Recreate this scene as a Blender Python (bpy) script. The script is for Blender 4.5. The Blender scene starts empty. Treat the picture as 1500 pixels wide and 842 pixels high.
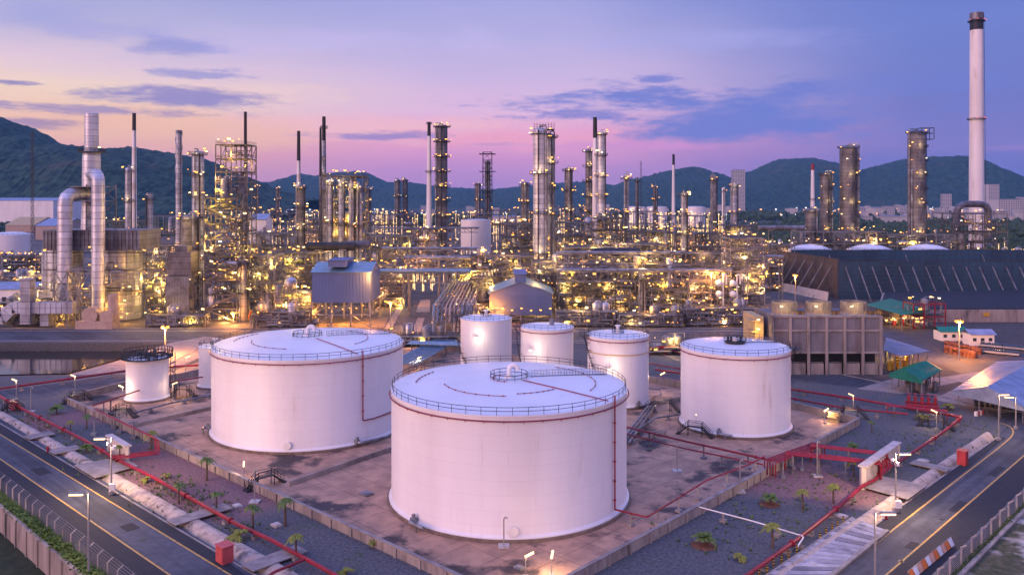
import bpy, math, random
from mathutils import Vector, Matrix
from mathutils.geometry import tessellate_polygon
random.seed(7)
R = math.radians
PI = math.pi
scene = bpy.context.scene
COL = scene.collection
# ---- camera geometry: level camera 50 m up, looking along +Y, lens shifted down ----
F, H, HY = 1200.0, 50.0, 290.0
def G(px, py, z=0.0):                       # point at height z seen at a place of the photograph
    Y = F * (H - z) / (py - HY)
    return Vector(((px - 750) / F * Y, Y, z))
def XZ(px, py, Y):
    return Vector(((px - 750) / F * Y, Y, H - (py - HY) / F * Y))
def X_(px, Y): return (px - 750) / F * Y
def Z_(py, Y): return H - (py - HY) / F * Y

# ---------------------------------------------------------------- mesh builder
class MB:
    def __init__(s): s.v = []; s.f = []; s.m = []; s.mi = 0
    def add(s, vs, fs):
        n = len(s.v); s.v += [tuple(v) for v in vs]
        s.f += [tuple(i + n for i in f) for f in fs]; s.m += [s.mi] * len(fs); return s
    def box(s, c, d, rz=0.0, rx=0.0, ry=0.0):
        hx, hy, hz = d[0] / 2, d[1] / 2, d[2] / 2
        vs = [Vector((x, y, z)) for x in (-hx, hx) for y in (-hy, hy) for z in (-hz, hz)]
        if rx or ry or rz:
            m = Matrix.Rotation(rz, 3, 'Z') @ Matrix.Rotation(ry, 3, 'Y') @ Matrix.Rotation(rx, 3, 'X')
            vs = [m @ v for v in vs]
        c = Vector(c); vs = [v + c for v in vs]
        return s.add(vs, [(0, 1, 3, 2), (4, 6, 7, 5), (0, 4, 5, 1), (2, 3, 7, 6), (0, 2, 6, 4), (1, 5, 7, 3)])
    def beam(s, a, b, w, h=None):
        a = Vector(a); b = Vector(b); h = h or w; d = b - a
        if d.length < 1e-4: return s
        d.normalize(); up = Vector((0, 0, 1)) if abs(d.z) < 0.95 else Vector((1, 0, 0))
        x = d.cross(up).normalized() * w / 2; y = x.cross(d).normalized() * h / 2
        vs = [a - x - y, a + x - y, a + x + y, a - x + y, b - x - y, b + x - y, b + x + y, b - x + y]
        return s.add(vs, [(3, 2, 1, 0), (4, 5, 6, 7), (0, 1, 5, 4), (1, 2, 6, 5), (2, 3, 7, 6), (3, 0, 4, 7)])
    def tube(s, pts, r, n=8, closed=False, bend=0.0):
        pts = [Vector(p) for p in pts]
        if bend and len(pts) > 2:
            q = [pts[0]]
            for i in range(1, len(pts) - 1):
                a, b, c = pts[i - 1], pts[i], pts[i + 1]
                u = (a - b); v = (c - b); k = min(bend, u.length * .45, v.length * .45)
                if u.length < 1e-4 or v.length < 1e-4: continue
                p0 = b + u.normalized() * k; p2 = b + v.normalized() * k
                for t in (0, .25, .5, .75, 1):
                    q.append(p0 * (1 - t) ** 2 + b * 2 * t * (1 - t) + p2 * t * t)
            q.append(pts[-1]); pts = q
        rings = []; N = len(pts); rr = r if isinstance(r, (list, tuple)) else [r] * N
        prev = None
        for i, p in enumerate(pts):
            if closed: d = pts[(i + 1) % N] - pts[i - 1]
            else: d = (pts[min(i + 1, N - 1)] - pts[max(i - 1, 0)])
            if d.length < 1e-6: d = Vector((0, 0, 1))
            d.normalize()
            if prev is None:
                up = Vector((0, 0, 1)) if abs(d.z) < .9 else Vector((1, 0, 0)); x = d.cross(up).normalized()
            else:
                x = prev - d * prev.dot(d)
                x = x.normalized() if x.length > 1e-5 else d.orthogonal().normalized()
            prev = x; y = d.cross(x)
            rings.append([p + (x * math.cos(2 * PI * k / n) + y * math.sin(2 * PI * k / n)) * rr[i] for k in range(n)])
        vs = [v for rg in rings for v in rg]; fs = []
        M = N if closed else N - 1
        for i in range(M):
            for k in range(n):
                a = i * n + k; b = i * n + (k + 1) % n; c = ((i + 1) % N) * n + (k + 1) % n; d = ((i + 1) % N) * n + k
                fs.append((a, b, c, d))
        if not closed:
            fs.append(tuple(range(n - 1, -1, -1))); fs.append(tuple((N - 1) * n + k for k in range(n)))
        return s.add(vs, fs)
    def lathe(s, c, prof, n=24, a0=0.0, a1=2 * PI):
        c = Vector(c); full = abs(a1 - a0 - 2 * PI) < 1e-6; K = n if full else n + 1
        vs = []; fs = []
        for (r, z) in prof:
            r = max(r, 0.001)
            for k in range(K):
                a = a0 + (a1 - a0) * k / n
                vs.append(c + Vector((r * math.cos(a), r * math.sin(a), z)))
        for i in range(len(prof) - 1):
            for k in range(n):
                k2 = (k + 1) % K
                fs.append((i * K + k, i * K + k2, (i + 1) * K + k2, (i + 1) * K + k))
        return s.add(vs, fs)
    def cyl(s, c, r, h, n=20, r2=None):
        r2 = r if r2 is None else r2
        return s.lathe(c, [(0, 0), (r, 0), (r2, h), (0, h)], n)
    def hdrum(s, a, b, r, n=14):               # horizontal drum with domed heads
        a = Vector(a); b = Vector(b); d = (b - a).normalized()
        return s.tube([a - d * r * .45, a - d * r * .3, a, b, b + d * r * .3, b + d * r * .45], [r * .25, r * .75, r, r, r * .75, r * .25], n)
    def ball(s, c, r, n=12, sz=1.0):
        m = n // 2 + 1
        return s.lathe(c, [(r * math.sin(PI * i / m), -r * sz * math.cos(PI * i / m)) for i in range(m + 1)], n)
    def prism(s, poly, z0, z1):
        n = len(poly)
        vs = [(p[0], p[1], z0) for p in poly] + [(p[0], p[1], z1) for p in poly]
        a = sum(poly[i][0] * poly[(i + 1) % n][1] - poly[(i + 1) % n][0] * poly[i][1] for i in range(n))
        fs = [(i, (i + 1) % n, n + (i + 1) % n, n + i) for i in range(n)]
        fs += [tuple(range(n - 1, -1, -1)), tuple(range(n, 2 * n))]
        if a < 0: fs = [f[::-1] for f in fs]
        return s.add(vs, fs)
    def quad(s, a, b, c, d): return s.add([a, b, c, d], [(0, 1, 2, 3)])

def mesh_of(mb, name, mats, off=Vector((0, 0, 0)), smooth=True, ang=35):
    me = bpy.data.meshes.new(name)
    o = off
    me.from_pydata([(v[0] - o[0], v[1] - o[1], v[2] - o[2]) for v in mb.v], [], mb.f)
    if not isinstance(mats, (list, tuple)): mats = [mats]
    for m in mats: me.materials.append(m)
    if len(mats) > 1: me.polygons.foreach_set('material_index', mb.m)
    if smooth and len(mb.f):
        me.polygons.foreach_set('use_smooth', [True] * len(mb.f))
        me.set_sharp_from_angle(angle=R(ang))
    me.update(); return me
def wloc(o):
    v = Vector((0, 0, 0))
    while o: v = v + o.location; o = o.parent
    return v
def obj(name, mb, mats, parent=None, origin=None, smooth=True, ang=35):
    if parent is not None: off = wloc(parent); loc = Vector((0, 0, 0))
    else:
        if origin is None:
            n = len(mb.v); xs = [v[0] for v in mb.v]; ys = [v[1] for v in mb.v]; zs = [v[2] for v in mb.v]
            origin = Vector(((min(xs) + max(xs)) / 2, (min(ys) + max(ys)) / 2, min(zs)))
        off = Vector(origin); loc = off
    o = bpy.data.objects.new(name, mesh_of(mb, name, mats, off, smooth, ang)); COL.objects.link(o)
    o.location = loc
    if parent is not None: o.parent = parent
    return o
def tag(o, label=None, cat=None, group=None, kind=None):
    if label: o['label'] = label
    if cat: o['category'] = cat
    if group: o['group'] = group
    if kind: o['kind'] = kind
    return o
def thing(name, label, cat, loc=(0, 0, 0), group=None):
    o = bpy.data.objects.new(name, None); COL.objects.link(o); o.location = loc
    o.empty_display_size = .5
    return tag(o, label, cat, group)
def struct(name, mb, m, smooth=False):
    return tag(obj(name, mb, m, origin=(0, 0, 0), smooth=smooth), kind='structure')
KIDS = {}
def kids(o): return [c for c in o.children]
def copy_tree(o, parent=None, loc=None, rz=None, scale=None, label=None, group=None):
    c = o.copy(); COL.objects.link(c)
    if parent is not None: c.parent = parent
    if loc is not None: c.location = loc
    if rz is not None: c.rotation_euler[2] = rz
    if scale is not None: c.scale = (scale,) * 3
    if label: c['label'] = label
    if group: c['group'] = group
    for ch in kids(o): copy_tree(ch, c)
    return c
def place(o, loc, rz=0, scale=1, label=None, group=None):
    o.location = loc; o.rotation_euler[2] = rz; o.scale = (scale,) * 3
    if label: o['label'] = label
    if group: o['group'] = group
    return o

# ---------------------------------------------------------------- materials
def nodes(m):
    m.use_nodes = True; return m.node_tree.nodes, m.node_tree.links
def pm(name, c1, c2=None, scale=.5, rough=.6, metal=0.0, bump=0.0, detail=5, stretch=(1, 1, 1), lo=.4, hi=.62, world=False, spec=.4, c3=None, s3=.05, lo3=.5, hi3=.6, bscale=None, nr=.62):
    m = bpy.data.materials.new(name); N, L = nodes(m); b = N['Principled BSDF']
    b.inputs['Roughness'].default_value = rough; b.inputs['Metallic'].default_value = metal
    b.inputs['Specular IOR Level'].default_value = spec
    b.inputs['Base Color'].default_value = (*c1, 1)
    if c2 is None and c3 is None and not bump: return m
    if world: t = N.new('ShaderNodeNewGeometry').outputs['Position']
    else: t = N.new('ShaderNodeTexCoord').outputs['Object']
    mp = N.new('ShaderNodeMapping'); mp.inputs['Scale'].default_value = stretch; L.new(t, mp.inputs[0])
    col = None
    def layer(cur, cB, sc, l, h):
        n = N.new('ShaderNodeTexNoise'); n.inputs['Scale'].default_value = sc; n.inputs['Detail'].default_value = detail
        n.inputs['Roughness'].default_value = nr; L.new(mp.outputs[0], n.inputs['Vector'])
        mr = N.new('ShaderNodeMapRange'); mr.inputs[1].default_value = l; mr.inputs[2].default_value = h; L.new(n.outputs[0], mr.inputs[0])
        mx = N.new('ShaderNodeMix'); mx.data_type = 'RGBA'; L.new(mr.outputs[0], mx.inputs[0])
        if isinstance(cur, tuple): mx.inputs[6].default_value = (*cur, 1)
        else: L.new(cur, mx.inputs[6])
        mx.inputs[7].default_value = (*cB, 1); return mx.outputs[2]
    cur = c1
    if c2: cur = layer(cur, c2, scale, lo, hi)
    if c3: cur = layer(cur, c3, s3, lo3, hi3)
    if not isinstance(cur, tuple): L.new(cur, b.inputs['Base Color'])
    if bump:
        n = N.new('ShaderNodeTexNoise'); n.inputs['Scale'].default_value = bscale or scale * 4; n.inputs['Detail'].default_value = 4
        L.new(mp.outputs[0], n.inputs['Vector'])
        bp = N.new('ShaderNodeBump'); bp.inputs['Strength'].default_value = bump; bp.inputs['Distance'].default_value = .1
        L.new(n.outputs[0], bp.inputs['Height']); L.new(bp.outputs[0], b.inputs['Normal'])
    return m
def em(name, c, s):
    m = bpy.data.materials.new(name); N, L = nodes(m); b = N['Principled BSDF']
    b.inputs['Base Color'].default_value = (.05, .05, .05, 1)
    b.inputs['Emission Color'].default_value = (*c, 1); b.inputs['Emission Strength'].default_value = s
    m.cycles.emission_sampling = 'NONE'; return m
M = {}
M['steel'] = pm('steel', (.075, .075, .080), (.125, .11, .095), .25, .55, .2)
M['steel2'] = pm('steel_pale', (.24, .25, .29), (.12, .12, .13), .2, .5, .2)
M['dark'] = pm('dark_steel', (.022, .024, .03), (.05, .045, .045), .4, .55, .3)
M['clad'] = pm('cladding', (.42, .46, .56), (.26, .27, .33), .18, .40, .45, bump=.12, stretch=(1, 1, .35))
M['clad2'] = pm('dull_cladding', (.19, .20, .24), (.10, .09, .095), .22, .45, .3, stretch=(1, 1, .4))
M['clad3'] = pm('brown_cladding', (.17, .165, .18), (.085, .08, .088), .3, .5, .25, stretch=(1, 1, .4))
M['pipe'] = pm('pipe_metal', (.28, .30, .35), (.12, .115, .12), .3, .4, .35)
M['deck'] = pm('grating', (.05, .046, .046), (.09, .08, .07), .5, .7, .2)
M['silver'] = pm('bright_cladding', (.62, .65, .72), (.44, .45, .51), .18, .38, .35, bump=.1, stretch=(1, 1, .35))
M['vess'] = pm('vessel_paint', (.30, .29, .28), (.16, .14, .125), .3, .45, .15, stretch=(1, 1, .5))
M['white'] = pm('white_paint', (.78, .77, .76), (.70, .68, .66), .12, .42, 0, stretch=(1, 1, .25))
M['whitestack'] = pm('stack_white', (.72, .70, .70), (.60, .56, .54), .08, .5, 0, stretch=(1, 1, .2), c3=(.45, .40, .38), s3=.3, lo3=.6, hi3=.75)
M['concrete'] = pm('concrete', (.40, .36, .34), (.29, .255, .24), .35, .85, 0, bump=.2, c3=(.15, .13, .12), s3=.12, lo3=.56, hi3=.7)
M['conc_wall'] = pm('stained_concrete', (.34, .29, .265), (.23, .195, .18), .4, .85, 0, stretch=(1, 1, .25), c3=(.10, .09, .085), s3=.35, lo3=.54, hi3=.72)
M['pale'] = pm('pale_concrete', (.30, .265, .25), (.20, .175, .17), .5, .85, 0, bump=.15, world=True, c3=(.2, .17, .16), s3=.25, lo3=.56, hi3=.72)
M['red'] = pm('red_pipe_paint', (.27, .012, .026), (.18, .009, .018), .6, .38, 0)
M['redbox'] = pm('red_cabinet_paint', (.42, .04, .05), (.30, .03, .035), .8, .45, 0)
M['rust'] = pm('rust', (.20, .075, .045), (.12, .05, .03), .6, .8, 0)
M['green_roof'] = pm('green_sheet', (.012, .20, .13), (.01, .14, .10), .5, .5, .1)
M['blue_clad'] = pm('blue_grey_sheet', (.10, .145, .30), (.085, .12, .25), .12, .75, 0, stretch=(1, 1, .3))
M['roof_sheet'] = pm('roof_sheet', (.28, .34, .48), (.20, .24, .34), .3, .42, .3)
M['asphalt'] = pm('asphalt', (.066, .074, .100), (.048, .054, .074), .9, .8, 0, world=True, c3=(.030, .036, .056), s3=.08, lo3=.46, hi3=.62)
M['shoulder'] = pm('dark_asphalt', (.013, .016, .027), (.020, .022, .032), .8, .85, 0, world=True)
M['yellow'] = pm('yellow_paint', (.50, .31, .08), (.10, .09, .08), 1.6, .7, 0, world=True, lo=.5, hi=.66, nr=.8)
M['yel'] = pm('yellow_enamel', (.65, .38, .03), (.5, .3, .03), 1, .5)
M['gravel'] = pm('gravel', (.014, .019, .026), (.175, .175, .19), 2.0, .95, 0, bump=.35, world=True, detail=10, lo=.36, hi=.66, nr=.85, c3=(.045, .08, .02), s3=.17, lo3=.55, hi3=.64, bscale=6)
M['soil'] = pm('soil', (.055, .05, .047), (.09, .075, .07), .4, .95, 0, world=True, bump=.3)
M['moss'] = pm('weed_green', (.045, .085, .02), (.08, .12, .03), 1, .9, 0, world=True)
M['slab'] = pm('plant_slab', (.10, .085, .08), (.05, .047, .05), .15, .85, 0, world=True, c3=(.20, .155, .12), s3=.03, lo3=.5, hi3=.6)
M['yard'] = pm('yard_concrete', (.54, .325, .215), (.35, .215, .15), .30, .65, 0, world=True, bump=.12, detail=9, c3=(.060, .045, .046), s3=.085, lo3=.54, hi3=.61)
M['ground'] = pm('land', (.03, .045, .028), (.07, .075, .05), .006, .95, 0, world=True, c3=(.10, .09, .075), s3=.003, lo3=.56, hi3=.66)
M['forest'] = pm('hill_forest', (.005, .022, .018), (.030, .068, .038), .05, .95, 0, world=True, bump=0, detail=10, lo=.44, hi=.56, c3=(.075, .062, .04), s3=.0045, lo3=.60, hi3=.72)
M['leaf'] = pm('leaf', (.07, .13, .025), (.13, .19, .035), 2.5, .6, 0)
M['leafd'] = pm('dark_leaf', (.02, .04, .016), (.045, .075, .025), .15, .8, 0, world=True)
M['leafy'] = pm('yellow_leaf', (.26, .26, .03), (.14, .19, .03), 2.5, .6, 0)
M['bark'] = pm('bark', (.12, .085, .06), (.07, .05, .04), 2, .9, 0)
M['black'] = pm('black', (.012, .012, .014), None)
M['scr'] = pm('dark_screen', (.030, .080, .140), (.022, .052, .092), .07, .6, .1, stretch=(1, 1, .4))
M['scr2'] = pm('brown_screen', (.12, .09, .085), (.07, .06, .06), .15, .7, .1)
M['water'] = pm('water', (.015, .018, .02), None, rough=.08)
M['orange'] = pm('orange_cloth', (.75, .20, .03), (.6, .15, .03), 2, .7)
M['city'] = pm('city_wall', (.50, .48, .47), (.36, .34, .34), .02, .8, 0, world=True)
M['glass'] = pm('window_glass', (.03, .04, .05), None, rough=.15)
M['blue_pipe'] = pm('blue_pipe', (.18, .30, .42), (.14, .22, .30), .5, .4, .3)
M['warm'] = em('lamp_warm', (1, .43, .075), 3.6); M['amber'] = em('lamp_amber', (1, .36, .05), 3.0)
M['bright'] = em('lamp_bright', (1, .64, .28), 3.6)
M['sodium'] = em('lamp_sodium', (1, .36, .05), 2.0)
M['cool'] = em('lamp_white', (1, .82, .62), 3.0)
M['redlamp'] = em('lamp_red', (1, .10, .06), 2.4)
# white tank shell with plate courses and run-down dirt
def tank_mat():
    m = pm('tank_white', (.80, .775, .775), (.72, .69, .69), .10, .40, 0, stretch=(1, 1, .12), c3=(.60, .53, .49), s3=.5, lo3=.60, hi3=.80, spec=.35)
    N, L = m.node_tree.nodes, m.node_tree.links
    g = N.new('ShaderNodeTexCoord'); sp = N.new('ShaderNodeSeparateXYZ'); L.new(g.outputs['Object'], sp.inputs[0])
    at = N.new('ShaderNodeMath'); at.operation = 'ARCTAN2'; L.new(sp.outputs[0], at.inputs[0]); L.new(sp.outputs[1], at.inputs[1])
    cb = N.new('ShaderNodeCombineXYZ'); mu = N.new('ShaderNodeMath'); mu.operation = 'MULTIPLY'; mu.inputs[1].default_value = 20
    L.new(at.outputs[0], mu.inputs[0]); L.new(mu.outputs[0], cb.inputs[0]); L.new(sp.outputs[2], cb.inputs[1])
    br = N.new('ShaderNodeTexBrick'); br.inputs['Scale'].default_value = 1; br.inputs['Brick Width'].default_value = 7.85; br.inputs['Row Height'].default_value = 2.2
    br.inputs['Mortar Size'].default_value = .05; br.inputs['Mortar Smooth'].default_value = .6; br.inputs['Color1'].default_value = (0, 0, 0, 1); br.inputs['Color2'].default_value = (.25, .25, .25, 1); br.inputs['Mortar'].default_value = (1, 1, 1, 1)
    L.new(cb.outputs[0], br.inputs[0])
    bs = N['Principled BSDF']; src = bs.inputs['Base Color'].links[0].from_socket
    mx = N.new('ShaderNodeMix'); mx.data_type = 'RGBA'; mx.blend_type = 'MULTIPLY'; mx.inputs[7].default_value = (.84, .82, .84, 1)
    ml = N.new('ShaderNodeMath'); ml.operation = 'MULTIPLY'; ml.inputs[1].default_value = .62; L.new(br.outputs[0], ml.inputs[0])
    L.new(ml.outputs[0], mx.inputs[0]); L.new(src, mx.inputs[6]); L.new(mx.outputs[2], bs.inputs['Base Color'])
    bp = N.new('ShaderNodeBump'); bp.inputs['Strength'].default_value = .15; bp.inputs['Distance'].default_value = .03
    L.new(br.outputs[0], bp.inputs['Height']); L.new(bp.outputs[0], bs.inputs['Normal'])
    return m
M['tank'] = tank_mat()
M['tankroof'] = pm('tank_roof_white', (.80, .80, .82), (.72, .72, .74), .09, .35, 0, c3=(.56, .55, .56), s3=.25, lo3=.62, hi3=.8)

# ---------------------------------------------------------------- lamps
def lamp_mesh(name, mat, L=.85, W=.5, T=.45):
    b = MB(); b.box((0, 0, 0), (L, W, T)); b.mi = 1
    b.box((0, 0, T * .5 + .05), (L * .9, W * .8, .1)); b.beam((0, 0, T / 2), (0, .35, T / 2 + .35), .08)
    return mesh_of(b, name, [mat, M['dark']], smooth=False)
LM = {k: lamp_mesh('lamp_' + k, M[k]) for k in ('amber', 'warm', 'bright', 'sodium', 'cool', 'redlamp')}
NL = [0, 0]; LP = 1.0
def add_light(pos, power, col=(1, .66, .28), rad=.5, parent=None):
    l = bpy.data.lights.new('lamp_light', 'POINT'); l.energy = power * LP; l.color = col; l.shadow_soft_size = rad
    o = bpy.data.objects.new('lamp_light', l); COL.objects.link(o)
    if parent is not None: o.parent = parent; o.location = Vector(pos) - wloc(parent)
    else: o.location = pos
    NL[0] += 1; return o
def add_lamp(parent, pos, kind='warm', rz=None, s=1.0):
    o = bpy.data.objects.new('lamp', LM[kind]); COL.objects.link(o); o.parent = parent
    o.location = Vector(pos) - wloc(parent)
    o.rotation_euler = (random.uniform(-.25, .25), random.uniform(-.2, .2), random.uniform(-.9, .9) if rz is None else rz)
    s *= .98; o.scale = (s, s, s); NL[1] += 1
    return o

def gravel_red():
    m = M['gravel']; N, L = m.node_tree.nodes, m.node_tree.links; b = N['Principled BSDF']; src = b.inputs['Base Color'].links[0].from_socket
    g = N.new('ShaderNodeNewGeometry'); nz = N.new('ShaderNodeTexNoise'); nz.inputs['Scale'].default_value = .16; nz.inputs['Detail'].default_value = 7; L.new(g.outputs['Position'], nz.inputs['Vector'])
    n2 = N.new('ShaderNodeTexNoise'); n2.inputs['Scale'].default_value = 2.0; n2.inputs['Detail'].default_value = 9; n2.inputs['Roughness'].default_value = .85; L.new(g.outputs['Position'], n2.inputs['Vector'])
    rc = N.new('ShaderNodeMix'); rc.data_type = 'RGBA'; rc.inputs[6].default_value = (.10, .055, .06, 1); rc.inputs[7].default_value = (.30, .17, .17, 1)
    mr0 = N.new('ShaderNodeMapRange'); mr0.inputs[1].default_value = .4; mr0.inputs[2].default_value = .62; L.new(n2.outputs[0], mr0.inputs[0]); L.new(mr0.outputs[0], rc.inputs[0])
    for px, py, rx in ((262, 690, 15), (330, 728, 12), (225, 662, 8), (1155, 700, 13), (1215, 715, 10), (60, 620, 9), (1120, 690, 8), (150, 606, 10)):
        c = G(px, py); vs = N.new('ShaderNodeVectorMath'); vs.operation = 'DISTANCE'; L.new(g.outputs['Position'], vs.inputs[0]); vs.inputs[1].default_value = c
        a = N.new('ShaderNodeMath'); a.operation = 'DIVIDE'; L.new(vs.outputs['Value'], a.inputs[0]); a.inputs[1].default_value = rx
        s = N.new('ShaderNodeMath'); s.operation = 'ADD'; L.new(a.outputs[0], s.inputs[0]); L.new(nz.outputs[0], s.inputs[1])
        mr = N.new('ShaderNodeMapRange'); mr.inputs[1].default_value = 1.6; mr.inputs[2].default_value = 1.15; L.new(s.outputs[0], mr.inputs[0])
        mx = N.new('ShaderNodeMix'); mx.data_type = 'RGBA'; L.new(mr.outputs[0], mx.inputs[0]); L.new(src, mx.inputs[6]); L.new(rc.outputs[2], mx.inputs[7]); src = mx.outputs[2]
    L.new(src, b.inputs['Base Color'])
gravel_red()
def window_wall():
    m = pm('windowed_wall', (.42, .41, .42), None, rough=.8); N, L = m.node_tree.nodes, m.node_tree.links; b = N['Principled BSDF']
    g = N.new('ShaderNodeTexCoord'); mp = N.new('ShaderNodeMapping'); mp.inputs['Rotation'].default_value = (R(90), 0, 0); L.new(g.outputs['Object'], mp.inputs[0])
    br = N.new('ShaderNodeTexBrick'); br.offset = 0; br.inputs['Scale'].default_value = 1; br.inputs['Brick Width'].default_value = 5.5; br.inputs['Row Height'].default_value = 4.2; br.inputs['Mortar Size'].default_value = 1.1; br.inputs['Mortar Smooth'].default_value = 0
    br.inputs['Color1'].default_value = (.05, .06, .08, 1); br.inputs['Color2'].default_value = (.10, .11, .14, 1); br.inputs['Mortar'].default_value = (.46, .44, .45, 1); L.new(mp.outputs[0], br.inputs[0]); L.new(br.outputs[0], b.inputs['Base Color']); return m
M['winwall'] = window_wall()
def joints(m, size, rot, w=.035, k=.45):
    N, L = m.node_tree.nodes, m.node_tree.links; b = N['Principled BSDF']; src = b.inputs['Base Color'].links[0].from_socket
    g = N.new('ShaderNodeNewGeometry'); mp = N.new('ShaderNodeMapping'); mp.inputs['Rotation'].default_value = (0, 0, rot); L.new(g.outputs['Position'], mp.inputs[0])
    br = N.new('ShaderNodeTexBrick'); br.offset = 0; br.inputs['Scale'].default_value = 1; br.inputs['Brick Width'].default_value = size; br.inputs['Row Height'].default_value = size; br.inputs['Mortar Size'].default_value = w; br.inputs['Mortar Smooth'].default_value = .2
    br.inputs['Color1'].default_value = (1, 1, 1, 1); br.inputs['Color2'].default_value = (.80, .80, .82, 1); br.inputs['Mortar'].default_value = (k, k, k, 1); L.new(mp.outputs[0], br.inputs[0])
    mx = N.new('ShaderNodeMix'); mx.data_type = 'RGBA'; mx.blend_type = 'MULTIPLY'; mx.inputs[0].default_value = 1; L.new(src, mx.inputs[6]); L.new(br.outputs[0], mx.inputs[7]); L.new(mx.outputs[2], b.inputs['Base Color'])
joints(M['yard'], 6.2, R(44), .07, .42)
def streaks(m, rot, k=.72):
    N, L = m.node_tree.nodes, m.node_tree.links; b = N['Principled BSDF']; src = b.inputs['Base Color'].links[0].from_socket
    g = N.new('ShaderNodeNewGeometry'); m0 = N.new('ShaderNodeMapping'); m0.inputs['Rotation'].default_value = (0, 0, rot); L.new(g.outputs['Position'], m0.inputs[0])
    mp = N.new('ShaderNodeMapping'); mp.inputs['Scale'].default_value = (.03, .9, 1); L.new(m0.outputs[0], mp.inputs[0])
    n = N.new('ShaderNodeTexNoise'); n.inputs['Scale'].default_value = 1; n.inputs['Detail'].default_value = 6; L.new(mp.outputs[0], n.inputs['Vector'])
    mr = N.new('ShaderNodeMapRange'); mr.inputs[1].default_value = .42; mr.inputs[2].default_value = .62; mr.inputs[3].default_value = 1.15; mr.inputs[4].default_value = k; L.new(n.outputs[0], mr.inputs[0])
    mx = N.new('ShaderNodeMix'); mx.data_type = 'RGBA'; mx.blend_type = 'MULTIPLY'; mx.inputs[0].default_value = 1; L.new(src, mx.inputs[6]); L.new(mr.outputs[0], mx.inputs[7]); L.new(mx.outputs[2], b.inputs['Base Color'])
M['asphalt_r'] = M['asphalt'].copy(); streaks(M['asphalt'], R(43)); streaks(M['asphalt_r'], R(-45))


def seams(m, step=2.6, w=.07, k=.45):
    N, L = m.node_tree.nodes, m.node_tree.links; b = N['Principled BSDF']; src = b.inputs['Base Color'].links[0].from_socket
    g = N.new('ShaderNodeTexCoord'); sp = N.new('ShaderNodeSeparateXYZ'); L.new(g.outputs['Object'], sp.inputs[0])
    f = N.new('ShaderNodeMath'); f.operation = 'DIVIDE'; f.inputs[1].default_value = step; L.new(sp.outputs[2], f.inputs[0])
    fr = N.new('ShaderNodeMath'); fr.operation = 'FRACT'; L.new(f.outputs[0], fr.inputs[0])
    lt = N.new('ShaderNodeMath'); lt.operation = 'LESS_THAN'; lt.inputs[1].default_value = w; L.new(fr.outputs[0], lt.inputs[0])
    wn = N.new('ShaderNodeTexWhiteNoise'); wn.noise_dimensions = '1D'; fl = N.new('ShaderNodeMath'); fl.operation = 'FLOOR'; L.new(f.outputs[0], fl.inputs[0]); L.new(fl.outputs[0], wn.inputs['W'])
    vr = N.new('ShaderNodeMapRange'); vr.inputs[3].default_value = .78; vr.inputs[4].default_value = 1.12; L.new(wn.outputs[0], vr.inputs[0])
    m1 = N.new('ShaderNodeMix'); m1.data_type = 'RGBA'; m1.blend_type = 'MULTIPLY'; m1.inputs[0].default_value = 1; L.new(src, m1.inputs[6]); L.new(vr.outputs[0], m1.inputs[7])
    m2 = N.new('ShaderNodeMix'); m2.data_type = 'RGBA'; m2.blend_type = 'MULTIPLY'; L.new(lt.outputs[0], m2.inputs[0]); L.new(m1.outputs[2], m2.inputs[6]); m2.inputs[7].default_value = (k, k, k, 1); L.new(m2.outputs[2], b.inputs['Base Color'])
for k_s, st in (('clad', 2.6), ('silver', 2.6), ('clad2', 2.2), ('clad3', 2.4), ('vess', 3.0)): seams(M[k_s], st, .08, .42)
HAZE = 0.00005
# ================================================================ camera, sky, light
cam = bpy.data.cameras.new('camera'); co = bpy.data.objects.new('camera', cam); COL.objects.link(co)
co.location = (0, 0, H); co.rotation_euler = (R(90), 0, 0)
cam.sensor_width = 36; cam.lens = 36 * F / 1500; cam.shift_y = -(421 - HY) / 1500; cam.clip_end = 40000; cam.clip_start = .5
scene.camera = co
scene.view_settings.view_transform = 'Standard'; scene.view_settings.look = 'None'; scene.view_settings.gamma = 1; scene.view_settings.exposure = .22
scene.cycles.use_denoising = True
scene.cycles.max_bounces = 4; scene.cycles.diffuse_bounces = 2; scene.cycles.glossy_bounces = 2; scene.cycles.volume_bounces = 0
scene.cycles.transmission_bounces = 2; scene.cycles.sample_clamp_indirect = 4
scene.cycles.use_light_tree = True; scene.cycles.caustics_reflective = False; scene.cycles.caustics_refractive = False

w = bpy.data.worlds.new('World'); scene.world = w; w.use_nodes = True
N, L = w.node_tree.nodes, w.node_tree.links; N.clear()
out = N.new('ShaderNodeOutputWorld'); bg = N.new('ShaderNodeBackground'); L.new(bg.outputs[0], out.inputs[0])
tc = N.new('ShaderNodeTexCoord'); sep = N.new('ShaderNodeSeparateXYZ'); L.new(tc.outputs['Generated'], sep.inputs[0])
def mth(op, a, b=None, c=None, clamp=False):
    n = N.new('ShaderNodeMath'); n.operation = op; n.use_clamp = clamp
    for i, v in enumerate((a, b, c)):
        if v is None: continue
        if isinstance(v, (int, float)): n.inputs[i].default_value = v
        else: L.new(v, n.inputs[i])
    return n.outputs[0]
def mixc(f, a, b, blend='MIX'):
    n = N.new('ShaderNodeMix'); n.data_type = 'RGBA'; n.blend_type = blend; n.clamp_factor = True
    for i, v in ((0, f), (6, a), (7, b)):
        if isinstance(v, (int, float)): n.inputs[i].default_value = v
        elif isinstance(v, tuple): n.inputs[i].default_value = (*v, 1)
        else: L.new(v, n.inputs[i])
    return n.outputs[2]
def lin(r, g, b):
    return tuple(((c / 255) / 12.92 if c / 255 < .04045 else ((c / 255 + .055) / 1.055) ** 2.4) for c in (r, g, b))
az = mth('ARCTAN2', sep.outputs[0], sep.outputs[1])
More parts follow.
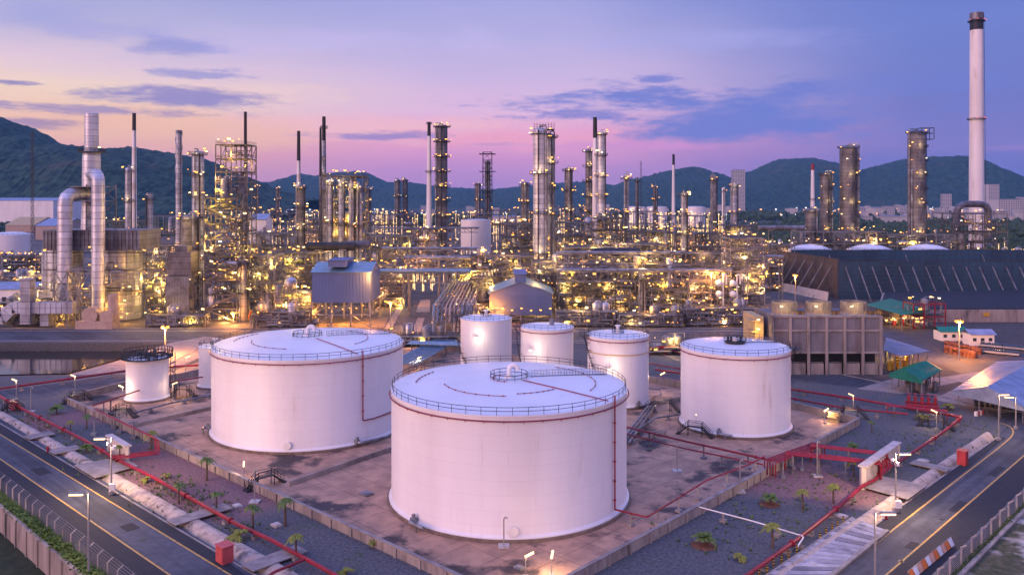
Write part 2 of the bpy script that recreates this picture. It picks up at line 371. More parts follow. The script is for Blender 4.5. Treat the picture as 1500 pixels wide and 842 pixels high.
hyp = mth('SQRT', mth('ADD', mth('MULTIPLY', sep.outputs[0], sep.outputs[0]), mth('MULTIPLY', sep.outputs[1], sep.outputs[1])))
el = mth('ARCTAN2', sep.outputs[2], hyp)
# slow large wobble so that the bands are not ruler-straight
nv = N.new('ShaderNodeCombineXYZ'); L.new(mth('MULTIPLY', az, 1.0), nv.inputs[0]); L.new(mth('MULTIPLY', el, 5.0), nv.inputs[1])
def noise(scale, detail=5, rough=.55, off=0, sx=1, sy=5.0):
    v = N.new('ShaderNodeCombineXYZ'); L.new(mth('MULTIPLY', az, sx), v.inputs[0]); L.new(mth('MULTIPLY', el, sy), v.inputs[1]); v.inputs[2].default_value = off
    n = N.new('ShaderNodeTexNoise'); n.inputs['Scale'].default_value = scale; n.inputs['Detail'].default_value = detail; n.inputs['Roughness'].default_value = rough
    L.new(v.outputs[0], n.inputs['Vector']); return n.outputs[0]
n1 = noise(4, 5, .55, 0, 1, 6)
elw = mth('ADD', el, mth('MULTIPLY', mth('SUBTRACT', n1, .5), .045))
def ramp(stops):                # stops: (pixel row of the photograph, colour)
    n = N.new('ShaderNodeValToRGB'); r = n.color_ramp; r.interpolation = 'B_SPLINE' if False else 'EASE'
    r.interpolation = 'LINEAR'
    es = [((290 - y) / 1200, c) for y, c in stops]; es.sort()
    E0, E1 = -.02, .6
    for i, (e, c) in enumerate(es):
        p = (math.atan(e) - E0) / (E1 - E0)
        if i < 2: x = r.elements[i]; x.position = p
        else: x = r.elements.new(p)
        x.color = (*lin(*c), 1)
    mr = mth('DIVIDE', mth('SUBTRACT', elw, E0), E1 - E0, clamp=True); L.new(mr, n.inputs[0]); return n.outputs[0]
ZEN = (140, 148, 214)
SL = ramp([(-600, ZEN), (-60, (150, 152, 210)), (0, (164, 160, 202)), (60, (190, 176, 204)), (110, (236, 198, 204)), (150, (255, 212, 184)), (195, (255, 190, 158)), (235, (246, 166, 164)), (290, (214, 142, 170))])
SM = ramp([(-600, ZEN), (-60, (150, 152, 212)), (0, (170, 162, 208)), (60, (190, 172, 210)), (120, (214, 180, 210)), (165, (236, 184, 208)), (200, (250, 166, 192)), (235, (226, 150, 192)), (290, (184, 138, 190))])
SR = ramp([(-600, (110, 128, 205)), (-60, (98, 114, 182)), (0, (105, 119, 187)), (60, (114, 124, 190)), (120, (114, 120, 186)), (170, (116, 116, 182)), (215, (134, 120, 184)), (250, (126, 116, 180)), (290, (110, 110, 172))])
SB = ramp([(-900, (150, 152, 214)), (-300, (206, 182, 216)), (0, (236, 186, 204)), (150, (240, 178, 190)), (290, (205, 150, 185))])
wob = mth('ADD', az, mth('MULTIPLY', mth('SUBTRACT', noise(2.5, 3, .5, 3.3, 1, 3), .5), .25))
def sst(v, a, b):
    n = N.new('ShaderNodeMapRange'); n.interpolation_type = 'SMOOTHSTEP'; n.inputs[1].default_value = a; n.inputs[2].default_value = b; L.new(v, n.inputs[0]); return n.outputs[0]
sky = mixc(sst(wob, -.46, -.06), SL, SM); sky = mixc(sst(wob, .02, .50), sky, SR)
sky = mixc(sst(mth('ABSOLUTE', az), 1.0, 2.4), sky, SB)
# pink afterglow streaks
def blob(px, py, rx, ry, nz, amt=1.1, soft=.9):
    a0 = math.atan((px - 750) / F); e0 = math.atan((290 - py) / F) * math.cos(a0)
    da = mth('DIVIDE', mth('SUBTRACT', az, a0), rx / F); de = mth('DIVIDE', mth('SUBTRACT', el, e0), ry / F)
    d = mth('SQRT', mth('ADD', mth('MULTIPLY', da, da), mth('MULTIPLY', de, de)))
    v = mth('ADD', mth('SUBTRACT', 1.0, d), mth('MULTIPLY', mth('SUBTRACT', nz, .5), amt * 2.6))
    return sst(v, 0, soft)
nA = noise(11, 9, .68, 1.7, 1, 5.0); nB = noise(17, 9, .68, 5.1, 1, 5.5); nC = noise(7, 9, .66, 9.2, 1, 3.6)
for (px, py, rx, ry, nz, c, k) in [
    (540, 190, 340, 24, nA, (255, 188, 190), .9), (700, 205, 260, 18, nB, (255, 164, 184), .85), (930, 213, 170, 9, nA, (224, 146, 196), .85),
    (200, 190, 330, 34, nC, (255, 190, 160), .75), (330, 135, 190, 25, nB, (252, 206, 190), .55), (1480, 217, 120, 6, nA, (160, 128, 190), .7), (500, 60, 420, 30, nC, (206, 184, 222), .5), (1010, 60, 240, 22, nC, (176, 166, 218), .5)]:
    sky = mixc(mth('MULTIPLY', blob(px, py, rx, ry, nz, 1.1, 1.0), k), sky, lin(*c))
for (px, py, rx, ry, nz, c, k) in [
    (270, 146, 195, 17, nA, (148, 132, 184), .9), (150, 162, 190, 9, nB, (160, 134, 176), .8), (60, 180, 90, 9, nA, (170, 134, 164), .85), (20, 121, 34, 4, nB, (150, 132, 176), .9),
    (290, 108, 110, 10, nB, (152, 144, 196), .75), (240, 66, 60, 18, nC, (146, 142, 198), .7), (150, 40, 170, 26, nC, (156, 152, 206), .45), (560, 200, 130, 9, nB, (158, 132, 186), .85),
    (1000, 150, 270, 34, nA, (114, 122, 194), .95), (960, 117, 42, 9, nB, (118, 122, 194), .85), (1090, 180, 300, 36, nC, (112, 122, 194), .95), (870, 165, 110, 14, nA, (132, 126, 192), .7), (1250, 130, 230, 24, nC, (112, 122, 194), .5),
    (720, 212, 60, 5, nB, (186, 144, 190), .5), (1330, 235, 260, 16, nC, (118, 116, 184), .5)]:
    sky = mixc(mth('MULTIPLY', blob(px, py, rx, ry, nz, 1.3, .85), k), sky, lin(*c))
ns = N.new('ShaderNodeTexSky'); ns.sky_type = 'NISHITA'; ns.sun_disc = False; ns.sun_elevation = R(1.0); ns.sun_rotation = R(-160); ns.altitude = 50
tint = mixc(1.0, ns.outputs[0], (.012, .012, .012), 'MULTIPLY')
boost = mth('ADD', 1.0, mth('MULTIPLY', sst(el, .28, 1.0), .95)); bc = N.new('ShaderNodeCombineXYZ')
for i_, k_2 in enumerate((.88, .98, 1.10)): L.new(mth('MULTIPLY', boost, k_2), bc.inputs[i_])
add = mixc(1.0, mixc(1.0, sky, bc.outputs[0], 'MULTIPLY'), tint, 'ADD'); L.new(add, bg.inputs[0]); bg.inputs[1].default_value = .93

sl = bpy.data.lights.new('afterglow', 'SUN'); sl.energy = 2.3; sl.angle = R(45); sl.color = (1, .56, .47)
so = bpy.data.objects.new('afterglow', sl); COL.objects.link(so)
d = Vector((.80, .62, -.22)).normalized(); so.rotation_euler = d.to_track_quat('-Z', 'Y').to_euler()

# ================================================================ ground sheets
def ext(p, q, a, b):
    p = Vector(p); q = Vector(q); d = (q - p).normalized(); return p - d * a, q + d * b
def isect(p, q, r, s):
    d1 = q - p; d2 = s - r; den = d1.x * d2.y - d1.y * d2.x
    t = ((r.x - p.x) * d2.y - (r.y - p.y) * d2.x) / den; v = p + d1 * t; v.z = 0; return v
def sheet(name, poly, z, mat, holes=(), thick=0.0, kind='structure'):
    loops = [[Vector((p[0], p[1], 0)) for p in lp] for lp in [poly, *holes]]
    tris = tessellate_polygon(loops); vs = [p for lp in loops for p in lp]
    b = MB(); V = [(p.x, p.y, z) for p in vs]; fs = []
    for t in tris:
        a, c, d_ = (vs[i] for i in t)
        if (c.x - a.x) * (d_.y - a.y) - (c.y - a.y) * (d_.x - a.x) < 0: t = t[::-1]
        fs.append(tuple(t))
    b.add(V, fs)
    if thick:
        for lp in loops:
            n = len(lp)
            for i in range(n):
                p, q = lp[i], lp[(i + 1) % n]
                b.add([(p.x, p.y, z), (q.x, q.y, z), (q.x, q.y, z - thick), (p.x, p.y, z - thick)], [(0, 1, 2, 3)])
    return struct(name, b, mat)
def strip(p, q, w, z=0):
    p = Vector(p); q = Vector(q); d = (q - p); n = Vector((-d.y, d.x, 0)).normalized() * w / 2
    return [p + n, q + n, q - n, p - n]
def offs(p, q, k):
    d = (q - p); n = Vector((-d.y, d.x, 0)).normalized() * k; return p + n, q + n

# lines of the left road (running down to the right) and the right road (up to the right)
LU = ext(G(0, 620), G(300, 798), 220, 60)     # upper edge of the left road = near kerb of the drain
LF = ext(G(0, 602), G(399, 823), 220, 60)     # far edge of the left drain
RU = ext(G(1281, 769), G(1462, 639), 80, 0)   # upper edge of the right road
RF = ext(G(1261, 757), G(1445, 632), 80, 0)
LW = ext(G(0, 743), G(115, 842), 220, 60)     # top of the wall below the hedge
RW = ext(G(1395, 842), G(1500, 738), 60, 60)
# big land plane
big = MB()
big.quad((-7800, -400, -3.6), (7800, -400, -3.6), (7800, 8300, -3.6), (-7800, 8300, -3.6)); struct('ground', big, M['ground'])
site = [LW[0], LW[1], Vector((60, 20, 0)), Vector((900, 20, 0)), Vector((1100, 1500, 0)), Vector((-1100, 1500, 0)), Vector((-1100, LW[0].y + 500, 0))]
def chan(pu, pf):                       # strip between two lines
    return [pu[0], pu[1], pf[1], pf[0]]
I_b = isect(*LU, *RU); I_f = isect(*LF, *RF)
def along(p, q, t): return p + (q - p) * t
luA = ext(G(0, 620), G(300, 798), 40, 0); lfA = ext(G(0, 602), G(399, 823), 40, 0)
hole_l = [luA[0], I_b, I_f, lfA[0]]
ru1 = G(1461, 640); rf1 = G(1445, 634)
ru0 = along(I_b, ru1, .02); rf0 = along(I_f, rf1, .02)
hole_r = [ru0, ru1, rf1, rf0]
BAS = [G(-60, 552), G(112, 549), G(250, 502), G(-60, 502)]     # basin on the left
hole_r2 = hole_r
sheet('site_ground', site, 0, M['gravel'], [hole_l, hole_r2, BAS], thick=3.6)
def channel(name, a0, a1, b0, b1, depth=.45, n=14):     # a = road side edge, b = far (wide, pale) bank
    b = MB()
    for i in range(n):
        t0, t1 = i / n, (i + 1) / n
        for t, tt in ((t0, t1),):
            A0, A1 = a0.lerp(a1, t), a0.lerp(a1, tt); B0, B1 = b0.lerp(b1, t), b0.lerp(b1, tt)
            row = []
            for k, z in ((0, 0.03), (.07, -depth), (.2, -depth), (.32, -.5), (.48, -.02), (.66, .32), (.84, .42), (1.0, .34), (1.1, .02)):
                row.append((A0.lerp(B0, k) + Vector((0, 0, z)), A1.lerp(B1, k) + Vector((0, 0, z))))
            for j in range(len(row) - 1): b.quad(row[j][0], row[j][1], row[j + 1][1], row[j + 1][0])
    return struct(name, b, M['bank'] if 'bank' in M else M.setdefault('bank', pm('drain_bank', (.46, .38, .33), (.30, .24, .21), .6, .9, 0, world=True, bump=.3, c3=(.14, .12, .10), s3=.3, lo3=.56, hi3=.68)), smooth=True)
channel('drain_channel', luA[0], I_b, lfA[0], I_f, n=40)
channel('drain_channel', ru1, ru0, rf1, rf0, n=40)
kb = MB(); kb.prism(strip(luA[0], I_b, .3), 0, .07); kb.prism(strip(I_b, ru1, .3), 0, .07); struct('kerb', kb, M['pale'])

# roads
def curve(pts, n=8):                   # Catmull-Rom through world points
    P_ = [pts[0] * 2 - pts[1]] + list(pts) + [pts[-1] * 2 - pts[-2]]; o = []
    for i in range(1, len(P_) - 2):
        for k in range(n):
            t = k / n; a, b, c, d = P_[i - 1:i + 3]
            o.append(.5 * ((2 * b) + (c - a) * t + (2 * a - 5 * b + 4 * c - d) * t * t + (3 * b - a - 3 * c + d) * t ** 3))
    o.append(pts[-1]); return o
def ribbon(b, pts, wd, z):
    n = len(pts)
    L_ = []
    for i, p in enumerate(pts):
        d = (pts[min(i + 1, n - 1)] - pts[max(i - 1, 0)]); nn = Vector((-d.y, d.x, 0)).normalized() * wd / 2
        L_.append((p + nn, p - nn))
    for i in range(n - 1):
        a, c = L_[i], L_[i + 1]; b.quad((a[1].x, a[1].y, z), (c[1].x, c[1].y, z), (c[0].x, c[0].y, z), (a[0].x, a[0].y, z))
LN1 = ext(G(0, 636), G(300, 819), 200, 30); LN2 = ext(G(0, 672), G(249, 842), 200, 30)
RN1 = [isect(*LN1, *ext(G(1224, 842), G(1484, 639), 100, 0)), G(1300, 782), G(1408, 698), G(1470, 650), G(1484, 634), G(1478, 624), G(1462, 619)]
hed = offs(*LW, 1.8)
left_road = [luA[0] + Vector((-90, 86, 0)), I_b, isect(*LU, *RW) + Vector((0, -30, 0)), hed[1], hed[0]]
RWo = offs(*RW, .2)
right_road = [Vector((-6, 85, 0)), ru1, G(1462, 600), G(1420, 586), G(1700, 660), RWo[1], RWo[0], isect(*RW, *LU)]
sheet('left_road', left_road, .02, M['asphalt'])
sheet('right_road', [I_b, ru1, G(1475, 622), G(1452, 606), G(1300, 572), G(1156, 556), G(1158, 541), G(1230, 548), G(1450, 598), G(1560, 612), G(1900, 600), G(1900, 660), RWo[1], RWo[0], RWo[0] + Vector((-20, -20, 0))], .024, M['asphalt_r'])
# shoulders are darker strips outside the painted lines
def band(p0, p1, q0, q1): return [p0, p1, q1, q0]
sheet('road_shoulder', band(luA[0], along(*luA, 1.0), *[LN1[0] + Vector((.2, .2, 0)), isect(*LN1, *luA) if False else LN1[1]])[:2] + [LN1[1], LN1[0]], .028, M['shoulder'])
h2 = offs(*LW, 2.3)
sheet('road_shoulder', [LN2[0], LN2[1], h2[1], h2[0]], .03, M['shoulder'])
R1 = ext(G(1224, 842), G(1484, 639), 40, 0); R2 = ext(G(1298, 842), G(1500, 667), 60, 60)
sheet('road_shoulder', [G(1281, 769), ru1, G(1474, 641), G(1262, 812)], .032, M['shoulder'])
sheet('road_shoulder', [R2[0], R2[1], RWo[1], RWo[0]], .034, M['shoulder'])
b = MB(); ribbon(b, [LN1[0], LN1[1]], .28, .045); ribbon(b, [LN2[0], LN2[1]], .28, .045)
ribbon(b, curve([R1[0]] + RN1[1:], 6), .28, .05); ribbon(b, [R2[0], R2[1]], .28, .05)
struct('road_lines', b, M['yellow'])
# perimeter road behind the tanks, cross road and plant slab
sheet('perimeter_road', [G(-400, 590), G(0, 573), G(130, 556), G(245, 535), G(285, 515), G(300, 500), G(330, 495), G(1120, 495), G(1165, 545), G(1165, 562), G(1010, 536), G(940, 512), G(600, 508), G(330, 512), G(310, 523), G(262, 548), G(150, 571), G(0, 590), G(-400, 618)], .02, M['asphalt'])
kb = MB()
for pl in ([G(-200, 583), G(0, 572), G(130, 555), G(245, 534), G(285, 514), G(300, 499)], [G(1158, 541), G(1230, 548), G(1300, 562), G(1450, 598), G(1560, 612)], [G(950, 512), G(1010, 534), G(1100, 552), G(1158, 560)]):
    for i in range(len(pl) - 1): kb.prism(strip(pl[i], pl[i + 1], .45), 0, .16)
struct('kerb', kb, M['pale'])
sheet('cross_road', [G(-500, 500), G(1120, 500), G(1120, 484), G(640, 483), G(-500, 483)], .026, M['asphalt'])
sheet('plant_yard', [G(-900, 482.5), G(1118, 482.5), G(1130, 430), Vector((300, 1400, 0)), Vector((-800, 1400, 0)), G(-900, 470)], .022, M['slab'])
NR = [G(560, 483), G(642, 483), G(645, 430), G(650, 396), G(652, 350), G(628, 350), G(605, 396), G(588, 430)]
sheet('north_road', NR, .04, M['asphalt'])
sheet('side_lot', [G(1130, 546), G(1160, 545), G(1300, 560), G(1500, 598), G(1900, 590), G(1900, 430), G(1300, 430), G(1150, 440)], .022, M['soil'])
sheet('service_road', [G(1290, 490), G(1310, 482), G(1350, 505), G(1420, 535), G(1500, 520), G(1700, 520), G(1700, 545), G(1500, 540), G(1440, 560), G(1360, 528)], .03, M['asphalt'])
# tank farm floor
CB = Vector((1.0, 98.5, 0)); CL = G(97, 590); CR = G(1258, 622); CR2 = G(1160, 598); CBK = G(950, 560); CBL = G(628, 508); CL2 = G(190, 566)
YARD = [CB, CR, CR2, CBK, CBL, G(330, 516), CL2, CL]
sheet('tank_yard', YARD, .024, M['yard'])
# gravel belts get reddish soil and weed patches
random.seed(21)
def patch(name, px, py, rx, ry, mat, z, n=18):
    c = G(px, py); k = c.y / F; pts = []
    for i in range(n):
        a = 2 * PI * i / n; q = random.uniform(.55, 1.15)
        pts.append(c + Vector((math.cos(a) * rx * k * q, math.sin(a) * ry * k * q * (c.y / H), 0)))
    return pts
M['mossy'] = pm('mossy_gravel', (.085, .08, .095), (.055, .085, .025), 1.2, .95, 0, world=True, detail=8, lo=.46, hi=.56)
M['redgravel'] = pm('reddish_gravel', (.25, .14, .135), (.16, .10, .10), 2.0, .95, 0, world=True, detail=8, bump=.3, c3=(.08, .095, .04), s3=.25, lo3=.58, hi3=.66)
# concrete pads bridging the drains and driveways
def pad(name, pts, z0, z1, mat='pale'):
    b = MB(); b.prism([(p.x, p.y) for p in pts], z0, z1); return struct(name, b, M[mat])
def cross_pad(U, Fl, px, py, w, ex=0.6, inn=.15, w2=None):
    p = G(px, py); d = (U[1] - U[0]).normalized(); n = Vector((-d.y, d.x, 0)); n = n if n.y > 0 else -n
    c = U[0] + d * (p - U[0]).dot(d); L_ = abs((Fl[0] - c).dot(n)) * 0 + 3.3 + ex; w2 = w2 or w
    pad('drain_crossing', [c - d * w / 2 - n * inn, c + d * w / 2 - n * inn, c + d * w2 / 2 + n * L_, c - d * w2 / 2 + n * L_], .40, .54)
cross_pad(LU, LF, 150, 688, 10, 4.5, w2=8); cross_pad(LU, LF, 50, 642, 3.4, 1.5); cross_pad(LU, LF, 86, 664, 3.2, 1.5); cross_pad(LU, LF, 250, 770, 3, 6); cross_pad(LU, LF, 375, 832, 3, 5)
cross_pad((G(1281, 769), G(1462, 639)), RF, 1345, 725, 9, 4.5, w2=8); cross_pad((G(1281, 769), G(1462, 639)), RF, 1392, 692, 2.6, 3)
# worn patches and covers in the roads
for k_p, (px, py, a_, b_) in enumerate([(60, 690, 5, 2.2), (190, 772, 3, 2), (120, 700, 8, 1.2), (1405, 742, 6, 1.6), (1340, 800, 3, 2), (1460, 690, 7, 1.4)]):
    c = G(px, py); d = Vector((.73, -.68, 0)) if px < 700 else Vector((.70, .71, 0)); sheet('road_patch', strip(c - d * a_ / 2, c + d * a_ / 2, b_), .036 + .001 * k_p, M['shoulder'])
b = MB()
for px, py in ((20, 668), (210, 790), (1380, 760), (1445, 705), (1320, 822)): b.cyl(G(px, py), .42, .05, 18)
struct('manhole_cover', b, M['dark'])
# planked deck over the right drain
b = MB(); a0, a1, c0, c1 = G(1128, 842), G(1249, 760), G(1222, 842), G(1300, 779)
a0 = a0 + (a0 - a1) * .5; c0 = c0 + (c0 - c1) * .5
b.mi = 0; n = 22
for i in range(n):
    b.mi = random.randrange(3)
    t0, t1 = (i + .05) / n, (i + .88) / n
    b.prism([a0.lerp(a1, t0), a0.lerp(a1, t1), c0.lerp(c1, t1), c0.lerp(c1, t0)], .2, .34)
M['plank'] = pm('grey_planks', (.36, .36, .42), (.24, .24, .29), .3, .85, 0, c3=(.12, .12, .15), s3=.22, lo3=.56, hi3=.70)
M['plank2'] = pm('dark_planks', (.20, .20, .25), (.13, .13, .16), .3, .85); M['plank3'] = pm('pale_planks', (.44, .44, .50), (.30, .30, .35), .3, .85)
struct('drain_deck', b, [M['plank'], M['plank2'], M['plank3']])
b = MB(); e0, e1 = c0.lerp(c0, 0), c1; b.prism(strip(c0, c1, .6), .06, .4); b.prism(strip(a0, a1, .3), .06, .38); struct('kerb', b, M['pale'])
# pale concrete pads elsewhere
for pts in ([G(112, 549), G(250, 502), G(300, 493), G(345, 497), G(300, 520), G(262, 538), G(180, 548)],):
    sheet('concrete_apron', pts, .03, M['pale'])
sheet('concrete_apron', [G(1255, 569), G(1325, 550), G(1420, 556), G(1320, 577)], .034, M['pale'])
sheet('concrete_apron', [G(1365, 585), G(1420, 560), G(1520, 560), G(1560, 600), G(1470, 605)], .036, M['pale'])
sheet('concrete_apron', [G(1375, 553), G(1430, 545), G(1500, 540), G(1420, 562)], .038, M['pale'])
# basin: floor, water, far wall
b = MB(); zs = -3.4
BI = [G(-58, 552, zs), G(100, 549, zs), G(215, 516, zs), G(-60, 513, zs)]
b.quad(*BI)
for i in range(4): b.quad(BAS[i], BAS[(i + 1) % 4], BI[(i + 1) % 4], BI[i])
struct('basin_lining', b, M['conc_wall'])
sheet('basin_water', BI, -2.9, M['water'])
# rough verge on the right: pale sand blotches over dark grass
M['verge'] = pm('verge', (.035, .05, .018), (.10, .09, .06), .8, .95, 0, world=True, detail=8, c3=(.42, .38, .36), s3=.13, lo3=.50, hi3=.60)
rv = offs(*RW, -.6)
sheet('verge', [rv[0], rv[1], rv[1] + Vector((200, 0, 0)), rv[0] + Vector((200, -40, 0))], .01, M['verge'])
M['grassd'] = pm('dark_grass', (.016, .026, .010), (.035, .045, .018), .6, .95, 0, world=True, detail=8)
b = MB(); q = LW[0] + Vector((-100, -200, 0)); b.quad((LW[0].x, LW[0].y, -3.55), (q.x, q.y, -3.55), (LW[1].x - 60, LW[1].y - 100, -3.55), (LW[1].x, LW[1].y, -3.55)); struct('low_ground', b, M['grassd'])
# islands on the north road
for pts in ([G(563, 482), G(585, 447), G(592, 447), G(574, 482)], [G(602, 489), G(612, 466), G(622, 466), G(615, 489)], [G(570, 441), G(580, 437), G(592, 440), G(582, 452), G(572, 450)], [G(609, 458), G(616, 440), G(630, 440), G(630, 458)], [G(590, 432), G(598, 425), G(604, 425), G(598, 432)]):
    b = MB(); b.prism([(p.x, p.y) for p in pts], 0, .25); b2 = struct('traffic_island', b, M['pale'])

# ================================================================ hills
def hrand(i, s=0): return math.sin(i * 12.9898 + s * 78.233) * 43758.5453 % 1
from mathutils import noise as mn
def hill(name, pts, Y, depth, ncol=260, nrow=26, base=-4, rough=6.0, seed=0):
    b = MB(); x0, x1 = pts[0][0], pts[-1][0]; V = []
    for i in range(ncol + 1):
        px = x0 + (x1 - x0) * i / ncol
        for k in range(len(pts) - 1):
            if pts[k][0] <= px <= pts[k + 1][0]:
                t = (px - pts[k][0]) / (pts[k + 1][0] - pts[k][0]); t = t * t * (3 - 2 * t) * .5 + t * .5
                py = pts[k][1] * (1 - t) + pts[k + 1][1] * t; break
        for j in range(nrow + 1):
            s = j / nrow * 1.6            # 0 foot, 1 ridge, 1.6 far side
            yy = Y + depth * s; X = X_(px, Y + depth)
            prof = math.sin(min(s, 1) * PI / 2) ** 1.15 if s <= 1 else 1 - (s - 1) ** 2 * 2.2
            hz = max(Z_(py, Y + depth), 0)
            p = Vector((X / (depth * .35), yy / (depth * .35), seed))
            nz = mn.fractal(p, 1.0, 2.0, 5) * hz * .20 * (1 - abs(min(s, 1) - .5) * 1.3)
            fine = mn.fractal(p * 30, .8, 2.1, 4) * rough * .8
            V.append((X * (.96 + .04 * min(s, 1)) if True else X, yy, max(base, base + (hz - base) * prof + nz + fine * (1 if hz > 12 else hz / 12))))
    fs = []
    for i in range(ncol):
        for j in range(nrow):
            a = i * (nrow + 1) + j; fs.append((a, a + nrow + 1, a + nrow + 2, a + 1))
    b.add(V, fs); return struct(name, b, M['forest'], smooth=True)
hill('hill', [(-420, 292), (-200, 200), (-60, 172), (0, 176), (25, 182), (60, 203), (92, 220), (150, 219), (200, 219), (250, 224), (300, 236), (350, 256), (400, 279), (440, 291), (470, 293)], 1500, 700, ncol=420, nrow=44, rough=7, seed=2)
hill('hill', [(330, 292), (385, 269), (410, 268), (450, 257), (475, 261), (500, 256), (530, 252), (565, 266), (600, 267), (650, 275), (720, 278), (800, 268), (850, 266), (900, 272), (950, 264), (990, 268), (1050, 278), (1100, 290)], 4200, 1500, ncol=420, rough=10, seed=5)
hill('hill', [(860, 292), (930, 262), (980, 250), (1015, 245), (1040, 254), (1065, 262), (1100, 252), (1140, 236), (1175, 233), (1215, 240), (1250, 262), (1300, 285), (1330, 292)], 3600, 1200, ncol=300, rough=10, seed=9)
hill('hill', [(1180, 292), (1240, 268), (1275, 246), (1320, 236), (1360, 229), (1385, 230), (1420, 246), (1450, 258), (1500, 262), (1560, 255), (1640, 268), (1800, 292)], 3300, 1100, ncol=300, rough=9, seed=13)
hill('hill', [(-700, 293), (-450, 272), (-250, 260), (0, 262), (300, 276), (600, 281), (900, 281), (1200, 278), (1500, 270), (1800, 268), (2200, 293)], 6000, 1200, ncol=300, rough=14, seed=17)
# ================================================================ storage tanks
def arc_pts(c, r, z, a0, a1, n=40):
    return [Vector((c[0] + r * math.cos(a0 + (a1 - a0) * i / n), c[1] + r * math.sin(a0 + (a1 - a0) * i / n), z)) for i in range(n + 1)]
def railing_ring(b, c, r, z, a0=0, a1=2 * PI, hgt=1.1, step=2.2, t=.075):
    n = max(4, int(r * (a1 - a0) / step))
    for i in range(n + (0 if abs(a1 - a0 - 2 * PI) < 1e-6 else 1)):
        a = a0 + (a1 - a0) * i / n; p = Vector((c[0] + r * math.cos(a), c[1] + r * math.sin(a), z)); b.beam(p, p + Vector((0, 0, hgt)), t)
    for h in (hgt, hgt * .52): b.tube(arc_pts(c, r, z + h, a0, a1, max(24, n * 2)), t * .62, 4)
def tank(label, cx, cy, r, h, rise=.055, group='white storage tanks', seg=96, ring=True):
    c = (cx, cy); t = thing('storage_tank', label, 'tank', (cx, cy, 0), group)
    b = MB(); b.lathe((cx, cy, 0), [(r + .75, 0), (r + .7, .45), (r + .05, .5)], seg); obj('foundation_ring', b, M['rust2'], t)
    b = MB(); b.lathe((cx, cy, 0), [(r + .42, .45), (r + .42, .62), (r + .02, .95), (r, 1.0), (r, h - .25), (r + .12, h - .22), (r + .12, h), (r - .05, h + .02)], seg); obj('shell', b, M['tank'], t)
    rz = h + .03; ap = r * rise
    b = MB(); b.lathe((cx, cy, 0), [(r - .02, rz), (r * .75, rz + ap * .40), (r * .5, rz + ap * .70), (r * .25, rz + ap * .92), (0.01, rz + ap)], seg); obj('roof', b, M['tankroof'], t)
    b = MB(); railing_ring(b, c, r - .12, rz, hgt=1.15, step=2.3 if r > 10 else 1.7); obj('railing', b, M['dark'], t)
    return t
def roofz(r, h, rise, q): return h + .03 + r * rise * (1 - q) * (1.0 + .3 * q)
M['rust2'] = pm('ring_footing', (.22, .16, .12), (.14, .10, .08), .8, .85, 0)
M['railmat'] = M['dark']
def vent_group(t, c, z, s=1.0, gooseneck=True, cage=3.2):
    v = MB(); v.cyl((c[0], c[1], z - .3), .9 * s, .6, 16)
    if gooseneck: v.tube([(c[0], c[1], z), (c[0], c[1], z + 1.5 * s), (c[0] + .5 * s, c[1], z + 2.1 * s), (c[0] + 1.3 * s, c[1], z + 2.0 * s), (c[0] + 1.6 * s, c[1], z + 1.2 * s)], .42 * s, 10, bend=.6)
    else: v.cyl((c[0], c[1], z + .2), .4, 1.2, 12); v.cyl((c[0], c[1], z + 1.3), .7, .25, 12)
    obj('roof_vent', v, M['white'], t)
    b = MB(); railing_ring(b, c, cage, z - .35, hgt=1.2, step=1.3, t=.09); b.tube(arc_pts(c, cage, z - .3, 0, 2 * PI), .12, 5); obj('vent_railing', b, M['dark'], t)
def roof_walk(t, c, r, h, rise, a, n=12):
    b = MB()
    dx, dy = math.cos(a), math.sin(a); nx, ny = -dy, dx; prev = None
    for i in range(n + 1):
        q = .2 + .75 * i / n
        p = Vector((c[0] + dx * r * q, c[1] + dy * r * q, roofz(r, h, rise, q)))
        for s in (-.45, .45):
            b.beam(p + Vector((nx * s, ny * s, 0)), p + Vector((nx * s, ny * s, 1.1)), .07)
        if prev is not None:
            for s in (-.45, .45):
                for zz in (1.1, .6): b.beam(prev + Vector((nx * s, ny * s, zz)), p + Vector((nx * s, ny * s, zz)), .05)
            b.beam(prev + Vector((0, 0, .12)), p + Vector((0, 0, .12)), .8, .06)
        prev = p
    obj('roof_walkway', b, M['steel2'], t)
def spray(t, c, r, h, rise, arcs, radial=None, down=None):
    b = MB(); b.tube(arc_pts(c, r + .35, h - .75, 0, 2 * PI, 110)[:-1], .11, 6, closed=True)
    for i in range(int(r * 2.2)):
        a = 2 * PI * i / int(r * 2.2); p = Vector((c[0] + r * math.cos(a), c[1] + r * math.sin(a), h - 1.15)); q = Vector((c[0] + (r + .4) * math.cos(a), c[1] + (r + .4) * math.sin(a), h - .75)); b.beam(p, q, .06)
    obj('spray_ring', b, M['red'], t)
    b = MB()
    for q, a0, a1 in arcs:
        pts = arc_pts(c, r * q, roofz(r, h, rise, q) + .22, a0, a1, 50); b.tube(pts, .05, 5)
        for p in pts[::8]: b.box(p - Vector((0, 0, .05)), (.2, .2, .25))
    if radial is not None:
        a, q0, q1 = radial
        b.tube([Vector((c[0] + math.cos(a) * r * q, c[1] + math.sin(a) * r * q, roofz(r, h, rise, q) + .25)) for q in (q0, (q0 + q1) / 2, q1)], .09, 5)
    obj('roof_pipework', b, M['red'], t)
    if down is not None:
        b = MB(); a, zb, tail = down
        p = Vector((c[0] + math.cos(a) * (r + .4), c[1] + math.sin(a) * (r + .4), 0)); pts = [p + Vector((-.0, 0, h + 1.0)), p + Vector((0, 0, zb))] + [Vector(q) for q in tail]
        b.tube(pts, .13, 7, bend=.4)
        for z in range(int(zb) + 2, int(h), 3): b.box(p + Vector((0, .15, z)), (.4, .5, .14))
        obj('spray_riser', b, M['red'], t)
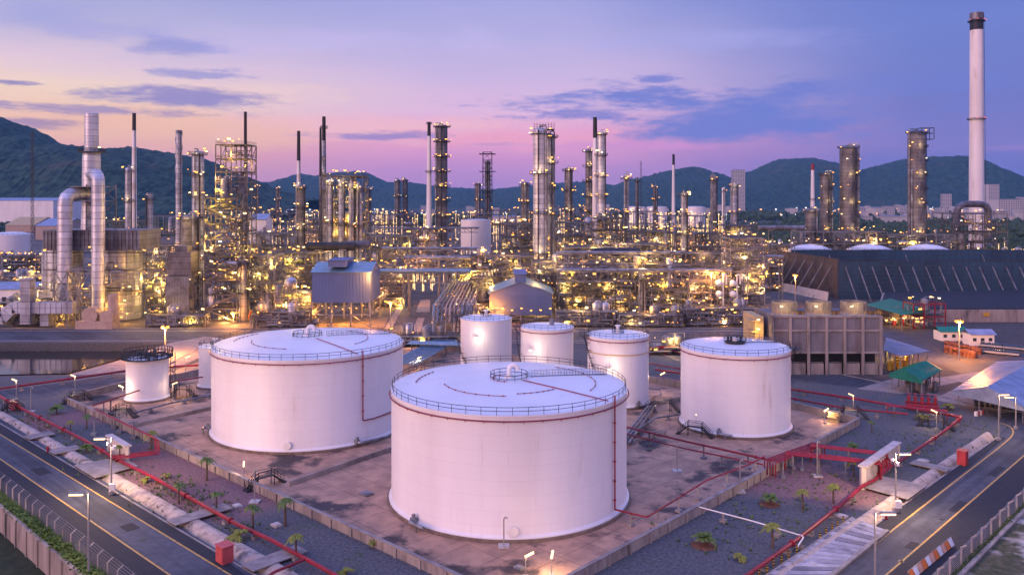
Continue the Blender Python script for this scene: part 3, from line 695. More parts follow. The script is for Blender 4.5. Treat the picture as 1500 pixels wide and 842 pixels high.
def nozzle_disc(t, c, r, a, z, rad=.75):
    p = Vector((c[0] + math.cos(a) * r, c[1] + math.sin(a) * r, z)); d = Vector((math.cos(a), math.sin(a), 0)); b = MB()
    b.tube([p - d * .1, p + d * .25], rad * .8, 16); b.tube([p + d * .25, p + d * .4], rad, 16); obj('manhole', b, M['white'], t)
def nozzle_pipe(t, c, r, a, out=5, side=1, m='pipe', rad=.28):
    d = Vector((math.cos(a), math.sin(a), 0)); n = Vector((-d.y, d.x, 0)) * side; p = Vector((c[0], c[1], 1.1)) + d * r; b = MB()
    b.tube([p, p + d * 1.6, p + d * 1.6 + n * out], rad, 8, bend=.5); b.box(p + d * .7, (.8, .8, .8), math.atan2(d.y, d.x))
    b.cyl(p + d * .7 + Vector((0, 0, .4)), .3, .5, 8); b.cyl(p + d * 1.6 + n * out * .5 - Vector((0, 0, 1.1)), .15, 1.0, 6); obj('inlet_pipe', b, M[m], t)
def spiral_stair(t, c, r, h, a0, a1, w=1.0):
    n = int(abs(a1 - a0) * r / .8); b = MB()
    for i in range(n + 1):
        a = a0 + (a1 - a0) * i / n; z = h * i / n
        p = Vector((c[0] + math.cos(a) * (r + w / 2 + .1), c[1] + math.sin(a) * (r + w / 2 + .1), z)); b.box(p, (w, .5, .08), a)
        if i % 2 == 0:
            q = Vector((c[0] + math.cos(a) * (r + w + .1), c[1] + math.sin(a) * (r + w + .1), z)); b.beam(q, q + Vector((0, 0, 1.1)), .07)
            b.beam(Vector((c[0] + math.cos(a) * r, c[1] + math.sin(a) * r, z - .7)), q, .07)
    for zz in (1.1, .6, -.1):
        b.tube([Vector((c[0] + math.cos(a0 + (a1 - a0) * i / 30) * (r + w + .1), c[1] + math.sin(a0 + (a1 - a0) * i / 30) * (r + w + .1), h * i / 30 + zz)) for i in range(31)], .06, 4)
    obj('spiral_stair', b, M['dark'], t)
    ae = a1; p = Vector((c[0] + math.cos(ae) * (r + .9), c[1] + math.sin(ae) * (r + .9), h)); b = MB()
    b.box(p, (2.4, 2.2, .1), ae)
    for dx in (-1.1, 1.1):
        for dy in (-1, 1):
            q = p + Matrix.Rotation(ae, 3, 'Z') @ Vector((dx, dy, 0)); b.beam(q, q + Vector((0, 0, 1.15)), .08)
    for zz in (1.15, .6):
        qs = [p + Matrix.Rotation(ae, 3, 'Z') @ Vector((dx, dy, zz)) for dx, dy in ((-1.1, -1), (1.1, -1), (1.1, 1), (-1.1, 1))]
        b.beam(qs[0], qs[1], .06); b.beam(qs[1], qs[2], .06); b.beam(qs[2], qs[3], .06)
    b.beam(p + Vector((0, 0, -2.5)) - Vector((math.cos(ae), math.sin(ae), 0)) * .9, p + Vector((math.cos(ae), math.sin(ae), 0)) * .8, .12)
    obj('landing', b, M['dark'], t)

TA = (-.5, 139.0, 19.75, 18.3); TB = (-44.6, 180.6, 20.4, 18.2)
A = tank('largest white storage tank at the front centre of the yard, red riser on its right', *TA)
vent_group(A, (TA[0] + 0, TA[1] + 1), roofz(TA[2], TA[3], .055, 0), 1.0)
roof_walk(A, (TA[0], TA[1]), TA[2], TA[3], .055, R(24), 13)
spray(A, TA[:2], TA[2], TA[3], .055, [(.56, R(195), R(268)), (.5, R(278), R(318)), (.74, R(-25), R(55)), (.14, R(100), R(260)), (.8, R(150), R(180))], (R(-38), .15, .99), (R(-35), 1.6, []))
nozzle_disc(A, TA[:2], TA[2], R(-88), 1.6); nozzle_pipe(A, TA[:2], TA[2], R(-135), 3.5)
B = tank('wide white storage tank on the left, behind the front tank', *TB)
vent_group(B, (TB[0] - 1, TB[1] + 2), roofz(TB[2], TB[3], .055, 0), 1.0)
roof_walk(B, TB[:2], TB[2], TB[3], .055, R(34), 13)
spray(B, TB[:2], TB[2], TB[3], .055, [(.6, R(190), R(262)), (.62, R(-28), R(60)), (.8, R(150), R(185))], (R(-48), .15, .99), (R(-46), 5.0, [(TB[0] + math.cos(R(-38)) * 20.8, TB[1] + math.sin(R(-38)) * 20.8, 4.9), (TB[0] + math.cos(R(-20)) * 20.8, TB[1] + math.sin(R(-20)) * 20.8, 4.9)]))
nozzle_disc(B, TB[:2], TB[2], R(-88), 1.7); nozzle_pipe(B, TB[:2], TB[2], R(-50), 7); nozzle_pipe(B, TB[:2], TB[2], R(-165), 1.5)
TC = (49.4, 181.6, 11.75, 17.2)
C_ = tank('white storage tank on the right with black landing on its right side', *TC)
b = MB(); b.cyl((TC[0], TC[1], 18), 2.2, .3, 20); railing_ring(b, TC[:2], 2.4, 18.1, hgt=1.1, step=1.2, t=.09)
for dx in (-1.5, -.8, .4, 1.3): b.cyl((TC[0] + dx, TC[1], 18), .25, 1.4, 8)
obj('roof_platform', b, M['dark'], C_)
b = MB(); b.cyl((TC[0], TC[1], 18.2), .6, .9, 14); obj('roof_hatch', b, M['white'], C_)
spray(C_, TC[:2], TC[2], TC[3], .055, []); nozzle_pipe(C_, TC[:2], TC[2], R(-120), 3)
roof_walk(C_, TC[:2], TC[2], TC[3], .055, R(20), 8)
spiral_stair(C_, TC[:2], TC[2] + .1, TC[3], R(75), R(-12), 1.0)
TD = (26.0, 201.0, 7.45, 16.6)
D_ = tank('narrow white storage tank just right of the front tank, with stairs on its left', *TD)
nozzle_pipe(D_, TD[:2], TD[2], R(-60), 3); spray(D_, TD[:2], TD[2], TD[3], .055, []); vent_group(D_, TD[:2], TD[3] + .7, .6, False, 1.4)
spiral_stair(D_, TD[:2], TD[2] + .1, TD[3], R(255), R(190), .9); 
b = MB(); b.lathe((TD[0], TD[1], 0), [(TD[2] + .12, TD[3] - 3.9), (TD[2] + .2, TD[3] - 3.8), (TD[2] + .12, TD[3] - 3.7)], 64); obj('stiffener_ring', b, M['yel'], D_)
TE = (8.9, 208.5, 6.7, 17.4)
E_ = tank('small white storage tank with a mast on its roof, middle of the back three', *TE); spray(E_, TE[:2], TE[2], TE[3], .055, [])
b = MB(); b.beam((TE[0] + 1.2, TE[1], TE[3]), (TE[0] + 1.2, TE[1], TE[3] + 5.5), .12); b.cyl((TE[0] + 1.2, TE[1], TE[3] + .3), .6, 1.4, 10); obj('roof_mast', b, M['steel2'], E_)
spiral_stair(E_, TE[:2], TE[2] + .1, TE[3], R(240), R(180), .9)
TF = (-7.0, 222.0, 6.9, 17.6)
F_ = tank('small white storage tank with black spiral stair, leftmost of the back three', *TF)
spiral_stair(F_, TF[:2], TF[2] + .1, TF[3], R(262), R(165), .9); vent_group(F_, TF[:2], TF[3] + .5, .6, False, 1.4)
TG = (-91, 204.5, 4.95, 10.2)
G_ = tank('squat little white tank with a crowded black roof deck, far left', *TG, seg=64)
b = MB(); railing_ring(b, TG[:2], 5.9, TG[3] + .1, hgt=1.9, step=.9, t=.13); b.lathe((TG[0], TG[1], TG[3] + .08), [(4.7, 0), (6, 0), (6, .14), (4.7, .14)], 48)
for i in range(26): b.beam((TG[0] + random.uniform(-4, 4), TG[1] + random.uniform(-4, 4), TG[3] + .1), (TG[0] + random.uniform(-4, 4), TG[1] + random.uniform(-4, 4), TG[3] + random.uniform(.5, 2)), .16)
obj('roof_deck', b, M['dark'], G_)
b = MB()
for dx in (-.6, .6):
    b.beam((TG[0] + 5.9 + dx, TG[1] + 1, 0), (TG[0] + 5.9 + dx, TG[1] + 1, TG[3] + 1), .14)
for i in range(9): b.beam((TG[0] + 5.3, TG[1] + 1, 1.2 * i), (TG[0] + 6.5, TG[1] + 1, 1.2 * i + .6), .12)
obj('stair_tower', b, M['dark'], G_)
TH = (-79.0, 218.0, 4.1, 10.8)
H_ = tank('slim white tank half hidden behind the wide left tank', *TH, seg=48); vent_group(H_, TH[:2], TH[3] + .3, .6, False, 1.2)
for q in range(4):
    b = MB(); b.cyl((TG[0] - 3 + q * 2.1, TG[1] + 1, TG[3] + .2), .35, random.uniform(.9, 1.8), 8); obj('nozzle', b, M['steel'], G_)

# ================================================================ bund walls
def wall(label, pts, h=1.5, w=.45, m='conc_wall', name='bund_wall', cap=True):
    t = thing(name, label, 'wall', pts[0]); b = MB(); c = MB()
    for i in range(len(pts) - 1):
        p, q = pts[i], pts[i + 1]; b.prism([(v.x, v.y) for v in strip(p, q, w)], 0, h)
        if cap: c.prism([(v.x, v.y) for v in strip(p, q, w + .16)], h, h + .12)
        d = (q - p); n = Vector((-d.y, d.x, 0)).normalized(); k = int(d.length / 5)
        for j in range(k):
            r = p + d * ((j + .5) / k)
            for s in (-1, 1): b.prism([(v.x, v.y) for v in strip(r + n * s * (w / 2 + .05), r + n * s * (w / 2 + .2), .5)], 0, h - .1)
    obj('wall_body', b, M[m], t, smooth=False)
    if cap: obj('coping', c, M['pale'], t, smooth=False)
    return t
wall('long pale bund wall along the left side of the tank yard', [CL, CB], 1.35)
wall('pale bund wall along the right side of the tank yard', [CB, CR], 1.5)
wall('short bund wall at the right corner behind the right tank', [CR, CR2], 1.5)
wall('back bund wall running behind the right tank to the pipe corridor', [CR2, CBK, CBL], 1.7)
wall('short bund wall at the far left corner of the tank yard', [CL, CL2], 1.6)
wall('back bund wall behind the slim left tank', [CL2, G(262, 556), G(330, 540)], 1.6)
wall('inner partition wall between the two largest tanks', [G(424, 712), G(580, 658)], .9, .35, cap=False, name='partition_wall')
wall('inner low kerb wall in front of the squat left tank', [G(190, 627), G(322, 597)], .8, .3, cap=False, name='partition_wall')
wall('low inner wall beside the stairs of the narrow tank', [G(905, 655), G(975, 636)], .8, .3, cap=False, name='partition_wall')
wall('low inner wall running from the narrow tank to the right tank', [G(930, 600), G(1000, 585)], .8, .3, cap=False, name='partition_wall')

# ================================================================ fire water lines
def pipeline(label, pts, r=.22, m='red', sup=7.0, cat='pipeline', supm='pale', name='pipeline', bend=.6, fl=True, group=None, supp=True):
    pts = [Vector(p) for p in pts]; t = thing(name, label, cat, (pts[0].x, pts[0].y, 0), group)
    b = MB(); b.tube(pts, r, 10, bend=bend); obj('pipe', b, M[m], t)
    fb = MB()
    for i in range(len(pts) - 1):
        p, q = pts[i], pts[i + 1]; d = q - p; Ln = d.length
        if Ln < 3 or abs(d.z) > Ln * .5: continue
        dn = d.normalized(); k = max(1, int(Ln / sup))
        for j in range(k):
            c = p + d * ((j + .5) / k)
            if supp and c.z > .3:
                s = MB(); s.box((c.x, c.y, .2), (.9, .9, .4), math.atan2(d.y, d.x)); s.beam((c.x, c.y, .3), (c.x, c.y, c.z - r), .28)
                s.box((c.x, c.y, c.z - r - .06), (.3, r * 3.4, .12), math.atan2(d.y, d.x)); obj('pipe_support', s, M[supm], t, smooth=False)
            if fl and j % 2: fb.tube([c - dn * .14 + dn * 1.5, c + dn * .14 + dn * 1.5], r * 1.6, 10)
    if len(fb.v): obj('flange', fb, M[m], t)
    return t
Lz = .95
def GP(px, py, z=Lz): return G(px, py, z)
pipeline('thick dark red fire main along the left gravel belt and road', [GP(-40, 558), GP(32, 598), GP(118, 641), GP(177, 675), GP(227, 700), GP(281, 730), GP(349, 768), GP(399, 791), GP(470, 830), GP(560, 880)], .30)
pipeline('second thinner red line leaving the left fire main at the bottom edge', [GP(448, 818), GP(400, 838), GP(385, 850)], .2)
pipeline('thick red fire main along the right gravel belt and deck', [GP(1060, 865), GP(1100, 838), GP(1170, 788), GP(1234, 737), GP(1262, 712), GP(1282, 702), GP(1300, 686), GP(1334, 664), GP(1375, 637), GP(1409, 611), GP(1341, 599), GP(1261, 585), GP(1153, 569), GP(960, 541)], .3)
pipeline('second red fire line behind the right tank, closer to the bund wall', [G(1330, 606, 1.5), G(1240, 598, 1.5), G(1153, 582, 1.5), G(960, 552, 1.5)], .22)
pipeline('red line from the front tank riser across the yard to the manifold', [Vector((TA[0] + math.cos(R(-35)) * 20.15, TA[1] + math.sin(R(-35)) * 20.15, 1.6)), G(948, 757, 2.3), G(1035, 703, 2.3), G(1092, 682, 2.6), G(1120, 668, 3)], .14, sup=6, supm='concrete')
pipeline('long red double pipe crossing behind the front tank to the manifold', [G(905, 622, 2.6), G(1000, 645, 2.6), G(1130, 674, 2.6)], .2, sup=9, supm='steel2')
pipeline('lower red pipe crossing beside the long double pipe', [G(905, 632, 2.2), G(1000, 656, 2.2), G(1118, 680, 2.2)], .14, sup=30, supm='steel2')
pipeline('thin white pipe from the bund wall across the right gravel', [G(1020, 741, 1.4), G(1100, 762, 1.2), G(1178, 785, 1.2), G(1168, 800, .8)], .1, 'white', sup=9, fl=False)
pipeline('red rail-like fire line along the far road on the left', [G(-40, 576, 1.4), G(0, 569, 1.4), G(120, 552, 1.4), G(205, 540, 1.4), G(300, 534, 1.4)], .3, sup=9)
pipeline('red line in front of the squat left tank to the wall pipes', [G(136, 594, 3.2), G(232, 562, 3.2), G(322, 548, 3.2)], .16, sup=8, supm='steel2')
pipeline('grey pipe pair on the ground between squat tank and wide tank', [G(190, 606, .8), G(250, 590, .8), G(325, 575, .8)], .2, 'pipe', sup=6)
pipeline('grey pipe beside the stairs of the narrow tank', [G(915, 640, 1.0), G(960, 612, 1.0), G(998, 606, 1.0)], .22, 'pipe', sup=6)
pipeline('red line along the back wall between narrow tank and right tank', [G(950, 532, 1.2), G(1002, 541, 1.2)], .18, sup=6)

# left pipe bundle from gravel over the bund, with its blast wall
def bundle(label, paths, r=.12, m='red', posts=(), name='pipe_bundle', pm_='steel2', post_w=.22, foot=True):
    t = thing(name, label, 'pipe rack', (paths[0][0].x, paths[0][0].y, 0))
    for p in paths:
        b = MB(); b.tube(p, r, 8, bend=.5); obj('pipe', b, M[m], t)
    for (p, z) in posts:
        b = MB(); b.beam((p.x, p.y, 0), (p.x, p.y, z), post_w)
        if foot: b.box((p.x, p.y, .25), (1.1, 1.1, .5))
        b.box((p.x, p.y, z), (1.8, .25, .2), R(45)); obj('rack_post', b, M[pm_], t, smooth=False)
    return t
pth = []
for k in range(3):
    dx = k * .5; z = 3.6
    pth.append([G(138 + k * 3, 598 + k * 2, z), G(226 + k * 3, 640 + k * 2, z), G(228 + k * 3, 660 + k * 2, 1.5), G(160 + k * 5, 668 + k * 2, 1.5), G(160 + k * 5, 672 + k * 2, .4)])
bundle('dark red pipes on posts crossing the left bund wall', pth, .13, posts=[(G(138, 637), 3.4), (G(168, 627), 3.4), (G(175, 634), 3.4), (G(196, 642), 3.4), (G(152, 608), 3.4), (G(222, 657), 3.4)])
def blast_wall(label, p, q, h, w=.5):
    b = MB(); b.prism([(v.x, v.y) for v in strip(p, q, w)], 0, h); n = (q - p).normalized()
    b.prism([(v.x, v.y) for v in strip(p - n * .3, q + n * .3, w + 1.0)], h, h + .25)
    for s in (0, 1):
        c = p.lerp(q, s); b.beam(c, (c.x, c.y, h), w + .3)
    o = obj('blast_wall', b, M['pale2'], smooth=False); tag(o, label, 'wall'); return o
M['pale2'] = pm('cast_concrete', (.50, .46, .44), (.42, .38, .36), .5, .8, 0, c3=(.25, .2, .17), s3=.4, lo3=.58, hi3=.75)
blast_wall('small upright concrete panel with red pipes, on the left gravel', G(160, 660), G(187, 677), 3.0, .3)
blast_wall('tall upright concrete panel with red valves, on the right gravel', G(1264, 716), G(1314, 678), 3.8)
def manifold(label, c, n=6, ax=0.0, s=1.0, col='red', w=5):
    t = thing('valve_manifold', label, 'valves', (c.x, c.y, 0)); u = Vector((math.cos(ax), math.sin(ax), 0)); v = Vector((-u.y, u.x, 0))
    b = MB(); b.tube([c - u * w / 2 + Vector((0, 0, .9 * s)), c + u * w / 2 + Vector((0, 0, .9 * s))], .26 * s, 10); b.tube([c - u * w / 2 + v * 1.4 + Vector((0, 0, 1.2 * s)), c + u * w / 2 + v * 1.4 + Vector((0, 0, 1.2 * s))], .2 * s, 10); obj('header', b, M[col], t)
    for i in range(n):
        p = c + u * (w * (-.5 + (i + .5) / n)); b = MB()
        b.tube([p + Vector((0, 0, .9 * s)), p + Vector((0, 0, 2.0 * s)), p + v * 1.4 + Vector((0, 0, 2.0 * s)), p + v * 1.4 + Vector((0, 0, .1))], .14 * s, 8, bend=.3)
        b.box(p + v * .7 + Vector((0, 0, 2.0 * s)), (.5 * s, .6 * s, .5 * s), ax); b.lathe(p + v * .7 + Vector((0, 0, 2.6 * s)), [(.02, 0), (.38 * s, .02), (.38 * s, .1), (.02, .12)], 12); b.beam(p + v * .7 + Vector((0, 0, 2.1 * s)), p + v * .7 + Vector((0, 0, 2.65 * s)), .08)
        obj('valve', b, M[col], t)
    return t
manifold('red valve manifold beside the small concrete panel', G(168, 664), 3, R(-45), 1.0, w=3.5)
manifold('red valve manifold behind the tall concrete panel', G(1296, 697), 5, R(45), 1.25, w=6)
manifold('red valve group standing near the far right corner of the gravel', G(1351, 603), 5, R(-20), 1.5, w=7)
manifold('small red valve group by the stairs of the far left gravel', G(16, 603), 3, R(-40), .9, w=4)
# right manifold racks (two long racks of parallel pipes)
def rack(label, p, q, z, n=5, gap=.55, r=.12, m='red', posts=4, drop=None, pmat='steel2', cross=None, name='pipe_rack', extra=0):
    t = thing(name, label, 'pipe rack', (p.x, p.y, 0)); d = (q - p).normalized(); nn = Vector((-d.y, d.x, 0))
    for k in range(n):
        o_ = nn * (k - (n - 1) / 2) * gap + Vector((0, 0, z + .2)); b = MB(); pts = [p + o_, q + o_]
        if drop: pts = [p + o_ - Vector((0, 0, z - .3))] + pts + ([q + o_ - Vector((0, 0, z - .3))] if drop > 1 else [])
        b.tube(pts, r, 7, bend=.4); obj('pipe', b, M[m], t)
    for i in range(posts):
        c = p.lerp(q, (i + .3) / (posts - .4)); b = MB()
        for s in (-1, 1):
            e = c + nn * s * (n * gap / 2); b.beam((e.x, e.y, 0), (e.x, e.y, z), .22); b.box((e.x, e.y, .2), (.8, .8, .4))
        b.beam(c - nn * (n * gap / 2 + .3) + Vector((0, 0, z)), c + nn * (n * gap / 2 + .3) + Vector((0, 0, z)), .24); obj('rack_frame', b, M[pmat], t, smooth=False)
    return t
rack('red pipe rack from the bund wall to the tall concrete panel, front one', G(1150, 688), G(1290, 704), 3.0, 5, drop=2, posts=4)
rack('red pipe rack behind the front one, reaching from the wall', G(1188, 678), G(1300, 692), 3.2, 4, drop=2, posts=3)
rack('short red pipe cluster above the right bund wall', G(1128, 700), G(1200, 672), 2.8, 5, drop=2, posts=3)
rack('red fire pipe rack beside the walkover at the far right corner', G(1300, 607), G(1388, 616), 2.0, 3, .6, drop=2, posts=3)

# ================================================================ walkover stairs
def stair_over(label, c, ax, h=2.0, span=3.0, w=1.1, m='dark', name='walkover_stairs'):
    t = thing(name, label, 'stairs', (c.x, c.y, 0)); u = Vector((math.cos(ax), math.sin(ax), 0)); v = Vector((-u.y, u.x, 0)); Z = Vector((0, 0, 1))
    b = MB(); b.box(c + Z * h, (span, w, .12), ax)
    for s in (-1, 1):
        for k in (-1, 1): b.beam(c + u * s * span / 2 + v * k * w / 2, c + u * s * span / 2 + v * k * w / 2 + Z * (h + 1.1), .12)
    for k in (-1, 1):
        for zz in (1.1, .6): b.beam(c - u * span / 2 + v * k * w / 2 + Z * (h + zz), c + u * span / 2 + v * k * w / 2 + Z * (h + zz), .07)
    obj('platform', b, M[m], t, smooth=False)
    for s in (-1, 1):
        b = MB(); run = h * 1.1; a = c + u * s * span / 2; e = c + u * s * (span / 2 + run)
        n = int(h / .24)
        for i in range(n):
            p = e.lerp(a, (i + .5) / n) + Z * (h * (i + .5) / n); b.box(p, (.32, w, .07), ax)
        for k in (-1, 1):
            b.beam(e + v * k * w / 2 + Z * .05, a + v * k * w / 2 + Z * h, .12, .25)
            for zz in (1.1, .6): b.beam(e + v * k * w / 2 + Z * zz, a + v * k * w / 2 + Z * (h + zz), .07)
            for q in (0, .33, .66): p = e.lerp(a, q) + v * k * w / 2 + Z * h * q; b.beam(p, p + Z * 1.1, .07)
        b.box(e + Z * .15, (.6, w + .6, .3), ax); obj('stair_flight', b, M[m], t, smooth=False)
    return t
stair_over('black walkover stairs over the red main at the far right gravel', G(1371, 627), R(-38), 1.8)
stair_over('black crossover stairs over the left bund wall, by the wide tank', G(388, 712), R(45), 1.7)
stair_over('black crossover stairs at the far left corner of the yard', G(113, 588), R(45), 1.6)
stair_over('black stairs over pipes in front of the squat left tank', G(180, 610), R(-15), 1.8)
stair_over('black stairs over pipes between squat tank and slim tank', G(268, 580), R(-15), 1.8)
stair_over('black stairs over pipes between narrow tank and right tank, rear set', G(970, 602), R(-30), 2.2, 4)
stair_over('black stairs over pipes at the left foot of the right tank', G(1018, 638), R(-28), 1.9)
stair_over('dark crossover stairs at the left end of the red fire main', G(18, 602), R(40), 1.3, 2)
stair_over('black stairs over the right bund wall near the far corner', G(1246, 612), R(-10), 1.8)

# ================================================================ palms
def palm(label_mats=('leaf',), trunk=1.2, fr=15, L=1.9, seed=0, droop=1.0, ragged=0):
    rnd = random.Random(seed); t = thing('palm_tree', 'palm', 'palm'); b = MB()
    b.tube([(0, 0, 0), (rnd.uniform(-.05, .05), 0, trunk * .5), (rnd.uniform(-.1, .1), .03, trunk)], [.2, .15, .12], 8); obj('trunk', b, M['bark'], t)
    b = MB()
    for i in range(fr):
        a = 2 * PI * i / fr * 1.0 + rnd.uniform(-.2, .2); el = rnd.uniform(.15, 1.25); Lf = L * rnd.uniform(.75, 1.1); pts = []
        for k in range(8):
            q = k / 7; rr = Lf * (q * math.cos(el) + .12 * q); z = trunk + Lf * (math.sin(el) * q - droop * .75 * q * q)
            pts.append(Vector((math.cos(a) * rr, math.sin(a) * rr, z)))
        b.tube(pts, [.035] * 8, 3)
        for k in range(1, 8):
            for hh in (0, .5):
                p = pts[k - 1].lerp(pts[k], hh); d = (pts[k] - pts[k - 1]).normalized(); s = d.cross(Vector((0, 0, 1))).normalized(); ll = Lf * .30 * math.sin(PI * (.15 + .8 * (k - 1 + hh) / 7)) * rnd.uniform(.7, 1.2)
                for sg in (-1, 1):
                    tip = p + s * sg * ll + d * ll * .5 - Vector((0, 0, ll * rnd.uniform(.15, .6))); wv = d * .10 * L / 1.9
                    b.add([p - wv, p + wv, tip + wv * .2, tip - wv * .2], [(0, 1, 2, 3)])
    obj('crown', b, M[label_mats[0]], t, smooth=False); return t
PP = [palm(('leaf',), 1.2, 24, 1.75, 1, .8), palm(('leafy',), 2.9, 13, 1.5, 2, 1.3), palm(('leaf',), 3.1, 11, 1.4, 3, 1.3), palm(('leafy',), .6, 14, 1.1, 4, .9)]
used = [0] * 4
PAL = [(83, 606, 0, 1.25, 'bushy green palm at the far left of the left gravel'), (103, 634, 1, .8, 'yellowish palm next to the left fire main, above the first crossing'), (127, 628, 2, .9, 'small palm behind the red pipe posts, far left'),
       (126, 662, 0, 1.0, 'green palm leaning by the drain near the small concrete panel'), (175, 672, 2, .9, 'palm directly at the foot of the small concrete panel'), (222, 658, 1, 1.15, 'bright yellow palm under the corner of the red pipes'),
       (303, 703, 2, 1.25, 'thin palm in reddish gravel beside the left bund wall'), (215, 706, 3, 1.3, 'low yellow palm touching the left fire main'), (262, 737, 2, 1.1, 'green palm between fire main and drain, middle of the belt'),
       (317, 748, 2, 1.0, 'thin dark palm right of the middle of the left belt'), (370, 776, 2, 1.1, 'small palm above the pink cabinet'), (418, 770, 2, 1.2, 'green palm beyond the fire main, near the crossover stairs'),
       (434, 816, 1, 1.0, 'palm at the bottom where the thin red line leaves the main'), (549, 800, 3, 1.3, 'low palm near the bund wall, bottom of the left belt'), (506, 845, 3, 1.2, 'palm clipped by the bottom edge left of the front tank'),
       (1127, 738, 0, .95, 'round palm in the middle of the right gravel'), (1176, 745, 1, 1.0, 'yellow palm between two others on the reddish right gravel'), (1221, 737, 1, 1.15, 'large yellow palm near the red main, right of the reddish gravel'),
       (1031, 798, 0, 1.1, 'round palm in a brown soil ring, bottom of the right gravel'), (1132, 802, 1, 1.2, 'tall yellowish palm by the thin white pipe'), (1251, 697, 1, 1.0, 'yellow palm left of the tall concrete panel'),
       (1250, 660, 0, .9, 'dark palm behind the red racks'), (1351, 616, 3, 2.0, 'bright green bush palm below the far right valves'), (1084, 820, 3, 1.0, 'wilted low palm at the bottom of the right gravel'), (1388, 600, 3, 1.7, 'green palm beside the far right corner of the fire main'), (1277, 634, 2, .8, 'thin bare palm between right bund corner and racks'), (350, 792, 3, 1.6, 'leafy shrub beside the drain above the cabinet'), (243, 700, 3, 1.0, 'tiny palm seedling beside the left main')]
for i, (px, py, k, s, lab) in enumerate(PAL):
    p = G(px, py); rz = random.uniform(0, 6); s *= random.uniform(.85, 1.05)
    if not used[k]: place(PP[k], p, rz, s, lab); PP[k]['group'] = 'palms in the gravel belts'; used[k] = 1
    else: copy_tree(PP[k], loc=p, rz=rz, scale=s, label=lab, group='palms in the gravel belts')
b = MB(); b.lathe(G(1031, 798, .03), [(.01, .12), (1.2, .1), (1.9, .0)], 20); o = obj('soil_mound', b, M['rust']); tag(o, kind='structure')
b = MB(); b.lathe(G(1127, 738, .05), [(.01, .12), (1.0, .1), (1.7, .0)], 20); o = obj('soil_mound', b, M['rust']); tag(o, kind='structure')

wb = MB(); rw = random.Random(9)
WA = [(G(20, 606), G(380, 800), 5.5, 900), (G(1010, 812), G(1270, 690), 10, 420), (G(1290, 680), G(1430, 616), 9, 360), (G(240, 700), G(330, 752), 4, 300)]
for (p0, p1, sp, n_) in WA:
    nn = Vector((-(p1 - p0).y, (p1 - p0).x, 0)).normalized()
    for _ in range(n_):
        u = rw.random(); cl = math.sin(u * 37 + sp) * math.sin(u * 91)
        if cl < -.1 and rw.random() < .75: continue
        c = p0.lerp(p1, u) + nn * rw.gauss(0, sp * .5) + Vector((0, 0, .02)); s_ = rw.uniform(.2, .75)
        for k in range(5):
            a = rw.uniform(0, 6.28); v = Vector((math.cos(a), math.sin(a), 0)); wv = Vector((-v.y, v.x, 0)) * s_ * .16
            wb.add([c - wv, c + wv, c + v * s_ * .6 + Vector((0, 0, s_ * rw.uniform(.3, 1)))], [(0, 1, 2)])
tag(obj('weeds', wb, M['leaf'], smooth=False, origin=(0, 0, 0)), 'scattered low weeds growing through the gravel belts', 'weeds', kind='stuff')
# ================================================================ street lamps
def street_lamp(label, base, hgt, d, arm=2.2, power=2600, kind='bright', camera=False):
    t = thing('street_lamp', label, 'street lamp', base, 'tall street lamps by the roads'); d = Vector(d).normalized(); b = MB()
    b.box(base + Vector((0, 0, .3)), (.7, .7, .6)); b.tube([base + Vector((0, 0, .4)), base + Vector((0, 0, hgt * .6)), base + Vector((0, 0, hgt))], [.16, .13, .10], 8); obj('pole', b, M['polem'], t)
    a = base + Vector((0, 0, hgt - .15)); b = MB(); b.beam(a - d * .3, a + d * arm, .12); obj('arm', b, M['polem'], t)
    e = a + d * (arm + .6); ang = math.atan2(d.y, d.x)
    h = MB(); h.box(e + Vector((0, 0, .14)), (1.9, .5, .14), ang); obj('lamp_head', h, M['polem'], t, smooth=False)
    l = MB(); l.box(e + Vector((0, 0, -.03)), (1.75, .46, .2), ang); obj('lamp_glass', l, M[kind], t, smooth=False)
    if camera:
        c = MB(); c.box(a + Vector((.3, .2, -1.6)), (.4, .9, .5)); c.ball(a + Vector((-.5, 0, -.9)), .3, 10); obj('camera_box', c, M['white'], t); c = MB(); c.box(base + Vector((.3, -.3, 1.4)), (.9, .5, 1.1)); obj('control_box', c, M['white'], t, smooth=False)
    add_light(e - Vector((0, 0, .5)), power, (1, .62, .36), .4, t); return t
M['polem'] = pm('galvanised', (.36, .35, .35), (.28, .27, .27), 1, .5, .4)
street_lamp('tall lamp post with glowing head at the bottom left, before the hedge', G(130, 846), 11.2, (-1, -.05, 0), 1.0)
street_lamp('lamp post with cameras beside the drain left of the concrete panel', G(163, 724), 9.6, (-1, -.05, 0), 1.3, 9000, camera=True)
street_lamp('lamp post with cameras right of the tall concrete panel', G(1312, 750), 9.4, (1, .05, 0), .9, 9000, camera=True)
street_lamp('lamp post at the bottom right, above the road', G(1282, 880), 11.0, (1, 0, 0), 1.0)
street_lamp('lamp post at the bend of the right road', G(1463, 645), 9.6, (1, .05, 0), .6)
street_lamp('lamp post by the large blue-grey roof at the right edge', G(1488, 628), 7.0, (-1, .05, 0), .8, 500)
def small_lamp(label, base, hgt, d=(1, 0, 0), kind='bright', power=500, s=1.0, rise=.5):
    t = thing('yard_lamp', label, 'yard lamp', base, 'small lamps around the tank yard'); d = Vector(d).normalized(); b = MB()
    b.box(base + Vector((0, 0, .12)), (.7, .7, .24)); b.tube([base + Vector((0, 0, .1)), base + Vector((0, 0, hgt))], .08, 6); obj('pole', b, M['polem'], t)
    e = base + Vector((0, 0, hgt + .1)) + d * .5
    l = MB(); l.beam(e - d * .6 * s, e + d * .6 * s + Vector((0, 0, rise)), .26, .2); obj('lamp_tube', l, M[kind], t, smooth=False)
    add_light(e + d * .3 - Vector((0, 0, .3)), power, (1, .62, .34), .3, t); return t
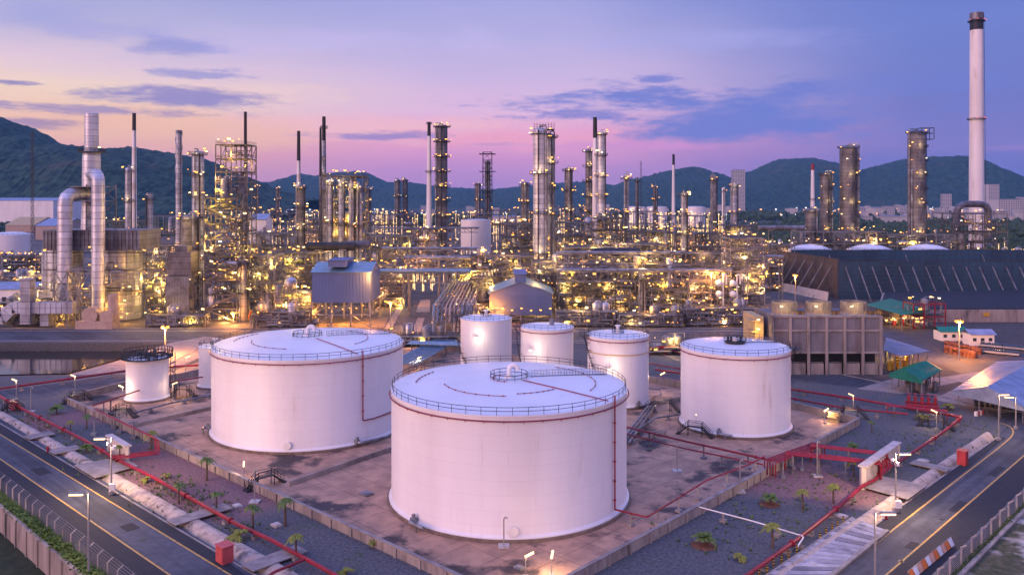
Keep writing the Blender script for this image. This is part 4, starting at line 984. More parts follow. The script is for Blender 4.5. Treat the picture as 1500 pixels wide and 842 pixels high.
SL_ = [(770, 845, 2.6, (1, .2, 0), 'tube lamp on a short post at the bottom, in front of the front tank'), (808, 842, 2.2, (.2, 1, 0), 'twin head post just right of the bottom tube lamp'), (253, 587, 4, (1, 0, 0), 'lamp above the stairs right of the squat left tank'), (110, 575, 4, (-1, 0, 0), 'lamp at the far left crossover stairs'), (180, 592, 4, (-1, .1, 0), 'lamp at the left side of the squat left tank'),
       (24, 585, 4.5, (-1, 0, 0), 'lamp at the left end of the red main'), (1020, 632, 3.5, (1, .3, 0), 'lamp at the left foot of the right tank'), (912, 560, 4, (1, -.2, 0), 'lamp at the left edge of the narrow tank stairs'), (968, 578, 5, (1, .3, 0), 'lamp between narrow tank and right tank'), (905, 590, 3, (1, .2, 0), 'lamp at the right rim side of the front tank'),
       (357, 705, 2.6, (-.3, 1, 0), 'thin post with small lamp on the left bund wall'), (1208, 620, 2.6, (1, .5, 0), 'low lamp by the boxes at the right yard corner'), (1372, 628, 3.5, (-1, .2, 0), 'lamp over the far right walkover stairs'), (272, 545, 4, (1, .2, 0), 'lamp on the back wall between the two left tanks'), (612, 540, 3, (1, -.4, 0), 'lamp just behind the gap between the largest tanks'), (1250, 602, 3.5, (-1, 0, 0), 'lamp on the right bund corner stairs')]
for px, py, hh, d, lab in SL_: small_lamp(lab, G(px, py), hh, d)
for px, py, hh in [(45, 603, 5.5), (382, 640, 3), (373, 735, 5), (250, 770, 0), (738, 800, 4), (1084, 720, 5.2), (992, 690, 4.6), (1197, 697, 6), (960, 670, 0)]:
    if not hh: continue
    base = G(px, py); t = thing('hook_post', 'white hooked post on a pale footing, upright in the yard', 'post', base, 'white hooked posts'); b = MB(); b.box(base + Vector((0, 0, .1)), (1.6, 1.6, .2)); obj('footing', b, M['pale2'], t, smooth=False)
    b = MB(); b.tube([base, base + Vector((0, 0, hh)), base + Vector((.25, 0, hh + .3)), base + Vector((.5, 0, hh))], .1, 7, bend=.2); obj('pole', b, M['polem'], t)
# wall lights of the back tanks
for (px, py, Yd, lab) in [(697, 494, 215.5, 'F'), (777, 513, 202, 'E'), (893, 540, 193.5, 'D')]:
    p = XZ(px, py, Yd - 1.6); par = {'F': F_, 'E': E_, 'D': D_}[lab]; add_lamp(par, p, 'cool', 0, .8); add_light(p - Vector((0, 1.4, 0)), 520, (1, .78, .52), .3, par)
# flood light mast by the squat left tank
def mast(label, base, hgt, kind='sodium', power=42000, n=4, s=1.6, col=(1, .36, .08)):
    t = thing('floodlight_mast', label, 'floodlight mast', base); b = MB(); b.tube([base, base + Vector((0, 0, hgt))], [.22, .14], 8); b.box(base + Vector((0, 0, hgt)), (1.2, 1.2, .14)); obj('mast_pole', b, M['polem'], t)
    for i in range(n):
        a = 2 * PI * i / n + .4; add_lamp(t, base + Vector((math.cos(a) * .55, math.sin(a) * .55, hgt + .4)), kind, a, s)
    add_light(base + Vector((0, -.6, hgt - .4)), power, col, .8, t); return t
mast('orange floodlight mast behind the squat left tank', G(242, 520) + Vector((0, 0, 0)), 8.5)
mast('twin orange floodlight mast by the small white houses on the right', G(1405, 527), 11.5)

# ================================================================ fences, hedge, retaining wall
def posts_line(label, p, q, n, h, m='concrete', name='fence', wire=True, lean=None, w=.14, group=None, cat='fence'):
    t = thing(name, label, cat, (p.x, p.y, p.z)); d = (q - p); nn = Vector((-d.y, d.x, 0)).normalized(); L_ = lean if lean else nn
    for i in range(n):
        c = p.lerp(q, i / (n - 1)); b = MB(); b.beam(c, c + Vector((0, 0, h)), w); b.beam(c + Vector((0, 0, h)), c + L_ * .7 + Vector((0, 0, h + .5)), w * .9); obj('post', b, M[m], t, smooth=False)
    if wire:
        b = MB()
        for k in range(9): z = .15 + (h - .2) * k / 8; b.beam(p + Vector((0, 0, z)), q + Vector((0, 0, z)), .025)
        for k in (.2, .45, .7): b.beam(p + L_ * k + Vector((0, 0, h + .5 * k / .7)), q + L_ * k + Vector((0, 0, h + .5 * k / .7)), .03)
        nw = int(d.length / .8)
        for k in range(nw): c = p.lerp(q, k / nw); c2 = p.lerp(q, min(1, (k + 2) / nw)); b.beam(c + Vector((0, 0, .1)), c2 + Vector((0, 0, h)), .018)
        obj('wire_mesh', b, M['steel2'], t, smooth=False)
    return t
hp = offs(*LW, .9); 
def sect(l, y0, y1):
    d = l[1] - l[0]; return l[0] + d * ((y0 - l[0].y) / d.y), l[0] + d * ((y1 - l[0].y) / d.y)
p, q = sect(offs(*LW, 1.9), 175, 100)
posts_line('wire fence on bent concrete posts above the hedge, bottom left', p, q, 34, 2.5, lean=Vector((-.7, -.72, 0)) * -1)
p, q = sect(LW, 230, 95); b = MB(); b.prism([(v.x, v.y) for v in strip(p, q, .5)], -3.7, .5)
for i in range(40):
    c = p.lerp(q, i / 39); n_ = Vector((-.68, -.73, 0)) * .3; b.prism([(v.x, v.y) for v in strip(c + n_ * .9, c + n_ * 1.5, .4)], -3.7, .3)
o = obj('retaining_wall', b, M['conc_wall'], smooth=False); tag(o, 'stained concrete retaining wall below the hedge, bottom left', 'wall')
def hedge(label, p, q, w, h, n, seed=1, mat='hedge'):
    rnd = random.Random(seed); b = MB(); d = q - p; nn = Vector((-d.y, d.x, 0)).normalized()
    for i in range(n):
        t_ = rnd.random(); hh = h * (.55 + .45 * math.sin(t_ * 60 + math.sin(t_ * 23) * 3) ** 2); c = p.lerp(q, t_) + nn * rnd.gauss(0, w * .28) + Vector((0, 0, rnd.random() ** .6 * hh)); s = rnd.uniform(.10, .26)
        a = Vector((rnd.gauss(0, 1), rnd.gauss(0, 1), rnd.gauss(0, .7))).normalized(); e = a.orthogonal().normalized()
        b.add([c - a * s, c + e * s * .6, c + a * s, c - e * s * .6], [(0, 1, 2, 3)])
    o = obj('hedge', b, M[mat], smooth=False); tag(o, label, 'hedge'); return o
M['hedge'] = pm('hedge_leaf', (.10, .17, .02), (.045, .095, .018), 1.2, .6, 0)
p, q = sect(offs(*LW, .95), 205, 98); hedge('yellow-green climbing hedge along the top of the retaining wall', p, q, 1.6, 1.5, 30000)
p, q = sect(RW, 95, 235)
posts_line('wire fence on bent concrete posts along the right road', p, q, 44, 2.6, lean=Vector((-.7, .7, 0)) * -1, w=.2)
b = MB(); b.prism([(v.x, v.y) for v in strip(*offs(p, q, -.9), .6)], 0, .35); o = obj('kerb', b, M['pale'], smooth=False, origin=(0, 0, 0)); tag(o, kind='structure')
M['vine'] = pm('vine', (.05, .08, .015), (.03, .05, .012), 1, .7)
hedge('low weeds growing under the right fence', *offs(p, q, -.35), .7, .6, 5000, 4, 'vine')
# orange and white banner
p, q = G(1330, 850) + Vector((0, 0, 0)), G(1393, 798); q = q; b = MB(); nb = 11
t = thing('barrier_banner', 'orange and white striped cloth hung over a rail by the right fence', 'banner', p)
u = (q - p) / nb; v = Vector((-u.y, u.x, 0)).normalized()
for i in range(nb):
    b = MB(); a = p + u * i; c = a + u * .97; z = 1.25 + random.uniform(-.08, .08)
    b.add([a + v * -.55 + Vector((0, 0, .25)), c + v * -.5 + Vector((0, 0, .2)), c + Vector((0, 0, z)), a + Vector((0, 0, z)), c + v * .5 + Vector((0, 0, .3)), a + v * .5 + Vector((0, 0, .25))], [(0, 1, 2, 3), (3, 2, 4, 5)])
    m = M['white'] if i % 3 == 1 else M['orange'] if i % 3 != 2 else M['peach'] if 'peach' in M else M.setdefault('peach', pm('peach_cloth', (.70, .38, .26), (.6, .3, .2), 2, .7))
    obj('cloth_strip', b, m, t, smooth=False)
b = MB(); b.beam(p + Vector((0, 0, 1.2)), q + Vector((0, 0, 1.2)), .08)
for i in range(4): c = p.lerp(q, i / 3); b.beam(c, c + Vector((0, 0, 1.2)), .1)
obj('rail', b, M['steel2'], t, smooth=False)
# cabinets
def cabinet(label, c, s, m='redbox', rz=R(-43)):
    t = thing('hydrant_cabinet', label, 'cabinet', c); w_, d_, h_ = s; b = MB(); b.box(c + Vector((0, 0, h_ / 2)), s, rz); obj('cabinet_body', b, M[m], t, smooth=False)
    b = MB(); b.box(c + Vector((0, 0, h_ + .06)), (w_ + .25, d_ + .25, .12), rz); obj('lid', b, M[m], t, smooth=False)
    b = MB(); o_ = Matrix.Rotation(rz, 3, 'Z') @ Vector((0, -d_ / 2 - .03, 0)); b.box(c + o_ + Vector((0, 0, h_ * .5)), (w_ * .82, .05, h_ * .8), rz); b.box(c + o_ * 1.05 + Vector((0, 0, h_ * .55)), (.08, .1, .3), rz); obj('door', b, M[m], t, smooth=False)
M['pinkbox'] = pm('faded_red_paint', (.52, .09, .09), (.42, .07, .07), 1, .5)
cabinet('faded red hydrant cabinet beside the left road, bottom left', G(329, 822), (2.0, 1.6, 2.3), 'pinkbox')
cabinet('dark red hydrant cabinet beside the right road', G(1410, 680), (1.7, 1.5, 2.6), 'redbox', R(45))
def hydrant(label, c):
    b = MB(); b.lathe(c, [(.3, 0), (.3, .1), (.2, .15), (.2, .9), (.26, .95), (.2, 1.15), (.02, 1.25)], 12); b.tube([c + Vector((-.4, 0, .75)), c + Vector((.4, 0, .75))], .12, 8); o = obj('hydrant', b, M['red']); tag(o, label, 'hydrant')
hydrant('small red hydrant on the left drain crossing', G(70, 662)); hydrant('red hydrant at the end of the deck by the right road', G(1298, 760))
# bollards
proto = thing('bollard', 'yellow and black banded bollard beside the planked deck', 'bollard', (0, 0, 0), 'yellow and black bollards')
b = MB(); b.cyl((0, 0, 0), .13, 1.1, 10); obj('post', b, M['yel'], proto)
b = MB()
for z in (.15, .55, .9): b.cyl((0, 0, z), .14, .2, 10)
obj('black_band', b, M['black'], proto)
for i, (px, py) in enumerate([(1124, 839), (1133, 829), (1145, 823), (1155, 817), (1167, 809), (1201, 790), (1210, 783), (1219, 776), (1227, 771), (1235, 766), (1112, 846)]):
    if i == 0: proto.location = G(px, py)
    else: copy_tree(proto, loc=G(px, py))
# small boxes and concrete blocks on gravel
random.seed(5)
for px, py, s, lab in [(347, 742, .9, 'pale square pit cover left of the fire main, near the drain'), (405, 770, .9, 'pale pit cover by the crossover stairs'), (1352, 676, 1.1, 'pale pit cover near the far right drain crossing'), (1233, 757, .9, 'concrete rubble blocks at the head of the deck'), (1190, 828, .8, 'small pale block beside the deck'), (537, 724, 1.2, 'square drain grate in the yard left of the front tank'), (203, 634, 1.2, 'pair of pale blocks on the upper left gravel'), (760, 833, .7, 'dark drain grate in front of the front tank'), (86, 656, .9, 'pale block beside the left drain')]:
    c = G(px, py); b = MB(); b.box(c + Vector((0, 0, .16)), (1.8 * s, 1.3 * s, .3), R(-43)); b.box(c + Vector((.1, 0, .36)), (1.2 * s, .9 * s, .1), R(-43)); o = obj('pit_cover', b, M['pale2'] if 'grate' not in lab else M['steel2'], smooth=False); tag(o, label=lab, cat='cover')
b = MB(); c = G(1222, 618)
for i in range(7): b.box(c + Vector((random.uniform(-.2, .2), random.uniform(-.2, .2), .2 + .35 * i)), (2.2, 1.8, .26), R(-40))
tag(obj('pallet_stack', b, M['yel2'] if 'yel2' in M else M.setdefault('yel2', pm('sandy_boards', (.5, .38, .2), (.4, .3, .16), 1, .8)), smooth=False), 'stack of sandy boards at the right bund corner', 'pallets')
# parts the photo shows in the narrow belt behind the tanks: grey pipes dropping to the corridor
def grey_rack(label, p, q, z, n, gap, posts, m='pipe', r=.2, drop=None, base=None):
    return rack(label, p, q, z, n, gap, r, m, posts, drop, 'steel2')
grey_rack('blue-grey pipe corridor behind the gap between the largest tanks', G(590, 545), G(668, 500), 2.2, 8, 1.1, 5, 'blue_pipe', .32)
grey_rack('second blue-grey corridor crossing toward the tanks', G(600, 517), G(680, 520), 3.2, 5, 1.0, 4, 'blue_pipe', .3)
grey_rack('grey pipes running from the corridor to the narrow tank', G(915, 655, 0), G(955, 600), .8, 3, .8, 4, 'pipe', .25)
LP = 4.6
# ================================================================ process plant
random.seed(11)
LAMPK = ['warm'] * 6 + ['amber'] * 3 + ['bright'] * 3 + ['cool']
def rl(): return random.choice(LAMPK)
def column(label, px, ptop, Y, wpx, pbase=None, m='clad2', plats=5, lamps=2, z0=0, pipe=1, ang=R(-90), sweep=R(230), top='dome', group='distillation columns', cat='column', lampk=None, lights=1, r2=None, psz=1.3, swap=None, name='distillation_column'):
    x = X_(px, Y); z1 = Z_(ptop, Y); r = wpx / 2 * Y / F; rt = r2 or r
    t = thing(name, label, cat, (x, Y, z0), group); b = MB()
    prof = [(r * 1.02, z0), (r, z0 + .5)]; n = max(6, int((z1 - z0) / 6))
    for i in range(1, n):
        z = z0 + (z1 - z0) * i / n; rr = r + (rt - r) * i / n
        prof += [(rr, z - .12), (rr * 1.03, z - .1), (rr * 1.03, z + .1), (rr, z + .12)]
    prof += [(rt, z1 - rt * .5), (rt * .9, z1 - rt * .2), (rt * .6, z1), (.01, z1 + rt * .15)] if top == 'dome' else [(rt, z1), (rt * .85, z1 + .02), (rt * .85, z1 - 2)]
    b.lathe((x, Y, 0), prof, 28); obj('shell', b, M[m], t)
    for i in range(plats):
        z = z0 + (z1 - z0) * (i + 1) / (plats + .15) if plats > 1 else z1 - 2
        z = min(z, z1 - .8); a0 = ang - sweep / 2 + random.uniform(-.5, .5); w_ = psz; b = MB()
        if i == plats - 1: a0, sw = 0, 2 * PI
        else: sw = sweep
        c = (x, Y); K = 16
        b.lathe((x, Y, z), [(r * 1.0, 0), (r + w_, 0), (r + w_, .15), (r, .15)], K, a0, a0 + sw)
        railing_ring(b, c, r + w_ - .05, z + .15, a0, a0 + sw, 1.15, 1.6, .11)
        for k in range(5):
            a = a0 + sw * (k + .5) / 5; b.beam((x + math.cos(a) * r, Y + math.sin(a) * r, z - 1), (x + math.cos(a) * (r + w_), Y + math.sin(a) * (r + w_), z), .14)
        obj('platform', b, M['dark'], t)
        for k in range(lamps):
            a = R(-90) + random.uniform(-1.5, 1.5); add_lamp(t, (x + math.cos(a) * (r + w_), Y + math.sin(a) * (r + w_), z + random.choice((.6, 1.5, 1.8, 2.9))), lampk or rl(), s=random.choice((.6, .8, 1.0, 1.2)))
        if lights and i % 2 == 0: add_light((x + random.uniform(-1, 1), Y - r - 2.6, z + 1.2), 170, parent=t)
    b = MB()
    la = R(-60 + random.uniform(-60, 60)); lx, ly = x + math.cos(la) * (r + .35), Y + math.sin(la) * (r + .35)
    for s in (-.25, .25): b.beam((lx + s, ly, z0), (lx + s, ly, z1 - 1), .07)
    b.tube([(lx, ly - .3, z0 + 2), (lx, ly - .3, z1 - 1)], .36, 6); obj('ladder', b, M['dark'], t)
    if pipe:
        for k in range(pipe):
            a = R(random.uniform(-170, -10)); s = .12 + .1 * r * random.random(); o = r + s + .25; b = MB(); zt = z1 - random.uniform(0, .35) * (z1 - z0) * (k > 0)
            p = Vector((x + math.cos(a) * o, Y + math.sin(a) * o, 0)); b.tube([p + Vector((0, 0, z0)), p + Vector((0, 0, zt + 1.2)), Vector((x, Y, zt + 1.2)), Vector((x, Y, zt - .5))], s + .12, 8, bend=1); obj('riser_pipe', b, M['pipe'], t)
    return t
def stack(label, px, ptop, Y, w0, w1, pbase=0, m='whitestack', tip='black', tipf=.07, rings=(), spiral=False, band=None, group='flue stacks', z0=0):
    x = X_(px, Y); z1 = Z_(ptop, Y); r1 = w0 / 2 * Y / F; r0 = w1 / 2 * Y / F; t = thing('flue_stack', label, 'chimney', (x, Y, z0), group)
    b = MB(); zt = z1 - (z1 - z0) * tipf; rt = r1 + (r0 - r1) * tipf
    prof = [(r0, z0)]
    for i in range(1, 9):
        z = z0 + (zt - z0) * i / 9; rr = r0 + (rt - r0) * i / 9; prof += [(rr, z - .05), (rr * 1.025, z), (rr, z + .05)]
    prof += [(rt, zt)]; b.lathe((x, Y, 0), prof, 28); obj('shaft', b, M[m], t)
    b = MB(); b.lathe((x, Y, 0), [(rt, zt), (r1, z1), (r1 * .85, z1), (r1 * .85, z1 - r1 * 3), (0.01, z1 - r1 * 3)], 28); obj('dark_tip', b, M[tip], t)
    for f in rings:
        z = z0 + (z1 - z0) * f; rr = r0 + (r1 - r0) * f; b = MB(); b.lathe((x, Y, z), [(rr, 0), (rr + .9 + rr * .15, 0), (rr + .9 + rr * .15, .25), (rr, .25)], 24); railing_ring(b, (x, Y), rr + .85 + rr * .15, z + .25, hgt=1.2, step=2, t=.14); obj('gallery', b, M['dark'], t)
    if spiral:
        b = MB(); n = 90
        for s in range(3): b.tube([Vector((x + math.cos(k / n * 9 + s * 2.1) * (r1 + .12), Y + math.sin(k / n * 9 + s * 2.1) * (r1 + .12), z1 - (z1 - z0) * .38 * k / n)) for k in range(n + 1)], .22, 5)
        obj('strake', b, M[m], t)
    b = MB(); b.beam((x + r0 * .8 + .3, Y - r0 * .8 - .3, z0), (x + r1 * .75 + .2, Y - r1 * .75 - .2, z1 - 1), .25); obj('ladder', b, M['dark'], t)
    return t

def frame_parts(t, x0, x1, y0, y1, levels, nx, ny, m='steel', brace=.4, col=.38, beam=.32, deckp=.62, bw=.22):
    b = MB(); xs = [x0 + (x1 - x0) * i / nx for i in range(nx + 1)]; ys = [y0 + (y1 - y0) * i / ny for i in range(ny + 1)]; zt = levels[-1]
    for x in xs:
        for y in ys: b.beam((x, y, 0), (x, y, zt), col)
    L2 = [0] + list(levels)
    for li, z in enumerate(levels):
        for y in ys: b.beam((x0, y, z), (x1, y, z), beam, beam * 1.2)
        for x in xs: b.beam((x, y0, z), (x, y1, z), beam, beam * 1.2)
        zl = L2[li]
        for i in range(nx):
            for y in (y0, y1):
                if random.random() < brace:
                    if random.random() < .5: b.beam((xs[i], y, zl), (xs[i + 1], y, z), bw)
                    else: b.beam((xs[i + 1], y, zl), (xs[i], y, z), bw)
        for i in range(ny):
            for x in (x0, x1):
                if random.random() < brace: b.beam((x, ys[i], zl), (x, ys[i + 1], z), .2)
    obj('steel_frame', b, M[m], t, smooth=False)
    for z in levels:
        b = MB()
        for i in range(nx):
            for j in range(ny):
                if random.random() < deckp: b.box(((xs[i] + xs[i + 1]) / 2, (ys[j] + ys[j + 1]) / 2, z + .26), (xs[i + 1] - xs[i] - .1, ys[j + 1] - ys[j] - .1, .08))
        zz = z + .3
        for (p, q) in (((x0, y0), (x1, y0)), ((x0, y0), (x0, y1)), ((x1, y0), (x1, y1))):
            for hgt in (1.1, .6): b.beam((p[0], p[1], zz + hgt), (q[0], q[1], zz + hgt), .09)
            Ln = math.dist(p, q); n = int(Ln / 2)
            for k in range(n + 1): u = k / max(n, 1); b.beam((p[0] + (q[0] - p[0]) * u, p[1] + (q[1] - p[1]) * u, zz), (p[0] + (q[0] - p[0]) * u, p[1] + (q[1] - p[1]) * u, zz + 1.1), .08)
        obj('deck', b, M['deck'], t, smooth=False)
def pipework(t, x0, x1, y0, y1, z0, z1, n, rr=(.1, .35), mats=('pipe', 'steel2', 'vess'), parts=3, step=4.5, name='pipework'):
    for q in range(parts):
        b = MB()
        for _ in range(n // parts):
            r = random.uniform(*rr) * random.choice((1, 1, .7)); p = Vector((random.uniform(x0, x1), random.uniform(y0, y1), random.uniform(z0, z1))); pts = [p]; ax = -1
            for k in range(random.randint(2, 5)):
                na = random.choice([0, 0, 1, 2, 2]);
                if na == ax: na = (na + 1) % 3
                ax = na; d = random.uniform(1.5, step) * random.choice((-1, 1)) * (1.8 if na == 0 else 1); pn = pts[-1].copy(); pn[na] += d
                pn.x = min(max(pn.x, x0), x1); pn.y = min(max(pn.y, y0), y1); pn.z = min(max(pn.z, z0), z1)
                if (pn - pts[-1]).length > .4: pts.append(pn)
            if len(pts) > 1: b.tube(pts, r, 6, bend=r * 2.2)
        obj(name, b, M[mats[q % len(mats)]], t)
def unit(label, px0, px1, Y, D, ztop, nlev=5, nx=None, ny=2, vess=4, drums=3, lamps=14, pipes=60, m='steel', lights=4, group=None, stair=False, power=520, cat='process unit', lscale=1.0, brace=.35, name='process_structure', bw=.22):
    x0, x1 = X_(px0, Y), X_(px1, Y); nx = nx or max(1, round((x1 - x0) / 6.5)); y0, y1 = Y, Y + D
    t = thing(name, label, cat, ((x0 + x1) / 2, Y, 0), group)
    lv = [ztop * (i + 1) / nlev * (1 if i == nlev - 1 else random.uniform(.96, 1.02)) for i in range(nlev)]
    frame_parts(t, x0, x1, y0, y1, lv, nx, ny, m, brace, bw=bw)
    for i in range(vess):
        x = random.uniform(x0 + 1, x1 - 1); y = random.uniform(y0 + 1, y0 + D * .6); r = random.uniform(.8, 1.9); l = random.choice([0] + lv[:-1]); h = min(random.uniform(4, 14), ztop - l + 3)
        b = MB(); b.lathe((x, y, l + .4), [(r, 0), (r, h - r * .5), (r * .8, h - r * .15), (r * .4, h), (.01, h + .05)], 16)
        for k in range(1, 4): b.lathe((x, y, l + h * k / 4), [(r, 0), (r + .1, .02), (r + .1, .2), (r, .22)], 16)
        b.tube([(x, y, l + h), (x, y, l + h + 1), (x + r + .6, y, l + h + 1), (x + r + .6, y, l)], .16, 6, bend=.5)
        obj('vessel', b, M[random.choice(['vess', 'clad', 'clad2', 'steel2'])], t)
    for i in range(drums):
        x = random.uniform(x0, x1 - 4); y = random.uniform(y0 + 1, y1 - 1); r = random.uniform(.6, 1.3); z = random.choice([0] + lv[:-1]) + r + .9; b = MB(); Ld = random.uniform(4, 9); Ld = min(Ld, x1 - x0)
        b.hdrum((x, y, z), (min(x + Ld, x1 + 2), y, z), r)
        for k in (.2, .8): b.box((x + Ld * k, y, z - r * .8), (.4, r * 1.6, r * .9))
        b.cyl((x + Ld * .5, y, z + r * .9), .25, 1, 8)
        obj('exchanger', b, M[random.choice(['clad', 'pipe', 'vess'])], t)
    pipework(t, x0, x1, y0 - .6, y1, 1, ztop, pipes)
    for i in range(lamps):
        z = random.choice(lv + [0]) + random.uniform(1.8, 3.4); 
        if z > ztop + 3: z = ztop + 1.5
        face = random.random(); x = random.uniform(x0, x1); y = y0 - .4 if face < .7 else random.uniform(y0, y1)
        add_lamp(t, (x, y, z), rl(), s=random.choice((.35, .5, .6, .8, 1.0, 1.3)) * lscale)
    for i in range(lights):
        z = (lv + [0])[i % len(lv)] if i else 0; z += random.uniform(1.5, 2.6); add_light((x0 + (x1 - x0) * random.random(), y0 + random.uniform(-1.6, D * .4), z), power * random.uniform(.5, 1.9), parent=t, col=(1, random.uniform(.44, .62), random.uniform(.06, .18)))
    if stair:
        b = MB(); n = len(lv); zp = 0; xa, xb = x0 - 5.5, x0 - .6
        for i, z in enumerate(lv):
            a, c = ((xa, xb) if i % 2 == 0 else (xb, xa))
            for yy in (Y + 1, Y + 2.2): b.beam((a, yy, zp), (c, yy, z), .16, .35); b.beam((a, yy, zp + 1.1), (c, yy, z + 1.1), .08)
            for k in range(10): b.box((a + (c - a) * (k + .5) / 10, Y + 1.6, zp + (z - zp) * (k + .5) / 10), (.4, 1.2, .07))
            b.box(((xa + xb) / 2, Y + 3, z), (6.2, 1.6, .14)); zp = z
        for xx in (xa - .3, xb + .3):
            for yy in (Y + .8, Y + 3.8): b.beam((xx, yy, 0), (xx, yy, lv[-1] + 1), .26)
        for z in lv:
            for hz in (z, z + 1.1): b.beam((xa - .3, Y + .8, hz), (xb + .3, Y + .8, hz), .14)
        obj('stair_tower', b, M['steel'], t, smooth=False)
        for z in lv: add_lamp(t, (xa - .4, Y + .5, z + 1.4), 'warm')
    return t

# ---------------- heat-recovery unit at the left
Y0 = 331; k0 = Y0 / F
t = thing('boiler_unit', 'large silver boiler with ribbed top, two thick bent ducts and a stack, far left', 'boiler', (X_(135, Y0), Y0, 0))
def zz(py, Y=Y0): return Z_(py, Y)
for px, w_ in ((92, 54), (174, 64)):
    b = MB(); x = X_(px, Y0 + 10); r = w_ / 2 * k0; zt = zz(366); prof = []
    for i in range(7): z = zt * i / 6; prof += [(r, z - .05), (r * 1.02, z), (r * 1.02, z + .25), (r, z + .3)]
    b.lathe((x, Y0 + 10, 0), [(r, 0)] + prof[2:-3] + [(r, zt), (.01, zt)], 24)
    for i in range(16): a = 2 * PI * i / 16; b.beam((x + math.cos(a) * (r + .1), Y0 + 10 + math.sin(a) * (r + .1), 0), (x + math.cos(a) * (r + .1), Y0 + 10 + math.sin(a) * (r + .1), zt), .3)
    obj('furnace_shell', b, M['clad'], t)
b = MB(); x0, x1 = X_(66, Y0), X_(206, Y0); za, zb_ = zz(366), zz(337); b.box(((x0 + x1) / 2, Y0 + 9, (za + zb_) / 2), (x1 - x0, 20, zb_ - za))
for i in range(27): x = x0 + (x1 - x0) * i / 26; b.box((x, Y0 - 1.15, (za + zb_) / 2), (.3, .3, zb_ - za + .2))
for z in (za + .2, (za + zb_) / 2, zb_ - .3): b.box(((x0 + x1) / 2, Y0 - 1.2, z), (x1 - x0 + .6, .36, .3))
obj('ribbed_casing', b, M['clad2'], t, smooth=False)
sx = X_(134, Y0 + 8); sr = 9.8 * k0; b = MB()
pr = [(sr * 1.5, zz(340)), (sr * 1.35, zz(300)), (sr * 1.3, zz(250)), (sr * 1.25, zz(230)), (sr * 1.22, zz(224))]
for i in range(7): z = zz(220) + (zz(165) - zz(220)) * i / 6; pr += [(sr, z), (sr * 1.03, z + .1), (sr * 1.03, z + .3), (sr, z + .4)]
b.lathe((sx, Y0 + 8, 0), pr + [(sr * .9, zz(163)), (sr * .9, zz(175))], 28); obj('stack', b, M['silver'], t)
b = MB(); z = zz(222); b.lathe((sx, Y0 + 8, z), [(sr, 0), (sr + 2.4, 0), (sr + 2.4, .3), (sr, .3)], 24); railing_ring(b, (sx, Y0 + 8), sr + 2.3, z + .3, hgt=1.3, step=1.4, t=.15); obj('stack_gallery', b, M['dark'], t)
add_lamp(t, (sx + sr + 2, Y0 + 5, z + 2), 'bright')
def duct(pts, r, m='silver', name='duct', bend=4.5, rings=True):
    b = MB(); b.tube(pts, r, 18, bend=bend)
    pts = [Vector(p) for p in pts]
    for i in range(len(pts) - 1):
        p, q = pts[i], pts[i + 1]; L_ = (q - p).length; d = (q - p).normalized(); n = int((L_ - 2 * bend * .8) / 2.6)
        for k in range(n): c = p + d * (bend * .8 + 2.6 * (k + .5)); b.tube([c - d * .12, c + d * .12], r * 1.06, 18)
    obj(name, b, M[m], t)
duct([(X_(103, Y0), Y0 - 4, zz(412)), (X_(103, Y0), Y0 - 4, zz(285)), (sx - 1, Y0 + 6, zz(283))], 2.7)
duct([(X_(153, Y0), Y0 - 5, zz(452)), (X_(153, Y0), Y0 - 5, zz(257)), (sx + 1, Y0 + 6, zz(255))], 2.45)
b = MB()
for pz in (zz(262), zz(283)): b.box((sx + 2, Y0 + 3, pz - 3.2), (12, 9, .3))
xa, xb = X_(121, Y0), X_(147, Y0)
for x in (xa, xb):
    for y in (Y0 + 3, Y0 + 13): b.beam((x, y, zb_), (x, y, zz(270)), .45)
lz = [zb_, zz(318), zz(295), zz(272)]
for i in range(3):
    for y in (Y0 + 3, Y0 + 13): b.beam((xa, y, lz[i]), (xb, y, lz[i + 1]), .3); b.beam((xb, y, lz[i]), (xa, y, lz[i + 1]), .3); b.beam((xa, y, lz[i + 1]), (xb, y, lz[i + 1]), .3)
obj('support_tower', b, M['steel2'], t, smooth=False)
b = MB(); xa, xb = X_(80, Y0 - 14), X_(118, Y0 - 14)
for y in (Y0 - 14, Y0 - 6):
    for x in (xa, (xa + xb) / 2, xb): b.beam((x, y, 0), (x, y, zz(398, Y0 - 14)), .4)
    for za_, zb2 in ((0, 6.5), (6.5, 13), (13, zz(398, Y0 - 14))):
        for x, x2 in ((xa, (xa + xb) / 2), ((xa + xb) / 2, xb)): b.beam((x, y, za_), (x2, y, zb2), .28); b.beam((x2, y, za_), (x, y, zb2), .28)
        b.beam((xa, y, zb2), (xb, y, zb2), .35)
b.lathe((X_(103, Y0), Y0 - 4, zz(425)), [(4.5, -6), (4.2, -3), (2.7, 3)], 16)
obj('duct_support', b, M['steel2'], t, smooth=False)
def sqduct(pts, w_, name='intake_duct', m='clad'):
    b = MB()
    pts = [Vector(p) for p in pts]
    for i in range(len(pts) - 1):
        b.beam(pts[i], pts[i + 1], w_, w_); d = pts[i + 1] - pts[i]; n = int(d.length / 2)
        for k in range(n + 1): c = pts[i] + d * (k / max(n, 1)); dn = d.normalized(); b.beam(c - dn * .1, c + dn * .1, w_ + .35, w_ + .35)
    obj(name, b, M[m], t, smooth=False)
Yd = Y0 - 16
sqduct([(X_(-30, Yd), Yd, 3), (X_(8, Yd), Yd, 4), (X_(22, Yd), Yd, 8), (X_(110, Yd), Yd, 8)], 4.2); sqduct([(X_(43, Yd), Yd - 1, 2), (X_(43, Yd), Yd - 1, 19)], 3.8)
sqduct([(X_(66, Yd), Yd + 1, 8), (X_(66, Yd), Yd + 1, 1)], 3.2)
